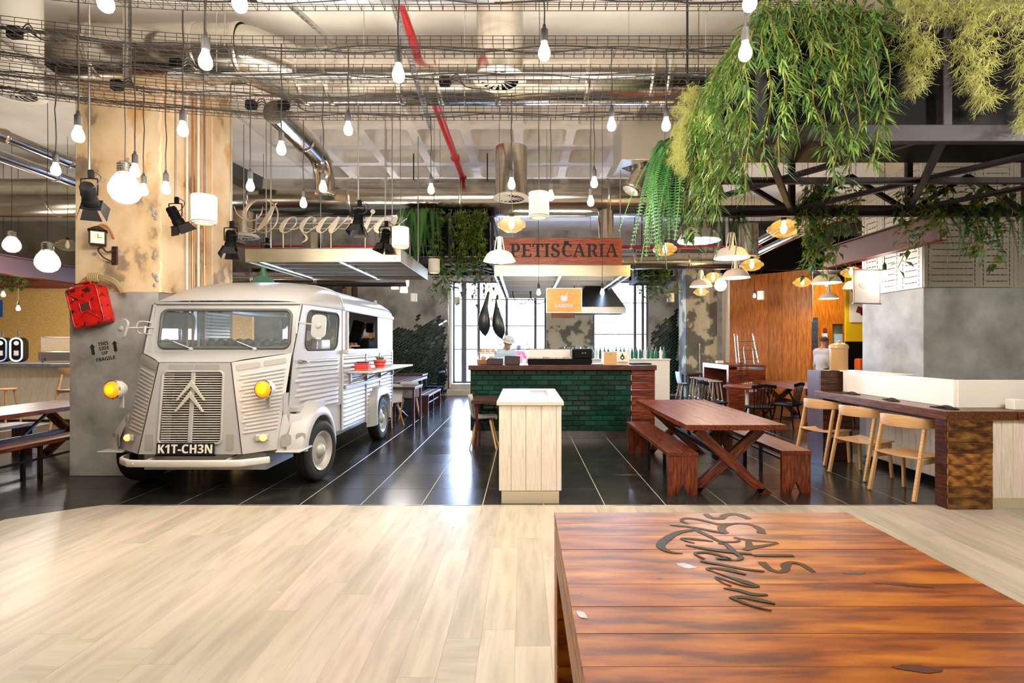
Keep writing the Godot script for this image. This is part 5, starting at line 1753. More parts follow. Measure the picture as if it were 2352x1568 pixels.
func build_furniture() -> void:
	for key in ["redwood", "darkwood"]:
		M[key + "_up"] = []
		for m in M[key]:
			var c: StandardMaterial3D = m.duplicate()
			c.uv1_scale = Vector3(7.0, 0.8, 7.0)
			M[key + "_up"].append(c)
	# foreground high table
	var t := high_table("orange varnished high table with painted black lettering on its top", V(0.0847, 0, -1.452), 0.823, 1.82, true)
	M.letter_brown = mat("3a2412", 0.5, 0.0, 0.2)
	var ink := mat("25261f", 0.5, 0.0, 0.2)
	for g in [[0, 1], [1, 2], [2, 5], [5, 6], [6, 7]]:
		lettering(t, "painted_letter", SCAIS.slice(g[0], g[1]), V(-0.0847, 1.1009, 1.452), M.letter_brown)
	lettering(t, "painted_script", KITCHEN, V(-0.0847, 1.1012, 1.452), ink)
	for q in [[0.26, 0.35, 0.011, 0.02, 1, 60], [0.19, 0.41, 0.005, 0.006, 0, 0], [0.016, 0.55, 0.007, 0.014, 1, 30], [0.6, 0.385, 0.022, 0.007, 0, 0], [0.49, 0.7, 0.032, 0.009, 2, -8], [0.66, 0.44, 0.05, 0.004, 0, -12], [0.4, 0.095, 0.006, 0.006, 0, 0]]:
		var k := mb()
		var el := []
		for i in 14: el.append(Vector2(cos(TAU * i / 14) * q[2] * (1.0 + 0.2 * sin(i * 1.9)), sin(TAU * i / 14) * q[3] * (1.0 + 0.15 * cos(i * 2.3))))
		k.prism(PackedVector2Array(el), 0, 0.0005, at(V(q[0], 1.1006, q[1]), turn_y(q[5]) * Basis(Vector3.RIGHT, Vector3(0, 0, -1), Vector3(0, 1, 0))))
		part(t, "knot", k, M.knot[q[4]])  # knots of the wood; lilac-grey ones carry the varnish reflection as colour
	# limed counter block in the middle
	var pd := thing("counter_block", "limed board counter block with pale top slab on the dark floor", "counter", V(0.06, 0, -5.1))
	part(pd, "plinth", mb().box(V(0, 0.06, -0.72), V(0.57, 0.12, 1.42)), M.kick_beige)
	part(pd, "carcass", mb().box(V(0, 0.545, -0.74), V(0.59, 0.85, 1.42)), M.kick_beige)
	var wd := [0.118, 0.147, 0.152, 0.15, 0.048]
	var x := -0.308
	for k in 5:
		plank_at(pd, "board", "limed_x", 0.845, wd[k] - 0.003, 0.016, V(x + wd[k] / 2, 0.547, -0.018), 0).rotate_z(PI / 2)
		x += wd[k]
	for s in [-1, 1]:
		for k in 10:
			var bd := plank_at(pd, "board", "limed_x", 0.845, 0.144, 0.016, V(s * 0.303, 0.547, -0.1 - k * 0.147), 0)
			bd.basis = Basis(Vector3.UP, Vector3(0, 0, 1), Vector3.RIGHT)
	part(pd, "top_slab", mb().bbox(V(0, 0.99, -0.745), V(0.665, 0.04, 1.5), 0.004), M.white_slab)
	part(pd, "menu_glass", mb().bbox(V(0, 1.0105, -0.72), V(0.42, 0.003, 1.1), 0.001), M.white_gloss)
	# dining table with benches
	trestle_table("red-brown plank dining table with crossed legs between two benches", V(2.175, 0, -6.49), 1.02, 2.43)
	bench("red-brown plank bench on the left of the crossed-leg dining table", V(1.655, 0, -6.45), 2.16)
	bench("red-brown plank bench between the dining table and the plywood chairs", V(2.88, 0, -6.5), 2.1)
	# small table by the counter
	var st := thing("side_table", "small dark table with maroon legs beside the green counter", "table", V(-0.35, 0, -7.98))
	for k in 4: plank_at(st, "plank", "darkwood", 0.86, 0.05, 0.193, V(0, 0.725, -0.3 + k * 0.196 + 0.01), 0)
	for a in [-1, 1]:
		for b in [-1, 1]:
			part(st, "leg", mb().tube([V(a * 0.37, 0, b * 0.33), V(a * 0.35, 0.7, b * 0.31)], [0.016, 0.024], 10), M.maroon)
	shell_chair("white shell chair pushed under the small maroon-legged table", V(-0.62, 0, -7.97), -90)
	# long tables along the slanting tiles, behind the van
	trestle_table("long weathered table standing behind the van's rear wheel", V(-3.0, 0, -12.3), 0.95, 2.3, "darkwood")
	bench("weathered plank bench between rear table and aisle", V(-2.28, 0, -12.3), 1.7, 0, "darkwood")
	var s2 := thing("side_table", "slim pale-topped table with maroon legs behind the van", "table", V(-2.42, 0, -10.35))
	for k in 4: plank_at(s2, "plank", "darkwood", 0.62, 0.05, 0.19, V(0, 0.725, -0.29 + k * 0.193), 0)
	for a in [-1, 1]:
		for b in [-1, 1]:
			part(s2, "leg", mb().box(V(a * 0.27, 0.35, b * 0.33), V(0.04, 0.7, 0.04)), M.maroon)
	shell_chair("white shell chair nearest the van's rear wheel", V(-2.62, 0, -9.95), 160)
	shell_chair("white shell chair beyond the slim maroon-legged table", V(-2.45, 0, -11.05), 10)
	var s3 := thing("side_table", "dark blue-grey table against the slanting green tiles", "table", V(-3.55, 0, -14.6))
	for k in 4: plank_at(s3, "plank", "darkwood", 1.5, 0.05, 0.19, V(0, 0.725, -0.29 + k * 0.193), 0)
	for a in [-1, 1]:
		for b in [-1, 1]:
			part(s3, "leg", mb().box(V(a * 0.7, 0.35, b * 0.33), V(0.04, 0.7, 0.04)), M.black_metal)
	spindle_chair("black spindle-back chair facing the slanting green tiles", V(-2.45, 0, -13.9), 75)
	spindle_chair("black spindle-back chair beside the blue-grey table", V(-2.5, 0, -14.8), 100)

const SCAIS := [[[608,1397,13],[601,1425,16],[582,1437,14],[552,1425,14],[539,1405,13],[516,1403,13],[506,1420,14],[508,1441,12]],[[594,1291,16],[604,1323,14],[594,1353,9],[565,1362,8],[530,1349,9],[509,1330,15],[503,1304,15],[509,1291,10]],[[513,1263,8],[537,1248,9],[573,1239,7],[605,1230,4]],[[604,1227,4],[563,1211,9],[535,1203,12],[507,1188,9]],[[539,1242,10],[525,1199,15]],[[513,1156,8],[554,1156,9],[603,1155,8]],[[601,1071,7],[599,1092,11],[594,1112,9],[578,1119,8],[558,1102,15],[548,1081,11],[529,1071,8],[516,1086,12],[516,1121,13]]]
const KITCHEN := [[[433,1360,4],[422,1375,7],[425,1391,7],[441,1402,8],[468,1394,10],[499,1367,9],[518,1353,9],[564,1364,5]],[[381,1349,4],[421,1338,9],[461,1316,10],[501,1292,7]],[[359,1167,2],[335,1173,7],[321,1195,13],[322,1217,16],[346,1254,16],[389,1297,12],[430,1314,9],[452,1323,5]],[[438,1314,9],[455,1273,9],[469,1239,8],[494,1234,6],[514,1239,6],[522,1254,3]],[[453,1237,4],[420,1250,9],[391,1256,8],[383,1250,6],[404,1225,4]],[[380,1215,5],[418,1195,9],[463,1177,10],[514,1163,6]],[[461,1226,4],[477,1220,8],[478,1188,11],[480,1165,8],[482,1145,8],[469,1131,4],[453,1130,2]],[[423,1139,4],[441,1138,9],[453,1136,7],[438,1157,7],[414,1173,7],[391,1170,6],[386,1160,5],[398,1136,4]],[[384,1125,4],[420,1108,8],[458,1086,7],[500,1074,5]],[[395,1071,2],[385,1085,5],[402,1089,6],[429,1079,11],[455,1060,5]],[[395,1071,2],[411,1052,3],[429,1034,10],[444,1021,12],[457,1007,4],[433,1008,4],[411,1026,4],[395,1043,6],[388,1044,4],[394,1021,3],[405,1008,3]],[[386,999,3],[411,991,8],[432,975,9],[459,973,4]],[[386,961,5],[407,964,8],[436,952,9],[457,939,4]],[[384,964,5],[393,954,7],[406,937,5],[423,924,4],[439,915,2]]]


# ---------------------------------------------------------------- bar round the right column
func build_right_bar() -> void:
	var t := thing("bar_counter", "limed board bar with burnt wood corner post round the concrete column", "counter", V(0, 0, 0))
	# long side: set back under the top
	part(t, "carcass", mb().box(V(5.0, 0.46, -6.25), V(0.7, 0.77, 1.8)), M.kick_beige)
	part(t, "kick_board", mb().box(V(4.72, 0.045, -6.1), V(0.1, 0.09, 1.9)), M.black)
	for k in 17:
		var b := plank_at(t, "board", "limed_x", 0.76, 0.108, 0.016, V(4.64, 0.465, -5.17 - k * 0.1105))
		b.basis = Basis(Vector3.UP, Vector3(0, 0, 1), Vector3.RIGHT)
	# front
	part(t, "carcass", mb().box(V(5.6, 0.46, -5.2), V(2.2, 0.77, 0.44)), M.kick_beige)
	part(t, "kick_board", mb().box(V(5.6, 0.05, -4.99), V(2.2, 0.1, 0.06)), M.kick_beige)
	for k in 19:
		plank_at(t, "board", "limed_x", 0.76, 0.108, 0.016, V(4.535 + k * 0.1105, 0.475, -4.965)).rotate_z(PI / 2)
	# corner post of scorched boards
	for k in 8:
		plank_at(t, "post_board", "burnt", 0.43, 0.103, 0.022, V(4.255, 0.056 + k * 0.1062, -4.93 + rng.randf() * 0.004))
		var d := plank_at(t, "post_board", "darkwood", 0.14, 0.103, 0.022, V(4.045, 0.056 + k * 0.1062, -5.0), 90)
	part(t, "post_core", mb().box(V(4.26, 0.42, -5.0), V(0.4, 0.84, 0.11)), M.darkwood[0])
	# far post
	for k in 8:
		plank_at(t, "post_board", "darkwood", 0.4, 0.103, 0.022, V(4.25, 0.056 + k * 0.1062, -7.0))
	part(t, "post_core", mb().box(V(4.25, 0.42, -7.1), V(0.38, 0.84, 0.15)), M.darkwood[0])
	part(t, "top_rail", mb().box(V(4.4, 0.825, -6.0), V(0.5, 0.03, 1.9)), M.black_metal)
	# worktop in two runs
	var w := thing("worktop", "thick brown worktop of the bar with black napkins", "worktop", V(0, 0.85, 0))
	for k in 5:
		plank_at(w, "plank", "barwood", 2.24, 0.085, 0.136, V(4.09 + k * 0.1375, 0.0425, -6.04), 90)
	for k in 4:
		plank_at(w, "plank", "barwood", 1.95, 0.085, 0.138, V(5.69, 0.0425, -4.985 - k * 0.14))
	# white screen
	var s := thing("splash_screen", "low white screen boards standing on the brown worktop", "screen", V(0, 0.935, 0))
	part(s, "long_board", mb().bbox(V(4.37, 0.14, -6.14), V(0.03, 0.28, 1.82), 0.003), M.white_lam)
	part(s, "short_board", mb().bbox(V(5.5, 0.14, -5.22), V(2.24, 0.28, 0.03), 0.003), M.white_lam)
	part(s, "cap_shelf", mb().bbox(V(4.5, 0.275, -6.7), V(0.3, 0.015, 1.1), 0.003), M.white_lam)
	var e := thing("end_cabinet", "brown board cabinet under the stoneware crock at the bar end", "cabinet", V(4.27, 0.0, -7.3))
	for k in 3: plank_at(e, "board", "darkwood", 0.36, 0.092, 0.03, V(0, 0.98 + k * 0.094, 0.17))
	part(e, "core", mb().box(V(0, 0.6, 0), V(0.36, 1.22, 0.3)), M.darkwood[1])
	var cr := thing("stoneware_crock", "tall beige lidded stoneware crock on the bar end", "crock", V(4.42, 1.212, -7.25))
	part(cr, "jar", mb().lathe([Vector2(0, 0), Vector2(0.108, 0), Vector2(0.113, 0.01), Vector2(0.114, 0.3), Vector2(0.122, 0.305), Vector2(0.124, 0.335), Vector2(0.118, 0.345), Vector2(0.1, 0.345)], 32), M.stoneware)
	part(cr, "lid", mb().lathe([Vector2(0.115, 0.345), Vector2(0.112, 0.36), Vector2(0.07, 0.38), Vector2(0.03, 0.385), Vector2(0.028, 0.395), Vector2(0.036, 0.405), Vector2(0.02, 0.415), Vector2(0, 0.417)], 32), M.stoneware)
	for q in [[4.21, -6.65, 10, "folded black napkin near the stoneware crock"], [4.18, -5.88, -5, "flat black napkin in the middle of the bar top"], [4.2, -5.16, 15, "folded black napkin at the bar corner above the burnt post"]]:
		var nm := mb()
		var rows := []
		for j in 5:
			var row := []
			for i in 9:
				var a := i / 4.0 - 1.0
				var b := j / 2.0 - 1.0
				row.append(V(a * 0.13 * (1 - 0.12 * b * b), 0.006 + 0.03 * exp(-3.0 * (a + 0.2) * (a + 0.2)) * (1.0 - 0.6 * b * b), b * 0.045))
			rows.append(row)
		nm.grid(rows, false, false, true)
		nm.box(V(0, 0.004, 0), V(0.25, 0.008, 0.085))
		one("napkin", q[3], "napkin", nm, M.black_cloth, V(q[0], 0.936, q[1]), q[2] + 80.0)
	one("paper_box", "small white paper box standing on the bar top by the screen", "box", mb().bbox(V(0, 0.05, 0), V(0.1, 0.1, 0.1), 0.004), M.white_paint, V(4.83, 0.936, -5.08))
	# chairs along it
	ply_chair("pale bent plywood chair nearest the burnt wood post of the bar", V(4.07, 0, -5.45), -72)
	ply_chair("pale bent plywood chair in the middle of the three at the bar", V(4.09, 0, -6.22), -72)
	ply_chair("pale bent plywood chair at the bar nearest the stoneware crock", V(4.08, 0, -7.0), -72)
	# steel beam above, hanging white board
	var ib := thing("steel_beam", "rust-brown steel beam above the right bar", "beam", V(4.2, 2.62, -6.2))
	part(ib, "web", mb().box(V(0, 0.14, 0), V(0.02, 0.28, 2.0)), M.rust_beam)
	part(ib, "flange", mb().box(V(0, 0.006, 0), V(0.14, 0.012, 2.0)), M.rust_edge)
	part(ib, "flange", mb().box(V(0, 0.28, 0), V(0.14, 0.012, 2.0)), M.rust_beam)
	var hb := thing("hanging_board", "white board with pale fish drawing hung from copper rods", "sign", V(4.25, 2.07, -6.4))
	part(hb, "board", mb().bbox(V(0, 0.22, 0), V(0.38, 0.4, 0.012), 0.002, turn_y(12)), M.board_white)
	for y in [0.01, 0.43]: part(hb, "rail", mb().box(V(0, y, 0), V(0.42, 0.012, 0.03), turn_y(12)), M.zinc)
	for s2 in [-1, 1]: part(hb, "rod", mb().tube([turn_y(12) * V(s2 * 0.19, 0.0, 0), turn_y(12) * V(s2 * 0.19, 0.45, 0)], 0.008, 8), M.copper)
	part(hb, "hanger", mb().tube([V(0, 0.43, 0), V(0, 1.0, 0)], 0.004, 6), M.zinc)
	var fs := mb()
	var fo := []
	for i in 20:
		var a := TAU * i / 20
		fo.append(Vector2(cos(a) * 0.1 * (1.0 if cos(a) < 0.6 else 1.2), sin(a) * 0.035 * (1.3 if cos(a) < 0 else 0.8)))
	fs.prism(PackedVector2Array(fo), 0, 0.001, at(turn_y(12) * V(-0.02, 0.24, 0.007), turn_y(12)))
	part(hb, "fish_drawing", fs, M.fish_ink)


# ---------------------------------------------------------------- chipboard bar on the left
func build_left_bar() -> void:
	var t := thing("bar_counter", "white board bar counter before the chipboard wall", "counter", V(-9.6, 0, -10.4))
	part(t, "carcass", mb().box(V(0, 0.58, -0.35), V(3.4, 1.06, 0.6)), M.kick_beige)
	for k in 30:
		plank_at(t, "board", "limed_x", 1.06, 0.11, 0.016, V(-1.66 + k * 0.1125, 0.6, -0.04)).rotate_z(PI / 2)
	var w := thing("worktop", "grey stone worktop of the white board bar", "worktop", V(-9.6, 1.13, -10.6))
	part(w, "slab", mb().bbox(V(0, 0.035, 0), V(3.5, 0.07, 0.75), 0.006), M.stone_grey)
	struct("wall_osb", mb().box(V(-10.2, 1.5, -12.75), V(7.0, 3.0, 0.1)), M.osb)
	var ib := thing("steel_beam", "rust-brown steel beam above the left bar", "beam", V(-6.85, 2.5, -7.6))
	part(ib, "web", mb().box(V(0, 0.12, 0), V(0.02, 0.24, 5.2)), M.rust_beam)
	part(ib, "flange", mb().box(V(0, 0.006, 0), V(0.16, 0.012, 5.2)), M.rust_edge)
	part(ib, "flange", mb().box(V(0, 0.24, 0), V(0.16, 0.012, 5.2)), M.rust_beam)
	ib = thing("steel_beam", "dark rust-brown steel beam on top of the chipboard wall", "beam", V(-10.2, 2.93, -12.4))
	part(ib, "web", mb().box(V(0, 0.15, 0), V(7.0, 0.3, 0.02)), M.rust_edge)
	part(ib, "flange", mb().box(V(0, 0.006, 0), V(7.0, 0.012, 0.2)).box(V(0, 0.3, 0), V(7.0, 0.012, 0.2)), M.rust_edge)
	# beer columns: rounded lozenge bodies with a bright rim
	for q in [[-10.62, "black beer column with dim oval rim on the left bar", "ring_dim"], [-10.3, "black beer column with bright white oval rim on the left bar", "ring_lit"]]:
		var b := thing("beer_column", q[1], "beer tap", V(q[0], 1.2, -10.5), 12)
		part(b, "body", mb().prism(PackedVector2Array(rrect(0.24, 0.5, 0.115, 8)), -0.1, 0.05, at(V(0, 0.27, 0))), M.black_gloss)
		var ring := []
		for p in rrect(0.2, 0.46, 0.095, 8): ring.append(V(p.x, p.y + 0.27, 0.055))
		ring.append(ring[0])
		part(b, "light_rim", mb().tube(ring, 0.014, 8, false), M[q[2]])
		part(b, "badge", mb().lathe([Vector2(0.045, 0), Vector2(0.04, 0.01), Vector2(0, 0.012)], 18, at(V(0, 0.4, 0.05), eul(90, 0, 0))), M.white_paint)
		part(b, "label", mb().box(V(0, 0.2, 0.052), V(0.08, 0.1, 0.006)), M.board_white)
		part(b, "tap", mb().lathe([Vector2(0.014, 0.51), Vector2(0.012, 0.53), Vector2(0.018, 0.56), Vector2(0.018, 0.64), Vector2(0, 0.65)], 12), M.chrome)
		part(b, "foot", mb().box(V(0, 0.01, 0), V(0.16, 0.02, 0.14)), M.chrome)
		words(b, "side_letters", "SUPER BOCK", 0.055, 0.002, M.white_paint, at(V(-0.122, 0.27, -0.03), Basis(Vector3(0, 1, 0), Vector3(0, 0, -1), Vector3(-1, 0, 0))))
	var fr := thing("steel_chiller", "low steel chiller with glass top on the left bar", "chiller", V(-9.45, 1.2, -10.7))
	part(fr, "body", mb().bbox(V(0, 0.13, 0), V(0.95, 0.2, 0.35), 0.01), M.steel)
	part(fr, "glass_guard", mb().box(V(0, 0.38, 0.1), V(0.95, 0.28, 0.006)), M.glass_clear)
	part(fr, "guard_rail", mb().tube([V(-0.475, 0.52, 0.1), V(0.475, 0.52, 0.1)], 0.008, 8), M.steel)
	part(fr, "tap", mb().tube([V(-0.35, 0.0, 0.2), V(-0.35, 0.1, 0.2)], 0.012, 8), M.steel_dark)
	ply_chair("tall pale plywood bar chair at the white board bar", V(-8.45, 0, -9.75), -10, 0.3)
	round_stool("tall pale wooden stool without back at the white board bar", V(-9.75, 0, -9.7), 0.75)
	trestle_table("brown plank table with crossed legs left of the plaster pillar", V(-6.5, 0, -6.4), 0.9, 2.4, "redwood")
	bench("brown plank bench on the aisle side of the left table", V(-5.73, 0, -6.0), 2.0)
	bench("brown plank bench on the far side of the left table", V(-7.25, 0, -6.45), 2.1)
	one("blue_poster", "small blue poster with white frame lines on the chipboard wall", "poster", mb().box(V(0, 0.2, 0), V(0.34, 0.42, 0.012)), M.poster_blue, V(-13.0, 2.26, -12.69))


# ---------------------------------------------------------------- far right
func build_far_right() -> void:
	# peeling column with flue pipe
	var c := thing("pillar", "square column of peeling paint and bare concrete beside the slanting tiles", "pillar", V(5.3, 0, -15.6))
	part(c, "shaft", mb().bbox(V(0, CEIL / 2, 0), V(1.05, CEIL - 0.01, 0.7), 0.01), M.peeling)
	part(c, "plain_side", mb().bbox(V(0.48, CEIL / 2, 0.32), V(0.16, CEIL - 0.02, 0.1), 0.01), M.concrete)
	one("flue_pipe", "white round pipe standing beside the peeling column", "pipe", mb().tube([V(0, 0, 0), V(0, CEIL - 0.01, 0)], 0.06, 16).tube([V(0, 2.0, 0), V(0, 2.03, 0)], 0.066, 16), M.pipe_white, V(5.95, 0, -15.1))
	# grey wall with a red painted oval
	struct("wall_grey", mb().box(V(6.45, 1.75, -15.6), V(1.0, 3.5, 0.2)), M.wall_plain)
	var ov := []
	for i in 20: ov.append(Vector2(cos(TAU * i / 20) * 0.16, sin(TAU * i / 20) * 0.3))
	one("wall_painting", "plain dark red oval painted on the grey wall beside the pipe", "painting", mb().prism(PackedVector2Array(ov), 0, 0.003, at(Vector3.ZERO, eul(0, 0, -25))), M.red_paint, V(6.25, 2.05, -15.498))
	# kiosk walls of upright orange boards
	var a := V(5.9, 0, -14.8)
	var b := V(7.36, 0, -13.2)
	var wl := thing("kiosk_wall", "slanting wall of upright orange wooden boards", "wall panel", a)
	wl.rotation.y = atan2(-(b.z - a.z), b.x - a.x)
	var len := a.distance_to(b)
	for k in 6:
		part(wl, "board", mb().bbox(V(0, 0, 0), V(len / 6 - 0.004, 3.5, 0.04), 0.003), M.amberwood[k % 5], at(V((k + 0.5) * len / 6, 1.75, 0)))
	var w2 := thing("kiosk_wall", "wall of ochre wooden boards with small lit hatch", "wall panel", V(7.3, 0, -15.2))
	for k in 9:
		if k == 5:
			part(w2, "board", mb().bbox(V(0, 0, 0), V(0.346, 1.44, 0.04), 0.003), M.amberwood[k % 5], at(V((k + 0.5) * 0.35, 0.72, 0)))
			part(w2, "board", mb().bbox(V(0, 0, 0), V(0.346, 1.2, 0.04), 0.003), M.amberwood[k % 5], at(V((k + 0.5) * 0.35, 2.8, 0)))
		else:
			part(w2, "board", mb().bbox(V(0, 0, 0), V(0.346, 3.4, 0.04), 0.003), M.amberwood[k % 5], at(V((k + 0.5) * 0.35, 1.7, 0)))
	part(w2, "hatch_frame", mb().ring([Vector2(-0.2, -0.4), Vector2(0.2, -0.4), Vector2(0.2, 0.4), Vector2(-0.2, 0.4)], [Vector2(-0.165, -0.36), Vector2(0.165, -0.36), Vector2(0.165, 0.36), Vector2(-0.165, 0.36)], -0.03, 0.03, at(V(1.925, 1.82, 0.01))), M.amberwood[0])
	part(w2, "hatch_back", mb().box(V(1.9, 1.82, -0.3), V(0.8, 0.9, 0.02)), M.sky_panel)
	one("kiosk_roof", "black kiosk roof soffit above the orange wooden walls", "soffit", mb().box(V(8.6, 4.0, -15.0), V(5.6, 0.9, 2.6)).box(V(6.6, 3.75, -14.3), V(1.6, 0.4, 1.0)), M.black)
	one("chalkboard", "narrow dark chalkboard with chalk scribbles on the ochre wall", "chalkboard", mb().box(V(0, 0, 0), V(0.26, 0.98, 0.02)), M.chalk, V(8.5, 1.88, -15.165))
	one("post_rod", "thin white rod with bent end hanging before the chalkboard", "rod", mb().tube(curve([V(0, 1.5, 0), V(0, 0.2, 0), V(-0.03, 0.1, 0), V(-0.05, -0.1, 0)], 4), 0.012, 8), M.white_paint, V(7.76, 2.1, -13.9))
	var hy := thing("hand_truck", "shiny aluminium folding hand truck leaning on the high table", "hand truck", V(5.55, 1.1, -12.8))
	for s in [-1, 1]:
		part(hy, "rail", mb().tube([V(s * 0.24, 0, 0.1), V(s * 0.2, 0.72, -0.15)], 0.014, 8), M.chrome)
		part(hy, "rail", mb().tube([V(s * 0.27, 0, 0.0), V(s * 0.23, 0.74, -0.25)], 0.014, 8), M.chrome)
		part(hy, "grip", mb().tube([V(s * 0.2, 0.7, -0.14), V(s * 0.2, 0.75, -0.16)], 0.02, 8), M.red_grip)
	for k in 3: part(hy, "rung", mb().tube([V(-0.24 + k * 0.01, 0.12 + k * 0.22, 0.06 - k * 0.08), V(0.24 - k * 0.01, 0.12 + k * 0.22, 0.06 - k * 0.08)], 0.012, 8), M.chrome)
	part(hy, "loop_handle", mb().tube(curve([V(-0.11, 0, 0.12), V(-0.11, 0.36, 0.02), V(-0.06, 0.45, 0.0), V(0.06, 0.45, 0.0), V(0.11, 0.36, 0.02), V(0.11, 0, 0.12)], 4), 0.012, 8), M.chrome)
	# second high table with stools
	var t := high_table("red-brown high table with white stencilled end and stools", V(4.72, 0, -13.65), 0.86, 1.74, true)
	for n in t.get_children(): n.material_override = pick("redwood")
	var e := 1.737
	lettering_end(t, e)
	for k in 5:
		round_stool("pale round-seated stool tucked under the red-brown high table", V(4.5 + 0.03 * (k % 2), 0, -12.15 - k * 0.34), 0.72, "ash", "stools at the far high table")
	one("paper_box", "small white box lying on the far high table", "box", mb().bbox(V(0, 0.03, 0), V(0.16, 0.06, 0.12), 0.004), M.white_paint, V(5.0, 1.1, -13.2))
	# round table and spindle chairs
	var r := thing("round_table", "round red-brown table among black spindle-back chairs", "table", V(4.45, 0, -10.3))
	part(r, "top", mb().lathe([Vector2(0, 0.71), Vector2(0.44, 0.71), Vector2(0.45, 0.72), Vector2(0.45, 0.745), Vector2(0.44, 0.75), Vector2(0, 0.75)], 36), M.redwood[1])
	part(r, "column", mb().lathe([Vector2(0.05, 0.02), Vector2(0.035, 0.1), Vector2(0.035, 0.71)], 16), M.white_paint)
	part(r, "foot", mb().lathe([Vector2(0.25, 0), Vector2(0.25, 0.015), Vector2(0.05, 0.03)], 24), M.black_metal)
	spindle_chair("black spindle-back chair with its back to the dining table", V(4.24, 0, -9.35), 0)
	spindle_chair("black spindle-back chair seen from its side at the round table", V(3.72, 0, -10.1), -80)
	spindle_chair("black spindle-back chair between round table and crossed-leg table", V(4.95, 0, -9.75), 40)
	trestle_table("orange-brown table with crossed legs behind the plywood chairs", V(5.75, 0, -10.75), 1.0, 2.2, "redwood")
	spindle_chair("black spindle-back chair behind the orange-brown table's far side", V(5.55, 0, -12.2), 180)
	spindle_chair("black spindle-back chair hidden behind the bar end cabinet", V(6.5, 0, -10.3), 90)
	# table and chair before the peeling column
	var gt := thing("side_table", "small grey-green table before the peeling column", "table", V(4.95, 0, -14.9))
	for k in 3: plank_at(gt, "plank", "darkwood", 0.7, 0.04, 0.2, V(0, 0.73, -0.2 + k * 0.203), 0)
	for a2 in [-1, 1]:
		for b2 in [-1, 1]: part(gt, "leg", mb().box(V(a2 * 0.3, 0.355, b2 * 0.25), V(0.05, 0.71, 0.05)), M.green_leg)
	shell_chair("white shell chair before the peeling column", V(4.6, 0, -14.8), -90)
	one("broom", "blue-tipped broom stick leaning on the peeling column", "broom", mb().tube([V(0, 0, 0.12), V(0.02, 1.55, 0)], 0.014, 8).tube([V(0.02, 1.5, 0.004), V(0.021, 1.6, 0)], 0.02, 8), M.steel, V(5.15, 0, -15.2))
	spindle_chair("black spindle-back chair beyond the green counter's end", V(3.7, 0, -14.6), 90)
	# shop at the far right: yellow front, poster, black shelves, orange seat
	var sh := thing("shop_front", "yellow shop front with black lower shelves and orange seat", "shop front", V(8.12, 0, -12.9))
	part(sh, "yellow_panel", mb().bbox(V(0.5, 2.4, 0), V(1.2, 1.9, 0.05), 0.005), M.yellow)
	part(sh, "black_panel", mb().bbox(V(0.5, 1.2, 0.02), V(1.2, 0.9, 0.05), 0.005), M.black)
	part(sh, "orange_seat", mb().bbox(V(0.55, 1.05, 0.2), V(1.0, 0.36, 0.2), 0.03), M.orange)
	part(sh, "seat_base", mb().bbox(V(0.55, 0.43, 0.2), V(1.0, 0.86, 0.22), 0.01), M.black)
	var po := thing("poster", "white poster with dark lettering and red grilled meat", "poster", V(8.25, 2.6, -12.84))
	part(po, "sheet", mb().box(V(0.2, 0, 0), V(0.7, 0.95, 0.01)), M.white_paint)
	words(po, "poster_letters", "CHUR", 0.16, 0.002, M.ink, at(V(0.08, 0.33, 0.007)), "Droid Sans", 400)
	var me := mb()
	for k in 3: me.bbox(V(0.12 + k * 0.1, -0.18 - k * 0.05, 0.01), V(0.2, 0.16, 0.01), 0.004, eul(0, 0, -20 + k * 15))
	part(po, "meat_print", me, M.red_paint)
	one("horn_sign", "red outline antler sign above the yellow shop front", "sign", mb().tube(curve([V(0, 0, 0), V(0.05, 0.12, 0), V(0.2, 0.14, 0), V(0.1, 0.2, 0), V(0.02, 0.32, 0)], 4), 0.03, 8).tube(curve([V(0.4, 0, 0), V(0.36, 0.12, 0), V(0.22, 0.14, 0), V(0.5, 0.2, 0), V(0.55, 0.3, 0)], 4), 0.03, 8), M.red_glow, V(8.05, 3.36, -12.9))
	var ex := thing("hand_dispenser", "white wall dispenser with red top on the ochre wall", "dispenser", V(8.8, 1.5, -15.12))
	part(ex, "body", mb().bbox(V(0, 0.2, 0), V(0.13, 0.4, 0.1), 0.01), M.white_paint)
	part(ex, "red_top", mb().bbox(V(0.02, 0.48, 0), V(0.08, 0.16, 0.08), 0.02), M.red_paint)
	part(ex, "dial", mb().box(V(0, 0.27, 0.052), V(0.04, 0.09, 0.004)), M.black)

func lettering_end(t: Node3D, e: float) -> void:
	words(t, "stencil_letters", "VISITOR", 0.12, 0.003, M.stencil, at(V(0.5, 0.66, e + 0.002), eul(0, 0, 9)), "Droid Sans", 700, 0.8)
	part(t, "stencil_line", mb().box(V(0, 0, 0), V(0.36, 0.01, 0.003)), M.stencil, at(V(0.5, 0.575, e + 0.002), eul(0, 0, 9)))
	words(t, "stencil_letters", "PARKED", 0.1, 0.003, M.stencil, at(V(0.52, 0.51, e + 0.002), eul(0, 0, 9)), "Droid Sans", 700, 0.8)
	words(t, "painted_letters", "SCAIS", 0.09, 0.002, M.ink, at(V(0.42, 0.98, e + 0.002), eul(0, 0, -90)))
	words(t, "painted_script", "Kitchen", 0.12, 0.002, M.ink, at(V(0.29, 0.93, e + 0.002), eul(0, 0, -90)), "Droid Serif")


# ---------------------------------------------------------------- plant frames and plants
func leaf_mat(c: String, back := 0.35) -> StandardMaterial3D:
	var m := mat(c, 0.45)
	m.backlight_enabled = true
	var k := Color(c)
	m.backlight = Color(k.r, k.g, k.b) * back / maxf(0.01, maxf(k.r, maxf(k.g, k.b)))
	return m

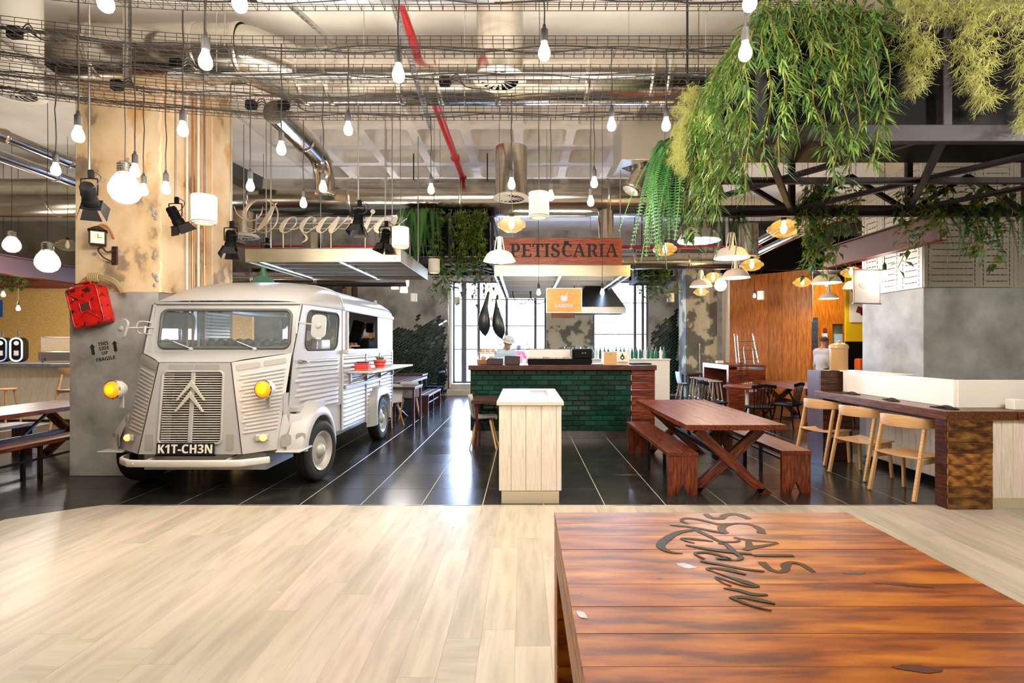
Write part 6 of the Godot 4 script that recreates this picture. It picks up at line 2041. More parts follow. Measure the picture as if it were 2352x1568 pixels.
# one blade from the origin along d, bending down by droop
func blade(m: MB, o: Vector3, d: Vector3, l: float, w: float, droop := 0.2, wide := 0.35) -> void:
	var side := d.cross(Vector3.UP)
	if side.length() < 0.05: side = Vector3.RIGHT
	side = side.normalized()
	var up := side.cross(d).normalized()
	var a := o + d * l * wide + side * w * 0.5 + up * w * 0.12 - V(0, droop * l * 0.1, 0)
	var b := o + d * l * wide - side * w * 0.5 + up * w * 0.12 - V(0, droop * l * 0.1, 0)
	var c := o + d * l * (wide + 0.1) - V(0, droop * l * 0.15, 0)
	var tip := o + d * l - V(0, droop * l, 0)
	m.tri(o, a, c); m.tri(o, c, b); m.tri(a, tip, c); m.tri(b, c, tip)

func bamboo_vine(p: Vector3, l: float, out: Vector3) -> void:
	var t := thing("bamboo_vine", "hanging bamboo-like vine with narrow bright leaves on the black frame", "plant", p, 0, "bamboo vines on the plant frame")
	var pts := []
	for k in 9:
		var f := k / 8.0
		pts.append(V(0, 0, 0) + out * (0.05 * sin(f * 2.6) + 0.03 * f) + V(0.03 * sin(k * 1.3 + p.x * 9), -l * f + 0.06 * sin(minf(f * 8, 1.0) * PI * 0.5), 0.02 * sin(k * 1.7 + p.z * 9)))
	part(t, "stem", mb().tube(pts, 0.003, 5), M.stem)
	var n := int(l / 0.042)
	for k in n:
		var f := (k + rng.randf()) / n
		var i := minf(f * 8, 7.99)
		var q: Vector3 = pts[int(i)].lerp(pts[int(i) + 1], i - int(i))
		part(t, "sprig", M.sprig[rng.randi() % 5], M.bamboo_leaf[rng.randi() % 4], at(q, Basis(Vector3.UP, rng.randf() * TAU) * Basis(Vector3.RIGHT, rng.randf_range(-0.3, 0.3))).scaled_local(Vector3.ONE * rng.randf_range(0.75, 1.25)))

func ivy_vine(p: Vector3, l: float, kind: int, label: String, group: String, size := 1.0, sway := Vector3.ZERO) -> void:
	var t := thing("ivy_vine", label, "plant", p, 0, group)
	var pts := []
	for k in 9:
		var f := k / 8.0
		pts.append(V(0.05 * sin(k * 1.1 + p.x * 7), -l * f, 0.04 * sin(k * 1.5 + p.z * 5)) + sway * f)
	part(t, "stem", mb().tube(pts, 0.0035, 5), M.stem)
	var n := int(l / (0.03 * size))
	for k in n:
		var f := (k + rng.randf()) / n
		var i := minf(f * 8, 7.99)
		var q: Vector3 = pts[int(i)].lerp(pts[int(i) + 1], i - int(i))
		part(t, "leaf", M.ivy_leaf[kind], M["ivy%d" % kind][rng.randi() % 3], at(q, Basis(Vector3.UP, rng.randf() * TAU) * Basis(Vector3.RIGHT, rng.randf_range(-0.5, 0.6))).scaled_local(Vector3.ONE * rng.randf_range(0.7, 1.3) * size))

func fern(p: Vector3, n: int, l: float, label: String, away: Vector3, key := "fern_leaf", group := "") -> void:
	var t := thing("fern", label, "plant", p, 0, group)
	part(t, "root_ball", mb().lathe([Vector2(0, -0.08), Vector2(0.08, -0.06), Vector2(0.1, 0), Vector2(0.06, 0.05), Vector2(0, 0.06)], 10), M.soil)
	for k in n:
		var a := rng.randf_range(-1.0, 1.0)
		var o := V(rng.randf_range(-0.13, 0.13), rng.randf_range(-0.05, 0.04), rng.randf_range(-0.13, 0.13))
		var d := away.rotated(Vector3.UP, a)
		var x := d.cross(Vector3.UP)
		var b := Basis(x, Vector3.UP, -d)
		part(t, "frond", M.frond[rng.randi() % 4], M[key][rng.randi() % 3], at(o, b * Basis(Vector3(0, 0, 1), rng.randf_range(-0.2, 0.2)) * Basis(Vector3.RIGHT, rng.randf_range(-0.12, 0.3))).scaled_local(Vector3.ONE * l * rng.randf_range(0.7, 1.1)))

func moss(label: String, columns: Array) -> void:
	# columns: centre x, z, half width, top y, bottom y, tufts
	var mm := MultiMesh.new()
	mm.transform_format = MultiMesh.TRANSFORM_3D
	mm.mesh = M.tuft.mesh()
	var xs := []
	for c in columns:
		for k in c[5]:
			var f := pow(rng.randf(), 1.15)
			var hw: float = c[2] * (1.0 - 0.85 * f * f)
			var p := V(c[0] + rng.randf_range(-hw, hw) + 0.04 * sin(f * 6 + c[0] * 9), lerpf(c[3], c[4], f), c[1] + rng.randf_range(-0.09, 0.09) * (1 - 0.5 * f))
			xs.append(at(p, Basis.from_euler(Vector3(rng.randf_range(-0.5, 0.5), rng.randf() * TAU, rng.randf_range(-0.5, 0.5)))).scaled_local(Vector3.ONE * rng.randf_range(0.7, 1.3)))
	mm.instance_count = xs.size()
	for i in xs.size(): mm.set_instance_transform(i, xs[i])
	var o := MultiMeshInstance3D.new()
	o.name = numbered("hanging_moss")
	o.multimesh = mm
	o.material_override = M.moss
	add_child(o)
	tag(o, label, "moss")
	o.set_meta("kind", "stuff")

func plant_frame(label: String, x0: float, x1: float, y0: float, y1: float, zn: float, zf: float, posts: int) -> void:
	var t := thing("hanging_planter", label, "planter", V(0, 0, 0))
	var w := 0.11
	for y in [y0 + w / 2, y1 - w / 2]:
		for z in [zn, zf]: part(t, "rail", mb().bbox(V((x0 + x1) / 2, y, z), V(x1 - x0, w, 0.06), 0.004), M.frame_metal)
		for x in [x0, x1]: part(t, "rail", mb().bbox(V(x, y, (zn + zf) / 2), V(0.06, w, zn - zf), 0.004), M.frame_metal)
	for k in posts:
		var x := lerpf(x0, x1, float(k) / (posts - 1))
		for z in [zn, zf]: part(t, "post", mb().bbox(V(x, (y0 + y1) / 2, z), V(0.06, y1 - y0 - 0.02, 0.05), 0.004), M.frame_metal)
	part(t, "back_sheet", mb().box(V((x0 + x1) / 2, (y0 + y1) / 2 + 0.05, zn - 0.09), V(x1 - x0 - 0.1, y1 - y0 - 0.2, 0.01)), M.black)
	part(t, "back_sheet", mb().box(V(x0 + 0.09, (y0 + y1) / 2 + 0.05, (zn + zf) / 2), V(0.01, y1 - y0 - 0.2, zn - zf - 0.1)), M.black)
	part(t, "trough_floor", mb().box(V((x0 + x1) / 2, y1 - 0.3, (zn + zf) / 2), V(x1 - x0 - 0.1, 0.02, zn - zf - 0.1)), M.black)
	# bracing in the plane of the lower rails and along the far side
	var n := posts - 1
	for k in n:
		var a := lerpf(x0, x1, float(k) / n)
		var b := lerpf(x0, x1, float(k + 1) / n)
		part(t, "brace", mb().beam(V(a, y0 + 0.05, zn), V(b, y0 + 0.05, zf), 0.05, 0.04), M.frame_metal)
		part(t, "brace", mb().beam(V(b, y0 + 0.07, zn), V(a, y0 + 0.07, zf), 0.05, 0.04), M.frame_metal)
		var mx := (a + b) / 2
		part(t, "strut", mb().beam(V(a, y0 + 0.05, zf), V(mx, y0 + 0.42, zf), 0.04, 0.045), M.frame_metal)
		part(t, "strut", mb().beam(V(mx, y0 + 0.42, zf), V(b, y0 + 0.05, zf), 0.04, 0.045), M.frame_metal)
		part(t, "tie", mb().bbox(V(mx, y0 + 0.06, (zn + zf) / 2), V(b - a, 0.05, 0.05), 0.004), M.frame_metal)
	for x in [x0 + 0.1, x1 - 0.1]:
		for z in [zn - 0.1, zf + 0.1]: part(t, "hanger", mb().tube([V(x, y1, z), V(x, CEIL, z)], 0.012, 8), M.black_metal)

func build_planters() -> void:
	M.stem = mat("8a6a2c", 0.6)
	M.soil = mat("2a1e14", 0.9)
	M.bamboo_leaf = [leaf_mat("4c6c2c", 0.2), leaf_mat("5f8036", 0.2), leaf_mat("3c5826", 0.2), leaf_mat("788f42", 0.2)]
	M.fern_leaf = [leaf_mat("34682a", 0.12), leaf_mat("264f22", 0.12), leaf_mat("4a7632", 0.12)]
	M.fern_dark = [leaf_mat("2c5a26"), leaf_mat("1f4a24"), leaf_mat("44702c")]
	M.ivy0 = [leaf_mat("243f22"), leaf_mat("34502a"), leaf_mat("4c6836")]
	M.ivy1 = [leaf_mat("2f4a1c"), leaf_mat("46661e"), leaf_mat("5f7a26")]
	M.moss = leaf_mat("9a9a50", 0.25)
	M.sprig = []
	for k in 5:
		var m := mb()
		for i in 6:
			var a := rng.randf_range(-1.2, 1.2) + (0.0 if i % 2 else PI * 0.15)
			var d := V(sin(a) * 0.8, rng.randf_range(-0.9, 0.1), cos(a) * 0.8).normalized()
			blade(m, V(0, -0.008 * i, 0), d, rng.randf_range(0.075, 0.12), 0.015, 0.35)
		M.sprig.append(m)
	M.ivy_leaf = []
	for k in 2:
		var m := mb()
		var o := V(0, -0.01, 0.02)
		m.tube([Vector3.ZERO, o], 0.0015, 4, false)
		if k == 0:
			blade(m, o, V(0, -0.35, 0.93).normalized(), 0.09, 0.042, 0.25, 0.45)
		else:
			# five-pointed leaf
			for q in [[-1.1, 0.035], [-0.55, 0.05], [0.0, 0.068], [0.55, 0.05], [1.1, 0.035]]:
				blade(m, o, V(sin(q[0]), -0.35, cos(q[0])).normalized(), q[1], 0.026, 0.2, 0.4)
		M.ivy_leaf.append(m)
	M.frond = []
	for k in 4:
		var m := mb()
		var path := []
		for i in 13:
			var f := i / 12.0
			path.append(V(0.03 * sin(f * 3 + k), 0.10 * sin(f * PI * 0.6) - 1.0 * pow(f, 1.5), -0.15 * sin(f * 1.5) - 0.02 * k * f))
		var c := curve(path, 4)
		m.tube(c, 0.004, 4)
		for i in range(2, c.size() - 1):
			var f := float(i) / c.size()
			var d: Vector3 = (c[i + 1] - c[i]).normalized()
			var side := d.cross(V(0, 0, 1)).normalized()
			var ll := 0.062 * (1.0 - 0.75 * f * f) * (0.5 + minf(1.0, f * 6) * 0.5)
			for s in [-1, 1]:
				var e: Vector3 = (side * s + d * 0.35).normalized()
				m.tri(c[i], c[i] + e * ll + d * 0.006, c[i] + d * 0.017)
				m.tri(c[i], c[i] + d * 0.002 + V(0, 0, 0.004), c[i] + e * ll + d * 0.006)
		M.frond.append(m)
	M.tuft = mb()
	for i in 9:
		var a := rng.randf() * TAU
		var p := V(0, 0, 0)
		var d := V(cos(a) * 0.5, -0.8, sin(a) * 0.5)
		var pts := []
		for k in 6:
			pts.append(p)
			p += d.normalized() * 0.018
			d = d.rotated(V(rng.randf() - 0.5, rng.randf() - 0.5, rng.randf() - 0.5).normalized(), rng.randf_range(0.2, 0.7))
		M.tuft.tube(pts, [0.0013, 0.0013, 0.0012, 0.001, 0.0008, 0.0005], 3, false)
	# ---- big frame on the right
	plant_frame("large black hanging plant frame overgrown with vines on the right", 1.56, 5.2, 2.9, 3.75, -3.4, -5.35, 4)
	for k in 13:
		bamboo_vine(V(1.52 + k * 0.06 + rng.randf() * 0.03, 3.74 + rng.randf() * 0.05, -3.31 + rng.randf() * 0.06), rng.randf_range(0.85, 1.25), V(0, 0, 1))
	for k in 16:
		bamboo_vine(V(1.48 + rng.randf() * 0.05, 3.76 + rng.randf() * 0.03, -3.35 - k * 0.07), rng.randf_range(1.0, 1.3), V(-1, 0, 0.3))
	for k in 6:
		bamboo_vine(V(1.55 + k * 0.13, 3.86, -3.34), rng.randf_range(0.5, 0.8), V(0, 0, 1))
	moss("yellow-green hanging moss draped over the front of the black plant frame", [[2.5, -3.3, 0.13, 3.86, 3.2, 170], [2.92, -3.3, 0.15, 3.9, 3.12, 200], [3.2, -3.28, 0.1, 3.9, 2.98, 170], [2.75, -3.32, 0.4, 3.92, 3.68, 130], [3.45, -3.3, 0.15, 3.9, 3.1, 120]])
	moss("yellow-green moss tail hanging at the frame's left side behind the bamboo vines", [[1.44, -4.55, 0.07, 3.85, 3.1, 150], [1.42, -4.75, 0.08, 3.8, 3.2, 110]])
	fern(V(1.5, 3.62, -5.3), 34, 1.25, "big bright fern hanging from the frame corner above the counter", V(-0.8, 0, 0.6).normalized())
	fern(V(1.62, 3.7, -4.9), 7, 0.7, "small fern sprouting on top of the black frame corner", V(-1, 0, 0.4).normalized())
	fern(V(1.95, 2.98, -5.45), 8, 0.55, "small fern hanging under the frame behind the enamel lamp", V(-0.3, 0, 1).normalized())
	fern(V(2.25, 2.98, -5.45), 8, 0.55, "small fern hanging under the frame beside the largest amber lamp", V(0.2, 0, 1).normalized())
	for k in 9:
		ivy_vine(V(1.46 + rng.randf() * 0.22, 3.72, -4.85 - rng.randf() * 0.45), rng.randf_range(0.7, 1.35), 0, "dark glossy leaf vine hanging at the left corner of the black frame", "dark vines at the frame corner", 1.1)
	for k in 18:
		ivy_vine(V(2.85 + rng.randf() * 0.55, 3.25, -5.15 - rng.randf() * 0.2), rng.randf_range(0.4, 1.0), k % 2, "dark leaf vine hanging below the far rail of the black frame", "vines under the far rail", 1.15)
	for k in 22:
		ivy_vine(V(3.65 + rng.randf() * 1.5, 3.2, -5.0 - rng.randf() * 0.35), rng.randf_range(0.4, 0.85), k % 2, "leafy vine trailing before the perforated cladding of the column", "vines before the cladding", 1.15)
	for q in [[4.35, -5.25], [4.75, -5.2], [5.05, -5.0]]:
		fern(V(q[0], 2.95, q[1]), 9, 0.62, "bright fern hanging before the perforated cladding", V(0, 0, 1), "fern_leaf", "ferns before the cladding")
	# ---- frame in the middle
	plant_frame("dark hanging plant frame with ferns above the glazed door", -2.2, -0.6, 3.1, 3.98, -9.7, -11.4, 3)
	for k in 4: fern(V(-2.15 + k * 0.13, 4.05, -9.6), 16, 1.0, "dark fern hanging over the middle plant frame", V(-0.3, 0, 1).normalized(), "fern_dark", "ferns of the middle frame")
	for k in 22:
		ivy_vine(V(-1.75 + rng.randf() * 1.15, 4.08, -9.62 + rng.randf() * 0.1), rng.randf_range(0.7, 1.5), 1, "thin dark vine hanging over the middle plant frame", "vines of the middle frame", 1.5)
	for k in 10:
		ivy_vine(V(-2.1 + rng.randf() * 1.5, 3.2, -10.6 - rng.randf() * 0.8), rng.randf_range(0.4, 0.8), 0, "thin dark vine hanging under the middle plant frame", "vines under the middle frame", 1.4)
	# ---- frame right of the counter
	plant_frame("small dark hanging plant frame beside the bright window", 2.75, 3.65, 3.1, 3.8, -12.4, -13.4, 2)
	for k in 16:
		ivy_vine(V(2.7 + rng.randf() * 0.95, 3.82, -12.3 + rng.randf() * 0.1), rng.randf_range(0.7, 1.25), 1, "thin dark vine hanging over the small plant frame", "vines of the small frame", 1.5)
	for k in 6:
		ivy_vine(V(-12.0 + k * 0.12, 3.25, -11.8), 0.4, 1, "dark vine lying over the steel beam of the left bar", "vines on the left beam", 1.6)


# ---------------------------------------------------------------- lamps
func omni(parent: Node3D, p: Vector3, e: float, c := WARM, size := 0.03) -> void:
	var l := OmniLight3D.new()
	l.name = "lamp_light"
	l.light_color = c
	l.light_energy = e
	l.light_size = size
	l.omni_range = 40.0
	l.omni_attenuation = 2.0
	l.shadow_enabled = true
	parent.add_child(l)
	l.position = p

func spot(parent: Node3D, p: Vector3, e: float, angle: float, c := WARM, rot := Vector3(-90, 0, 0), size := 0.05) -> void:
	var l := SpotLight3D.new()
	l.name = "lamp_light"
	l.light_color = c
	l.light_energy = e
	l.light_size = size
	l.spot_range = 40.0
	l.spot_attenuation = 2.0
	l.spot_angle = angle
	l.spot_angle_attenuation = 0.6
	l.shadow_enabled = true
	parent.add_child(l)
	l.position = p
	l.rotation_degrees = rot

# height of the ceiling, inside the coffers where there are some
func roof(x: float, z: float) -> float:
	return 5.5 if x > -4.6 and x < 3.5 and z < -7.7 and z > -12.2 else CEIL

func cord_to(t: Node3D, from_y: float, to_y: float, r := 0.004) -> void:
	# a cord that is not quite straight
	var pts := []
	for k in 7:
		var f := k / 6.0
		pts.append(V(0.006 * sin(k * 1.9 + t.position.x * 5.0) * sin(PI * f), lerpf(from_y, to_y, f), 0.005 * sin(k * 2.3 + t.position.z * 7.0) * sin(PI * f)))
	part(t, "cord", mb().tube(pts, r, 6), M.cord)

func light_bulb(p: Vector3, top: float, e := 1.0, far := false) -> void:
	var t := thing("light_bulb", "glowing clear light bulb in black socket on a long cord", "light bulb", p, 0, "bare bulbs hung from the wire trays")
	cord_to(t, 0.15, top - p.y, 0.0045)
	part(t, "socket", M.bulb_socket, M.cord)
	part(t, "bulb", M.bulb_shape, M.bulb_glow)
	omni(t, V(0, 0, 0), e * BULB)

func build_lamps() -> void:
	M.bulb_socket = mb().lathe([Vector2(0, 0.058), Vector2(0.019, 0.058), Vector2(0.022, 0.062), Vector2(0.021, 0.125), Vector2(0.011, 0.135), Vector2(0.008, 0.155), Vector2(0, 0.155)], 14)
	M.bulb_shape = mb().lathe([Vector2(0, -0.046), Vector2(0.016, -0.043), Vector2(0.028, -0.033), Vector2(0.034, -0.015), Vector2(0.033, 0.004), Vector2(0.026, 0.025), Vector2(0.019, 0.042), Vector2(0.016, 0.06)], 18)
	for q in [[-1.946, 3.165, -2.4], [-1.323, 3.165, -2.4], [-1.668, 3.056, -2.7], [-0.707, 3.093, -2.9], [0.113, 3.215, -2.9], [1.137, 3.298, -2.6], [1.157, 3.102, -2.7], [-2.852, 2.912, -3.3], [-2.448, 3.112, -3.7], [-1.789, 3.013, -3.8], [-1.364, 3.241, -4.0], [0.678, 3.274, -4.0], [1.1, 3.274, -4.0], [-3.904, 3.028, -4.3], [-3.018, 2.916, -4.0], [-3.056, 2.902, -4.4], [-3.319, 2.917, -4.5], [-2.442, 2.986, -4.6], [-1.852, 3.02, -4.75], [-2.268, 3.022, -5.3], [-0.939, 3.135, -5.2], [-0.116, 3.048, -4.75], [0.679, 3.138, -5.0], [0.671, 3.012, -5.2], [0.268, 3.069, -5.2]]:
		# each bulb hangs from a wire of the nearest tray
		var best := 9.0
		for z0: float in TRAYS:
			for w: float in [-0.1, -0.033, 0.033, 0.1]:
				var d: float = tray_z(z0, q[0]) + w - q[2]
				if absf(d) < absf(best): best = d
		var k: float = (q[2] + best) / q[2]
		light_bulb(V(q[0] * k, 1.573 + (q[1] - 1.573) * k, q[2] + best), 3.873)
	# added unseen bulbs over the near part of the room, brightening floor and sides
	for q in [[-3.2, 3.1, -1.2], [-1.2, 3.2, -1.2], [0.9, 3.1, -1.2], [2.6, 3.2, -1.2], [-2.2, 3.1, 0.8], [0.2, 3.2, 0.8], [3.6, 3.1, -1.2], [2.2, 3.2, 0.8], [3.0, 3.1, -2.45], [4.2, 3.1, -2.45], [4.0, 3.2, -2.85], [5.2, 3.1, -2.85]]:
		light_bulb(V(q[0], q[1], q[2] - 0.033), 3.873, 3.0 if q[0] > 2.9 else 0.8)
	# added light strips, in trays, on canopies and a beam, to brighten the ceiling
	for q in [[-2.3, 3.9, -4.48, 1.6, "added light strip lying in the wire tray near the pillar"], [0.3, 3.9, -4.48, 1.6, "added light strip lying in the wire tray before the round vent"], [-1.0, 3.9, -3.49, 1.6, "added light strip lying in the near wire tray"], [-2.8, 2.915, -8.3, 1.6, "added light strip lying on the canopy above the van"], [0.6, 2.915, -10.0, 1.6, "added light strip lying on the canopy above the counter"], [0.6, 2.915, -12.0, 1.6, "added light strip lying on the rear of the counter canopy"], [-6.85, 2.765, -8.2, 0.14, "added light strip lying on the steel beam of the left bar"]]:
		var t := thing("light_strip", q[4], "lamp", V(q[0], q[1], q[2]))
		part(t, "channel", mb().bbox(V(0, 0, 0), V(q[3], 0.03, 0.06), 0.003), M.zinc)
		part(t, "glowing_face", mb().box(V(0, 0.017, 0), V(q[3] - 0.04, 0.006, 0.045)), M.strip_glow)
		var l := AreaLight3D.new()
		l.name = "strip_light"
		l.area_size = Vector2(q[3] - 0.04, 0.045)
		l.light_color = WARM
		l.light_energy = UPLIGHT * (1.0 if q[1] > 3.0 else 1.9)
		l.area_range = 40.0
		l.shadow_enabled = true
		t.add_child(l)
		l.position = V(0, 0.025, 0)
		l.rotation_degrees = Vector3(90, 0, 0)
	# white cylinder downlights
	for q in [[-2.543, 2.649, -4.1, 0.09, 3.9, "white cylinder downlight lit above the front of the van", 3.8], [0.132, 2.819, -4.6, 0.09, 3.9, "white cylinder downlight lit above the limed counter block", 3.6], [-1.342, 2.736, -5.6, 0.09, 4.3, "white cylinder downlight lit beside the script sign's last letter", 1.5], [-1.432, 2.825, -8.2, 0.09, 4.5, "white cylinder downlight lit under the hanging ferns", 1.5], [-3.0, 2.85, -14.0, 0.09, 4.5, "small white cylinder downlight against the old wall by the green tiles", 0.0], [3.686, 2.758, -13.0, 0.09, 4.5, "small white cylinder downlight beside the peeling column", 0.0], [5.968, 2.813, -13.0, 0.09, 3.5, "small white cylinder downlight before the orange wooden wall", 0.0], [-1.95, 2.85, -15.0, 0.09, 4.5, "small white cylinder downlight before the bright window", 0.0]]:
		var t := thing("cylinder_downlight", q[5], "lamp", V(q[0], q[1], q[2]))
		var r: float = q[3]
		var h := 0.105
		cord_to(t, h, roof(q[0], q[2]) - q[1], 0.0035)
		part(t, "shade", mb().lathe([Vector2(r * 0.78, -h + 0.05), Vector2(r * 0.9, -h + 0.01), Vector2(r * 0.94, -h), Vector2(r, -h + 0.006), Vector2(r, h - 0.004), Vector2(r * 0.97, h), Vector2(0, h)], 30), M.white_matt)
		part(t, "rim", mb().lathe([Vector2(r * 0.7, -h + 0.012), Vector2(r * 0.78, -h - 0.012), Vector2(r * 0.92, -h - 0.012), Vector2(r * 0.93, -h + 0.002)], 30), M.white_matt)
		if q[6] > 0.0:
			part(t, "lamp_face", mb().lathe([Vector2(0, -h + 0.02), Vector2(r * 0.72, -h + 0.03)], 24), M.bulb_far)
			spot(t, V(0, -h - 0.02, 0), q[6], 34.0)
		else:
			part(t, "lamp_face", mb().lathe([Vector2(0, -h + 0.02), Vector2(r * 0.72, -h + 0.03)], 24), M.lamp_inside)
	# oversized crackle-glass bulbs
	var gl := mb().lathe([Vector2(0, -0.135), Vector2(0.05, -0.128), Vector2(0.1, -0.095), Vector2(0.13, -0.04), Vector2(0.132, 0.015), Vector2(0.11, 0.08), Vector2(0.075, 0.13), Vector2(0.058, 0.16)], 26)
	var core := mb()
	var rr := RandomNumberGenerator.new()
	rr.seed = 5
	var rows := []
	for j in 10:
		var row := []
		var a := PI * j / 9.0
		for i in 18:
			var b := TAU * i / 18.0
			var k := 0.1 * (1.0 + (rr.randf() - 0.5) * 0.35) if j > 0 and j < 9 else 0.1
			row.append(V(sin(a) * cos(b) * k, -cos(a) * k * 0.9 - 0.012, -sin(a) * sin(b) * k))
		rows.append(row)
	core.grid(rows, true)
	var cap := mb()
	var prof := []
	for k in 9:
		prof.append(Vector2(0.058 + (0.006 if k % 2 else 0.0), 0.155 + k * 0.011))
	prof.append_array([Vector2(0.045, 0.256), Vector2(0.015, 0.266), Vector2(0, 0.268)])
	cap.lathe(prof, 24)
	for q in [[-3.753, 3.03, -4.85, 4.2, "oversized crackle glass bulb with silver screw cap before the plaster pillar", 1.2], [-6.154, 2.635, -6.66, 4.4, "oversized crackle glass bulb with silver screw cap above the left table", 1.6], [-9.337, 3.382, -9.4, 4.4, "oversized crackle glass bulb above the chipboard bar", 1.6], [-4.502, 2.766, -7.6, 4.4, "oversized crackle glass bulb between the pier and the metal canopy", 1.6], [4.339, 2.881, -11.4, 4.4, "oversized crackle glass bulb among the amber lamps", 1.6]]:
		var t := thing("giant_bulb", q[4], "lamp", V(q[0], q[1], q[2]))
		cord_to(t, 0.26, roof(q[0], q[2]) - q[1], 0.0035)
		part(t, "screw_cap", cap, M.chrome)
		part(t, "glass_bulb", gl, M.glass_clear)
		part(t, "crackle_core", core, M.core_glow)
		omni(t, V(0, -0.01, 0), q[5] * BULB, Color(1, 0.95, 0.86), 0.08)
	# amber glass lamps, like flat lanterns with a ring
	var ag := mb().lathe([Vector2(0, -0.1), Vector2(0.06, -0.095), Vector2(0.12, -0.07), Vector2(0.145, -0.035), Vector2(0.168, -0.03), Vector2(0.178, -0.005), Vector2(0.168, 0.022), Vector2(0.145, 0.03), Vector2(0.12, 0.065), Vector2(0.06, 0.095), Vector2(0.025, 0.1)], 30)
	var fil := mb().lathe([Vector2(0, -0.06), Vector2(0.02, -0.05), Vector2(0.034, -0.02), Vector2(0.034, 0.01), Vector2(0.02, 0.045), Vector2(0.012, 0.09)], 14)
	for q in [[-0.154, 3.04, -6.3, "amber glass lamp hanging below the shiny vent drum"], [2.917, 2.875, -5.8, "largest amber glass lamp under the black plant frame"], [2.099, 2.996, -7.7, "amber glass lamp shining through the fern fronds"], [3.663, 2.855, -8.3, "amber glass lamp beside the shiny vent drum and enamel shades"], [3.626, 2.86, -9.9, "amber glass lamp touching the crackle glass bulb"], [4.283, 2.849, -12.5, "small amber glass lamp before the peeling column"], [5.608, 2.828, -10.4, "amber glass lamp before the orange wooden wall"], [5.957, 2.89, -9.4, "amber glass lamp beside the hanging white board"], [-7.967, 3.305, -9.0, "unlit amber glass lamp half hidden by the plaster pillar"]]:
		var t := thing("amber_lamp", q[3], "lamp", V(q[0], q[1], q[2]))
		cord_to(t, 0.12, roof(q[0], q[2]) - q[1], 0.003)
		part(t, "cap", mb().lathe([Vector2(0.03, 0.095), Vector2(0.026, 0.13), Vector2(0, 0.135)], 14), M.black_metal)
		part(t, "glass_shade", ag, M.glass_amber)
		part(t, "glowing_bulb", fil, M.bulb_glow if q[0] > -5 else M.enamel)
		if q[0] > -5: omni(t, V(0, -0.01, 0), 0.9 * BULB, Color(1, 0.82, 0.5), 0.03)
	# enamel shades on two arms; those listed last are added for brightness
	for q in [[-0.322, 2.70, -6.7, 0.21, "white enamel shade lamp hanging before the wooden counter sign"], [1.895, 2.74, -5.6, 0.225, "white enamel shade lamp partly behind hanging vines"], [2.571, 2.69, -6.4, 0.21, "white enamel shade lamp behind the hanging fern tips"], [3.281, 2.65, -8.0, 0.21, "white enamel shade lamp with tall fork between two amber lamps"], [3.426, 2.74, -10.0, 0.21, "white enamel shade lamp before the peeling column"], [4.685, 2.57, -8.0, 0.21, "white enamel shade lamp before the ochre wooden wall"], [6.101, 2.66, -9.5, 0.21, "white enamel shade lamp behind the hanging white board"], [-7.5, 2.75, -8.8, 0.21, "added white enamel shade lamp over the left table hidden by the pillar"], [-8.6, 2.8, -10.0, 0.21, "added white enamel shade lamp over the left bar hidden by the pillar"], [7.2, 2.7, -12.2, 0.21, "added white enamel shade lamp above the walking person"]]:
		var t := thing("enamel_lamp", q[4], "lamp", V(q[0], q[1], q[2]))
		enamel(t, q[3], M.enamel, roof(q[0], q[2]) - q[1])
		omni(t, V(0, 0.0, 0), (4.5 if q[0] < -5 else 2.2) * BULB)
	var gt := thing("enamel_lamp", "mint green shade lamp peeping over the van roof", "lamp", V(-4.95, 2.78, -9.8))
	enamel(gt, 0.2, M.mint, CEIL - 2.78)
	gt = thing("enamel_lamp", "mint green shade lamp beyond the rear of the van", "lamp", V(-3.9, 2.45, -13.5))
	enamel(gt, 0.2, M.mint, CEIL - 2.45)
	# clear glass cups
	for q in [[-2.98, 2.95, -11.9], [-2.75, 2.86, -11.8]]:
		var t := thing("glass_pendant", "small clear glass cup lamp above the tiled wall tables", "lamp", V(q[0], q[1], q[2]), 0, "clear glass cup lamps")
		cord_to(t, 0.1, roof(q[0], q[2]) - q[1], 0.003)
		part(t, "cup", mb().lathe([Vector2(0.06, 0.11), Vector2(0.07, 0.1), Vector2(0.09, -0.09), Vector2(0.095, -0.1), Vector2(0.086, -0.095), Vector2(0.064, 0.1)], 20), M.glass_clear)
		part(t, "glowing_bulb", fil, M.bulb_far, at(V(0, 0.03, 0)))
		omni(t, V(0, 0.03, 0), 5.0 * BULB)
	# small bare bulbs in the distance; the ochre wall one is added to brighten it
	for q in [[0.235, 2.42, -8.4, "bare bulb hanging before the steel canopy's lamps"], [1.27, 2.42, -8.4, "bare bulb hanging before the extractor hood"], [5.58, 2.75, -12.5, "bare bulb before the orange wooden wall"], [-10.2, 2.3, -10.4, "bare bulb before the chipboard wall of the left bar"], [-10.3, 2.56, -10.2, "bare bulb at the left edge beside the blue poster"], [4.4, 2.42, -6.3, "bare bulb shining on the hanging white board"], [8.2, 3.2, -14.0, "added bare bulb before the ochre wall behind an enamel shade"]]:
		var t := thing("light_bulb", q[3], "light bulb", V(q[0], q[1], q[2]))
		cord_to(t, 0.15, (3.55 if q[0] > 8 else roof(q[0], q[2])) - q[1], 0.004)
		part(t, "socket", M.bulb_socket, M.cord)
		part(t, "bulb", M.bulb_shape, M.bulb_glow)
		omni(t, Vector3.ZERO, (2.4 if q[0] < -9 else 8.0 if q[0] > 8 else 0.25 if q[0] > 4.2 and q[0] < 4.5 else 0.9) * BULB)
	# theatre spotlights with barn doors
	theatre_spot("black theatre spotlight with open barn doors before the plaster pillar", V(-3.878, 2.9, -4.6), Vector3(-42, 28, 0), 4.3)
	theatre_spot("black theatre spotlight with barn doors beside the pillar pipes", V(-4.056, 3.06, -6.0), Vector3(-60, -30, 0), 4.4)
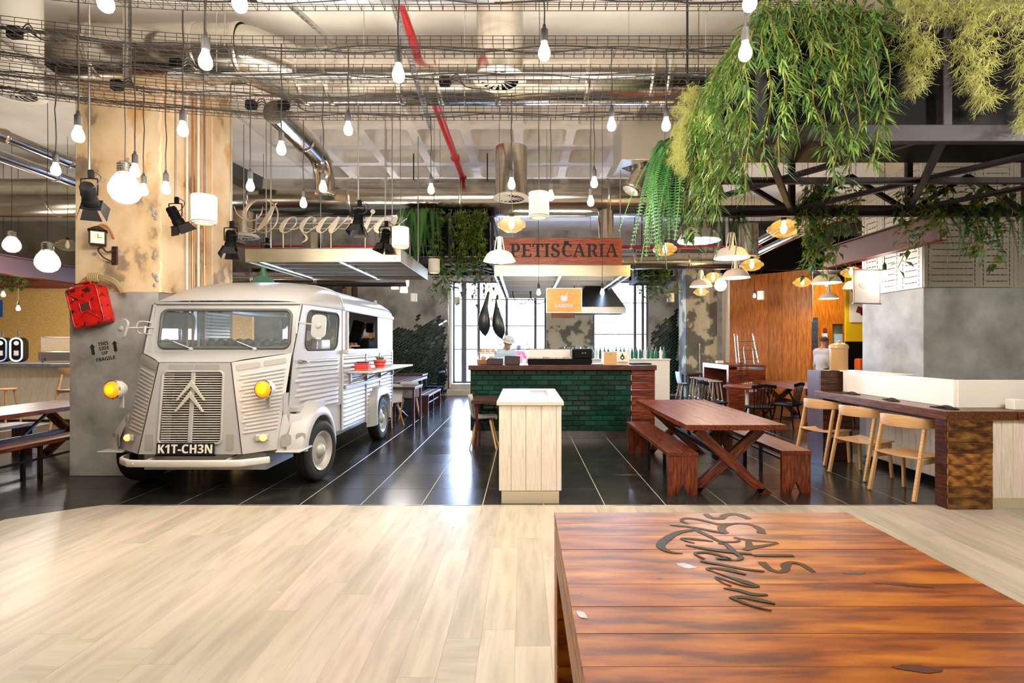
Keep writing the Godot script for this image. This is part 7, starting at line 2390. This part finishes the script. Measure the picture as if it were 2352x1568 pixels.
	theatre_spot("black theatre spotlight with barn doors before the script sign", V(-1.993, 3.08, -6.2), Vector3(-78, 180, 0), 4.4)
	theatre_spot("black theatre spotlight standing behind the last letter of the script sign", V(-1.884, 3.02, -7.0), Vector3(-80, 150, 0), 4.4)
	theatre_spot("black theatre spotlight with barn doors left of the script sign", V(-3.413, 2.78, -6.0), Vector3(-80, 200, 0), 4.4)
	theatre_spot("small black theatre spotlight behind the script sign's first letter", V(-4.0, 3.0, -8.0), Vector3(-70, 100, 0), 4.4)

func enamel(t: Node3D, r: float, m: Material, top: float) -> void:
	part(t, "shade", mb().lathe([Vector2(r, -0.045), Vector2(r * 0.985, -0.03), Vector2(r * 0.9, 0.0), Vector2(r * 0.78, 0.045), Vector2(r * 0.6, 0.075), Vector2(r * 0.3, 0.088), Vector2(r * 0.26, 0.1), Vector2(0, 0.1)], 32), m)
	part(t, "inside", mb().lathe([Vector2(0, 0.088), Vector2(r * 0.3, 0.08), Vector2(r * 0.6, 0.066), Vector2(r * 0.76, 0.038), Vector2(r * 0.88, -0.003), Vector2(r * 0.975, -0.034), Vector2(r * 0.997, -0.045)].duplicate(), 32), M.lamp_inside)
	part(t, "neck", mb().lathe([Vector2(0.03, 0.095), Vector2(0.028, 0.26), Vector2(0.02, 0.275), Vector2(0, 0.276)], 14), m)
	for s in [-1, 1]:
		part(t, "arm", mb().tube([V(s * 0.065, 0.09, 0), V(s * 0.035, 0.27, 0)], 0.006, 6), m)
	if m == M.enamel:
		part(t, "glowing_bulb", M.bulb_shape, M.bulb_glow, at(V(0, 0.0, 0)))
	cord_to(t, 0.27, top, 0.0035)

func theatre_spot(label: String, p: Vector3, rot: Vector3, top: float) -> void:
	var t := thing("theatre_spotlight", label, "spotlight", p)
	part(t, "drop_pipe", mb().tube([V(0, 0.2, 0), V(0, roof(p.x, p.z) - p.y, 0)], 0.009, 8), M.zinc)
	part(t, "clamp", mb().bbox(V(0.015, 0.19, 0), V(0.05, 0.08, 0.035), 0.01), M.black)
	part(t, "yoke", mb().tube(curve([V(-0.075, 0.0, 0), V(-0.075, 0.13, 0), V(-0.06, 0.15, 0), V(0.06, 0.15, 0), V(0.075, 0.13, 0), V(0.075, 0.0, 0)], 3), 0.006, 6), M.black)
	part(t, "power_cord", mb().tube(curve([V(0, 0.05, 0.04), V(0.1, 0.06, 0.06), V(0.12, 0.16, 0.02), V(0.02, 0.22, 0.0)], 4), 0.004, 6), M.cord)
	var b := Basis.from_euler(Vector3(deg_to_rad(rot.x), deg_to_rad(rot.y), 0))
	# lamp axis: -z of b
	var ax := Basis(b.x, -b.z, b.y)
	var prof := [Vector2(0, -0.12), Vector2(0.045, -0.115), Vector2(0.052, -0.1)]
	for k in 7:
		prof.append(Vector2(0.058, -0.09 + k * 0.018)); prof.append(Vector2(0.052, -0.085 + k * 0.018)); prof.append(Vector2(0.058, -0.078 + k * 0.018))
	prof.append_array([Vector2(0.064, 0.05), Vector2(0.064, 0.09), Vector2(0.056, 0.09), Vector2(0.05, 0.06), Vector2(0, 0.05)])
	part(t, "housing", mb().lathe(prof, 22), M.black, at(Vector3.ZERO, ax))
	part(t, "collar", mb().bbox(V(0, 0.095, 0), V(0.15, 0.012, 0.15), 0.003), M.black, at(Vector3.ZERO, ax))
	for k in 4:
		var w := 0.14 if k % 2 else 0.1
		var fl := mb()
		fl.prism(PackedVector2Array([Vector2(-w / 2, 0), Vector2(w / 2, 0), Vector2(w / 2 + 0.03, 0.1), Vector2(-w / 2 - 0.03, 0.1)]), -0.0015, 0.0015)
		part(t, "barn_door", fl, M.black_metal, at(Vector3.ZERO, ax) * at(Vector3.ZERO, turn_y(90.0 * k)) * at(V(0, 0.1, 0.072), eul(22.0, 0, 0)))


# ---------------------------------------------------------------- small things
func build_small_things() -> void:
	# jerrycan on the pillar, tilted
	var j := thing("jerrycan", "battered red metal jerrycan hung tilted on the grey pillar", "jerrycan", V(-5.05, 1.80, -6.155))
	j.rotation.z = deg_to_rad(14.0)
	var r := rrect(0.36, 0.46, 0.04)
	part(j, "body", mb().prism(PackedVector2Array(r), 0.0, 0.16, at(V(0, 0.23, 0))), M.can_red)
	var rim := []
	for p in r: rim.append(V(p.x * 0.98, p.y * 0.98 + 0.23, 0.158))
	rim.append(rim[0])
	part(j, "seam", mb().tube(rim, 0.01, 8, false), M.can_red)
	for q in [[[-0.14, 0.4], [0, 0.28], [0.14, 0.4]], [[-0.14, 0.05], [0, 0.17], [0.14, 0.05]], [[-0.06, 0.27], [-0.06, 0.17]], [[0.06, 0.27], [0.06, 0.17]]]:
		var l := []
		for p in q: l.append(V(p[0], p[1], 0.161))
		part(j, "pressed_rib", mb().tube(l, 0.009, 6), M.can_red)
	part(j, "panel", mb().box(V(0, 0.22, 0.1605), V(0.09, 0.09, 0.003)), M.can_worn)
	for k in 3:
		part(j, "handle", mb().tube(curve([V(-0.1, 0.455, 0.03 + k * 0.05), V(-0.09, 0.5, 0.03 + k * 0.05), V(0.09, 0.5, 0.03 + k * 0.05), V(0.1, 0.455, 0.03 + k * 0.05)], 4), 0.01, 8), M.can_red)
	part(j, "spout", mb().lathe([Vector2(0.04, 0), Vector2(0.04, 0.05), Vector2(0.03, 0.06), Vector2(0, 0.06)], 14, at(V(-0.14, 0.43, 0.08), eul(0, 0, 30))), M.can_red)
	for q in [[-0.12, 0.33], [0.1, 0.09]]:
		part(j, "screw", mb().lathe([Vector2(0.012, 0), Vector2(0.008, 0.006), Vector2(0, 0.006)], 8, at(V(q[0], q[1], 0.16), eul(90, 0, 0))), M.chrome)
	# rope coil over it
	var ro := thing("rope", "coil of natural rope hung behind the red jerrycan", "rope", V(-5.0, 2.28, -6.1))
	for k in 6:
		var o := 0.018 * (k % 3)
		var z := 0.02 + 0.02 * (k / 3)
		part(ro, "strand", mb().tube(curve([V(-0.26 - o, -0.16, z), V(-0.2, 0.0 + o, z), V(-0.06, 0.075 + o, z), V(0.08, 0.06 + o, z), V(0.2, 0.0 + o * 1.2, z), V(0.27 + o, -0.1, z)], 5), 0.011, 6), M.rope)
	for k in 6:
		part(ro, "wrap", mb().tube(curve([V(-0.1 + k * 0.022, 0.035, 0.055), V(-0.105 + k * 0.022, 0.07, 0.07), V(-0.11 + k * 0.022, 0.12, 0.05), V(-0.11 + k * 0.022, 0.13, 0.02)], 3), 0.011, 6), M.rope)
	# stencilled warning
	var st := thing("stencil_notice", "black stencilled warning with two arrows on the grey pillar", "lettering", V(-5.02, 1.5, -6.1685))
	st.rotation.z = deg_to_rad(9.0)
	for q in [["THIS", 0.085], ["SIDE", 0.028], ["UP", -0.03], ["FRAGILE", -0.098]]:
		words(st, "letters", q[0], 0.058, 0.002, M.ink, at(V(0, q[1], 0)))
	for s in [-1, 1]:
		var ar := mb()
		ar.prism(PackedVector2Array([Vector2(-0.018, -0.06), Vector2(0.018, -0.06), Vector2(0.018, 0.03), Vector2(0.034, 0.03), Vector2(0, 0.07), Vector2(-0.034, 0.03), Vector2(-0.018, 0.03)]), 0, 0.002, at(V(s * 0.135, 0.03, 0)))
		part(st, "arrow", ar, M.ink)
	# station clock
	var c := thing("station_clock", "small dark double-faced station clock on a scrolled bracket", "clock", V(-4.98, 2.62, -6.2))
	part(c, "wall_plate", mb().bbox(V(0.07, 0.02, 0.012), V(0.07, 0.22, 0.02), 0.006), M.iron)
	part(c, "case", mb().bbox(V(-0.03, 0.2, 0.14), V(0.16, 0.17, 0.13), 0.008, turn_y(38)), M.iron)
	part(c, "roof", mb().lathe([Vector2(0.13, 0.285), Vector2(0.05, 0.33), Vector2(0.0, 0.35)], 4, at(V(-0.03, 0, 0.14), turn_y(38 + 45))), M.iron)
	part(c, "dial", mb().box(V(-0.03, 0.2, 0.14) + turn_y(38) * V(0, 0, 0.067), V(0.125, 0.135, 0.004), turn_y(38)), M.dial)
	part(c, "hands", mb().box(V(-0.03, 0.215, 0.14) + turn_y(38) * V(0.004, 0, 0.07), V(0.006, 0.05, 0.002), turn_y(38)).box(V(-0.03, 0.2, 0.14) + turn_y(38) * V(0.02, 0, 0.07), V(0.04, 0.006, 0.002), turn_y(38)), M.ink)
	part(c, "scroll", mb().tube(curve([V(0.07, -0.06, 0.03), V(0.0, -0.02, 0.08), V(-0.04, 0.06, 0.12), V(0.0, 0.1, 0.12), V(0.03, 0.05, 0.08), V(0.07, 0.08, 0.03)], 5), 0.009, 6), M.iron)
	part(c, "scroll", mb().tube(curve([V(-0.06, 0.3, 0.12), V(-0.02, 0.37, 0.1), V(0.03, 0.34, 0.06), V(0.07, 0.22, 0.03)], 5), 0.012, 6), M.orange_rust)
	# junction boxes on the wire trays
	for q in [[-3.95, 3.99, -4.0, "black junction box with cord knot on the leftmost tray bend"], [-3.0, 3.99, -4.45, "black junction box on the third wire tray"], [-3.75, 3.96, -4.75, "black junction box above the plaster pillar"], [-2.7, 3.94, -5.1, "black junction box above the script sign tray"], [-2.38, 3.94, -5.1, "small black junction box beside another on the last tray"], [-0.74, 4.02, -4.8, "black junction box with looping cords before the spiral duct"]]:
		var b := thing("junction_box", q[3], "junction box", V(q[0], q[1], q[2]))
		part(b, "box", mb().bbox(Vector3.ZERO, V(0.1, 0.09, 0.06), 0.01), M.black)
		for k in 3:
			part(b, "cord", mb().tube(curve([V(0.05, -0.02 + k * 0.02, 0), V(0.12, 0.0 + 0.03 * k, 0.01), V(0.2, -0.05, 0.0), V(0.32 + 0.05 * k, -0.08, 0.02)], 4), 0.005, 6), M.cord)
			part(b, "gland", mb().tube([V(0.05, -0.02 + k * 0.02, 0), V(0.065, -0.02 + k * 0.02, 0)], 0.009, 6), M.black)
	# on the van's shelf and inside its hatch
	var pb := thing("woven_basket", "pink and orange woven basket on the van's shelf", "basket", V(-2.3, 1.206, -7.35))
	for k in 4: part(pb, "weave", mb().bbox(V(0, 0.015 + k * 0.026, 0), V(0.2 + 0.006 * (k % 2), 0.024, 0.15 + 0.006 * (k % 2)), 0.006), M.pink if k % 2 else M.coral)
	part(pb, "contents", mb().bbox(V(0, 0.108, 0), V(0.16, 0.02, 0.1), 0.006), M.black_cloth)
	var pp := thing("plant_pot", "red woven pot with small succulent on the van's shelf", "plant pot", V(-2.28, 1.206, -8.15))
	for k in 5: part(pp, "weave", mb().lathe([Vector2(0, k * 0.025), Vector2(0.07 + k * 0.008, k * 0.025), Vector2(0.075 + k * 0.008, k * 0.025 + 0.013), Vector2(0.072 + k * 0.008, k * 0.025 + 0.025), Vector2(0, k * 0.025 + 0.025)], 18), M.red_pot if k % 2 else M.coral)
	for k in 14:
		var lm := mb()
		blade(lm, Vector3.ZERO, V(cos(k * 2.4) * 0.6, 0.8, sin(k * 2.4) * 0.6).normalized(), 0.1, 0.03, 0.1)
		part(pp, "leaf", lm, M.succulent, at(V(cos(k * 2.4) * 0.04, 0.12, sin(k * 2.4) * 0.04)))
	for q in [[-2.62, -7.45, 0.13, "glass cake stand with pastries beside the hatch frame"], [-2.66, -7.85, 0.17, "taller glass cake stand with pastries in the van hatch"]]:
		var cs := thing("cake_stand", q[3], "cake stand", V(q[0], 1.375, q[1]))
		part(cs, "plate", mb().lathe([Vector2(0, q[2]), Vector2(0.15, q[2]), Vector2(0.155, q[2] + 0.012), Vector2(0, q[2] + 0.012)], 24), M.white_lam)
		part(cs, "stem", mb().lathe([Vector2(0.06, 0), Vector2(0.055, 0.01), Vector2(0.015, 0.03), Vector2(0.022, q[2] * 0.5), Vector2(0.015, q[2] - 0.02), Vector2(0.05, q[2])], 16), M.glass_clear)
		for k in 7:
			one("pastry", "brown pastry on a glass cake stand in the van", "pastry", mb().lathe([Vector2(0, 0), Vector2(0.03, 0.004), Vector2(0.034, 0.02), Vector2(0.02, 0.04), Vector2(0, 0.044)], 9), M.pastry_dark, cs.position + V(cos(k * 0.9) * 0.09, q[2] + 0.012, sin(k * 0.9) * 0.09), 0, "pastries on cake stands")
	var cm := thing("coffee_machine", "large black coffee machine inside the van hatch", "coffee machine", V(-2.75, 1.375, -8.7))
	part(cm, "body", mb().bbox(V(0, 0.14, 0), V(0.36, 0.28, 0.4), 0.03), M.black)
	part(cm, "screen_arm", mb().bbox(V(0.0, 0.42, 0.2), V(0.2, 0.34, 0.08), 0.02, eul(0, 0, -14)), M.black)
	part(cm, "hopper", mb().bbox(V(0.12, 0.48, -0.1), V(0.12, 0.16, 0.12), 0.02), M.black)
	one("till", "white till box on the counter inside the van cab", "till", mb().bbox(V(0, 0.06, 0), V(0.3, 0.12, 0.2), 0.01), M.white_lam, V(-2.95, 1.64, -7.03))
	# pictures and crates on the tiled wall
	for q in [[-5.6, 2.35, "yellow wall crate with pictures seen through the van"], [-5.0, 1.95, "orange wall crate seen through the van hatch"], [-6.3, 2.2, "yellow wall crate beside the slanting tiles"], [-6.9, 2.45, "small ochre wall crate beside the old plaster"]]:
		var cr := thing("wall_crate", q[2], "crate", V(q[0], q[1], -16.3))
		part(cr, "frame", mb().ring([Vector2(-0.24, -0.17), Vector2(0.24, -0.17), Vector2(0.24, 0.17), Vector2(-0.24, 0.17)], [Vector2(-0.22, -0.15), Vector2(0.22, -0.15), Vector2(0.22, 0.15), Vector2(-0.22, 0.15)], 0, 0.14), M.crate_yellow)
		part(cr, "back", mb().box(V(0, 0, 0.005), V(0.45, 0.31, 0.01)), M.kraft)
		part(cr, "picture", mb().box(V(0.02, 0, 0.03), V(0.16, 0.2, 0.01)), M.board_white)
	# high shelf with old books behind the van
	var sf := thing("wall_shelf", "dark high wall shelf filled with books behind the van", "shelf", V(-6.5, 2.95, -15.3))
	for k in 3: part(sf, "shelf_board", mb().bbox(V(0, k * 0.42, 0), V(3.0, 0.04, 0.35), 0.004), M.darkwood[k])
	for x in [-1.48, -0.5, 0.5, 1.48]: part(sf, "upright", mb().bbox(V(x, 0.42, 0), V(0.04, 0.86, 0.35), 0.004), M.darkwood[1])
	for q in [-1.4, 1.4]: part(sf, "bracket", mb().beam(V(q, -0.02, 0.1), V(q, -0.1, -1.1), 0.04, 0.06), M.black_metal)
	var cols := ["5a2418", "2a5a3a", "7a5a2a", "3a3a3a", "6a3a22", "8a7a5a"]
	for row in 2:
		var x := -1.42
		while x < 1.4:
			var w := rng.randf_range(0.07, 0.16)
			var h := rng.randf_range(0.22, 0.34)
			if absf(x + w / 2 + 0.5) > 0.1 and absf(x + w / 2 - 0.5) > 0.1 and x + w < 1.45:
				var key: String = "book" + cols[rng.randi() % 6]
				if not M.has(key): M[key] = mat(key.right(6), 0.7)
				one("book", "old book or box standing on the high wall shelf", "book", mb().bbox(V(0, h / 2, 0), V(w - 0.008, h, 0.24), 0.004), M[key], V(sf.position.x + x + w / 2, 2.97 + row * 0.42, -15.3), 0, "books on the high shelf")
			x += w
	# back counter with bottles before the window
	var bc := thing("back_counter", "white back counter under the bright window behind the bar", "counter", V(2.2, 0, -12.6))
	part(bc, "body", mb().bbox(V(0, 0.6, 0), V(2.6, 1.2, 0.4), 0.01), M.white_lam)
	part(bc, "top", mb().bbox(V(0, 1.215, 0), V(2.64, 0.03, 0.44), 0.004), M.white_lam)
	var bm := mb().lathe([Vector2(0, 0), Vector2(0.034, 0), Vector2(0.036, 0.01), Vector2(0.036, 0.16), Vector2(0.028, 0.2), Vector2(0.013, 0.23), Vector2(0.012, 0.29), Vector2(0, 0.29)], 14)
	for k in 26:
		one("bottle", "green glass bottle in the row on the back counter", "bottle", bm, M.bottle_green if k % 4 else M.white_lam, V(0.98 + k * 0.097, 1.231, -12.52 - 0.05 * (k % 2)), 0, "bottles on the back counter")
	one("glass_jar", "large round clear glass jar on the back counter", "jar", mb().lathe([Vector2(0, 0), Vector2(0.08, 0), Vector2(0.11, 0.06), Vector2(0.11, 0.14), Vector2(0.06, 0.2), Vector2(0.05, 0.22), Vector2(0, 0.22)], 18), M.glass_clear, V(1.62, 1.233, -8.95))
	one("black_bag", "black bag slumped on the window seat beside the pastry case", "bag", mb().lathe([Vector2(0, 0), Vector2(0.2, 0.02), Vector2(0.24, 0.2), Vector2(0.2, 0.45), Vector2(0.1, 0.62), Vector2(0, 0.66)], 14), M.black_cloth, V(-1.42, 0.35, -15.95))
	# cables looping under the canopy
	for q in [[-0.05, 2.66, "black cable loop under the steel canopy behind the ham"], [0.32, 2.66, "black cable loop beside the orange hanging board"]]:
		one("cable_loop", q[2], "cable", mb().tube(curve([V(-0.2, 0.05, 0), V(-0.16, -0.12, 0), V(0, -0.22, 0), V(0.16, -0.12, 0), V(0.2, 0.05, 0)], 5), 0.012, 6), M.cord, V(q[0], q[1], -11.0))


# ---------------------------------------------------------------- people: one skin grown round a skeleton
func grow(m: MB, bones: Array, cell: float, k: float) -> void:
	# bones: [a, b, ra, rb, colour]; a smooth union of tapered capsules meshed as surface nets
	var lo := Vector3.INF
	var hi := -Vector3.INF
	for b in bones:
		for e in 2:
			var r: float = b[2 + e] + k + cell * 2
			lo = lo.min(b[e] - V(r, r, r)); hi = hi.max(b[e] + V(r, r, r))
	var n := Vector3i(((hi - lo) / cell).ceil()) + Vector3i.ONE
	var f := PackedFloat32Array()
	f.resize(n.x * n.y * n.z)
	f.fill(1.0)
	var near := PackedFloat32Array()
	near.resize(f.size())
	near.fill(9.0)
	var who := PackedByteArray()
	who.resize(f.size())
	for bi in bones.size():
		var b: Array = bones[bi]
		var a0: Vector3 = b[0]
		var ab: Vector3 = b[1] - b[0]
		var l2 := maxf(ab.length_squared(), 1e-9)
		var r := maxf(b[2], b[3]) + k + cell * 2
		var s := Vector3i(((b[0].min(b[1]) - V(r, r, r) - lo) / cell).floor()).clamp(Vector3i.ZERO, n - Vector3i.ONE)
		var e := Vector3i(((b[0].max(b[1]) + V(r, r, r) - lo) / cell).ceil()).clamp(Vector3i.ZERO, n - Vector3i.ONE)
		for z in range(s.z, e.z + 1):
			for y in range(s.y, e.y + 1):
				var row := (z * n.y + y) * n.x
				for x in range(s.x, e.x + 1):
					var p := lo + Vector3(x, y, z) * cell
					var t := clampf((p - a0).dot(ab) / l2, 0.0, 1.0)
					var d := p.distance_to(a0 + ab * t) - lerpf(b[2], b[3], t)
					var i := row + x
					if d < near[i]:
						near[i] = d; who[i] = b[4]
					var o := f[i]
					var h := maxf(k - absf(o - d), 0.0) / k
					f[i] = minf(o, d) - h * h * k * 0.25
	var at_cell := {}
	var base := m.v.size()
	for z in n.z - 1:
		for y in n.y - 1:
			for x in n.x - 1:
				var i := (z * n.y + y) * n.x + x
				var neg := 0
				var c := PackedFloat32Array([f[i], f[i + 1], f[i + n.x], f[i + n.x + 1], f[i + n.x * n.y], f[i + n.x * n.y + 1], f[i + n.x * n.y + n.x], f[i + n.x * n.y + n.x + 1]])
				for q in 8:
					if c[q] < 0.0: neg += 1
				if neg == 0 or neg == 8: continue
				var sum := Vector3.ZERO
				var cnt := 0
				for ed in [[0, 1], [2, 3], [4, 5], [6, 7], [0, 2], [1, 3], [4, 6], [5, 7], [0, 4], [1, 5], [2, 6], [3, 7]]:
					var u: float = c[ed[0]]
					var w: float = c[ed[1]]
					if (u < 0.0) != (w < 0.0):
						var tt := u / (u - w)
						var pa := Vector3(ed[0] & 1, (ed[0] >> 1) & 1, ed[0] >> 2)
						var pb := Vector3(ed[1] & 1, (ed[1] >> 1) & 1, ed[1] >> 2)
						sum += pa.lerp(pb, tt); cnt += 1
				at_cell[i] = m.v.size()
				m.v.append(lo + (Vector3(x, y, z) + sum / cnt) * cell)
				m.n.append(V(c[1] + c[3] + c[5] + c[7] - c[0] - c[2] - c[4] - c[6], c[2] + c[3] + c[6] + c[7] - c[0] - c[1] - c[4] - c[5], c[4] + c[5] + c[6] + c[7] - c[0] - c[1] - c[2] - c[3]).normalized())
				m.t.append(Vector2.ZERO)
				m.col.append(m.palette[who[i]])
	var st := [1, n.x, n.x * n.y]
	for i in at_cell:
		for ax in 3:
			var u: float = f[i]
			var w: float = f[i + st[ax]]
			if (u < 0.0) == (w < 0.0): continue
			var d1: int = st[(ax + 1) % 3]
			var d2: int = st[(ax + 2) % 3]
			if not (at_cell.has(i - d1) and at_cell.has(i - d2) and at_cell.has(i - d1 - d2)): continue
			var q := [at_cell[i], at_cell[i - d1], at_cell[i - d1 - d2], at_cell[i - d2]]
			if u < 0.0: m.ix.append_array([q[0], q[2], q[1], q[0], q[3], q[2]])
			else: m.ix.append_array([q[0], q[1], q[2], q[0], q[2], q[3]])

# pose: hips, lean (forward), head nod, arm targets; faces -z in its own axes
func person(label: String, p: Vector3, turn: float, look: Dictionary) -> Node3D:
	var t := thing("person", label, "person", p, turn)
	var m := mb()
	m.palette = [Color(look.skin).srgb_to_linear(), Color(look.top).srgb_to_linear(), Color(look.legs).srgb_to_linear(), Color("1a1512").srgb_to_linear(), Color(look.hair).srgb_to_linear()]
	var sit: bool = look.get("sit", false)
	var hip := V(0, 0.5 if sit else 0.93, 0)
	var ln := Basis(Vector3.RIGHT, -deg_to_rad(look.get("lean", 3.0)))
	var chest := hip + ln * V(0, 0.36, 0)
	var neck := hip + ln * V(0, 0.55, 0)
	var hd := Basis(Vector3.RIGHT, -deg_to_rad(look.get("lean", 3.0) * 0.8 + look.get("nod", 5.0)))
	var head := neck + hd * V(0, 0.155, -0.02)
	var B := [[hip + V(-0.07, 0, 0), hip + V(0.07, 0, 0), 0.115, 0.115, 2], [hip + V(0, 0.02, 0), hip.lerp(chest, 0.55), 0.12, 0.125, 1], [chest + V(-0.07, -0.06, 0), chest + V(0.07, -0.06, 0), 0.115, 0.115, 1], [chest + ln * V(-0.13, 0.12, 0), chest + ln * V(0.13, 0.12, 0), 0.075, 0.075, 1], [neck, head - hd * V(0, 0.06, 0), 0.055, 0.05, 0]]
	for s in [-1, 1]:
		var sh := chest + ln * V(s * 0.175, 0.12, 0)
		var hand: Vector3 = look.get("right" if s > 0 else "left", V(s * 0.25, 0.8 if not sit else 0.6, -0.08))
		var mid := (sh + hand) / 2
		var bend := sqrt(maxf(0.0, 0.29 * 0.29 - mid.distance_squared_to(sh)))
		var el := mid + V(s * 0.4, -0.5, 0.6).normalized() * bend
		B.append([sh, el, 0.055, 0.043, 1])
		B.append([el, hand, 0.042, 0.03, 1 if look.get("sleeves", true) else 0])
		# legs
		var hj := hip + V(s * 0.09, -0.02, 0)
		var kn := V(s * 0.11, 0.5, -0.42) if sit else V(s * 0.1, 0.49, -0.03 - s * look.get("stride", 0.0))
		var an := V(s * 0.12, 0.09, -0.42) if sit else V(s * 0.1, 0.09, 0.02 - s * look.get("stride", 0.0) * 1.4)
		B.append([hj, kn, 0.085, 0.06, 2]); B.append([kn, an, 0.058, 0.04, 2])
		B.append([an - V(0, 0.045, 0), an + V(0, -0.055, -0.15), 0.042, 0.034, 3])
		# hand: palm, four fingers, thumb
		var fd := (hand - el).normalized()
		var ac := fd.cross(V(0, 1, 0.3)).normalized()
		var dn := ac.cross(fd)
		var H := [[hand, hand + fd * 0.06, 0.03, 0.034, 0]]
		for q in 4:
			var r0 := hand + fd * 0.07 + ac * (q - 1.5) * 0.021
			var ll: float = [0.062, 0.072, 0.067, 0.052][q]
			var r1: Vector3 = r0 + (fd + dn * 0.35).normalized() * ll * 0.55
			H.append([r0, r1, 0.0095, 0.009, 0]); H.append([r1, r1 + (fd * 0.6 + dn).normalized() * ll * 0.5, 0.009, 0.008, 0])
		var th: Vector3 = hand + fd * 0.02 - ac * s * 0.03
		H.append([th, th + (fd * 0.7 - ac * s * 0.8).normalized() * 0.05, 0.012, 0.01, 0])
		grow(m, H, 0.0085, 0.012)
	grow(m, B, 0.024, 0.06)
	# head: skull, jaw, nose, ears
	var q := func(v: Vector3) -> Vector3: return head + hd * v
	var K := [[q.call(V(0, 0.035, 0.015)), q.call(V(0, 0.03, -0.01)), 0.085, 0.082, 0], [q.call(V(0, -0.03, -0.025)), q.call(V(0, -0.07, -0.05)), 0.06, 0.042, 0], [q.call(V(0, 0.015, -0.088)), q.call(V(0, -0.018, -0.104)), 0.01, 0.015, 0], [q.call(V(0, -0.1, 0.0)), q.call(V(0, -0.03, 0)), 0.05, 0.055, 0], [q.call(V(-0.02, -0.052, -0.083)), q.call(V(0.02, -0.052, -0.083)), 0.009, 0.009, 0]]
	for s in [-1, 1]: K.append([q.call(V(s * 0.083, 0.02, 0.01)), q.call(V(s * 0.085, -0.012, 0.008)), 0.014, 0.01, 0])
	grow(m, K, 0.011, 0.022)
	part(t, "body", m, M.people)
	for s in [-1, 1]:
		part(t, "eye", mb().lathe([Vector2(0, -0.01), Vector2(0.008, -0.005), Vector2(0.01, 0), Vector2(0.008, 0.005), Vector2(0, 0.01)], 8), M.ink, at(q.call(V(s * 0.032, 0.018, -0.08))))
	var hr := mb()
	var rows := []
	for j in 8:
		var row := []
		var a := deg_to_rad(12.0 + 14.0 * j)
		for i in 18:
			var b := TAU * i / 18
			var front := maxf(0.0, -sin(b))
			var aa := a * (1.0 - 0.42 * front) + (0.35 * maxf(0.0, sin(b)) * j / 7.0 if look.get("long", false) else 0.0)
			row.append(q.call(V(sin(aa) * cos(b) * 0.094, 0.033 + cos(aa) * 0.096 - (0.08 * j / 7.0 if look.get("long", false) and front < 0.5 else 0.0), 0.008 + sin(aa) * sin(b) * 0.1)))
		rows.append(row)
	hr.grid(rows, true, false, true)
	part(t, "hair", hr, M["hair_" + look.hair] if M.has("hair_" + look.hair) else mat(look.hair, 0.7))
	if look.has("hat"):
		part(t, "hat", mb().lathe([Vector2(0.125, -0.02), Vector2(0.13, -0.012), Vector2(0.103, 0.0), Vector2(0.1, 0.05), Vector2(0.06, 0.075), Vector2(0, 0.08)], 20, at(q.call(V(0, 0.065, 0.0)), hd)), mat(look.hat, 0.7))
	return t

func build_people() -> void:
	M.people = mat(Color.WHITE, 0.75)
	M.people.vertex_color_use_as_albedo = true
	person("person in white jacket and dark cap bending over behind the counter", V(1.25, 0, -9.75), 72, {"skin": "b98a6c", "top": "d8d6d2", "legs": "26262c", "hair": "1c1614", "hat": "1c2a36", "lean": 48.0, "nod": 15.0, "left": V(-0.15, 1.15, -0.6), "right": V(0.15, 1.15, -0.6)})
	person("person in pale blue shirt and white hat working behind the pastry case", V(-0.4, 0, -10.2), -150, {"skin": "c09a7c", "top": "b9d2dc", "legs": "2c3a5a", "hair": "5a4a3c", "hat": "dcdad4", "lean": 8.0, "nod": 22.0, "left": V(-0.2, 1.12, -0.35), "right": V(0.2, 1.1, -0.35)})
	person("bearded person in white shirt standing outside the window", V(-0.6, 0.3, -18.0), 160, {"skin": "a87a5c", "top": "e6e6e4", "legs": "3a4a6a", "hair": "3a2a20", "nod": 12.0, "left": V(-0.12, 1.2, -0.3), "right": V(0.12, 1.25, -0.32)})
	person("person with dark hair in red top seated outside the window", V(-0.18, 0.3, -18.4), 20, {"skin": "c09a80", "top": "b8383c", "legs": "2a2a30", "hair": "2e1e18", "sit": true, "long": true})
	person("person with light brown hair seated outside beside the red top", V(0.16, 0.3, -19.1), 150, {"skin": "c8a68c", "top": "8a8a90", "legs": "2a2a30", "hair": "6a4a34", "sit": true, "long": true})
	person("person in pale grey striped shirt walking past the ochre wall", V(6.75, 0, -11.7), -70, {"skin": "a87a5c", "top": "b4b0ac", "legs": "33343c", "hair": "3a241a", "stride": 0.16, "sleeves": false})
	var ch := thing("outdoor_seat", "plain grey bench outside under the two seated people", "bench", V(0.0, 0.3, -18.75))
	part(ch, "seat", mb().bbox(V(0, 0.36, 0.02), V(1.0, 0.04, 1.0), 0.004), M.zinc_pale)
	for s in [-1, 1]: part(ch, "leg", mb().bbox(V(s * 0.42, 0.17, 0.02), V(0.05, 0.34, 0.9), 0.004), M.zinc_pale)
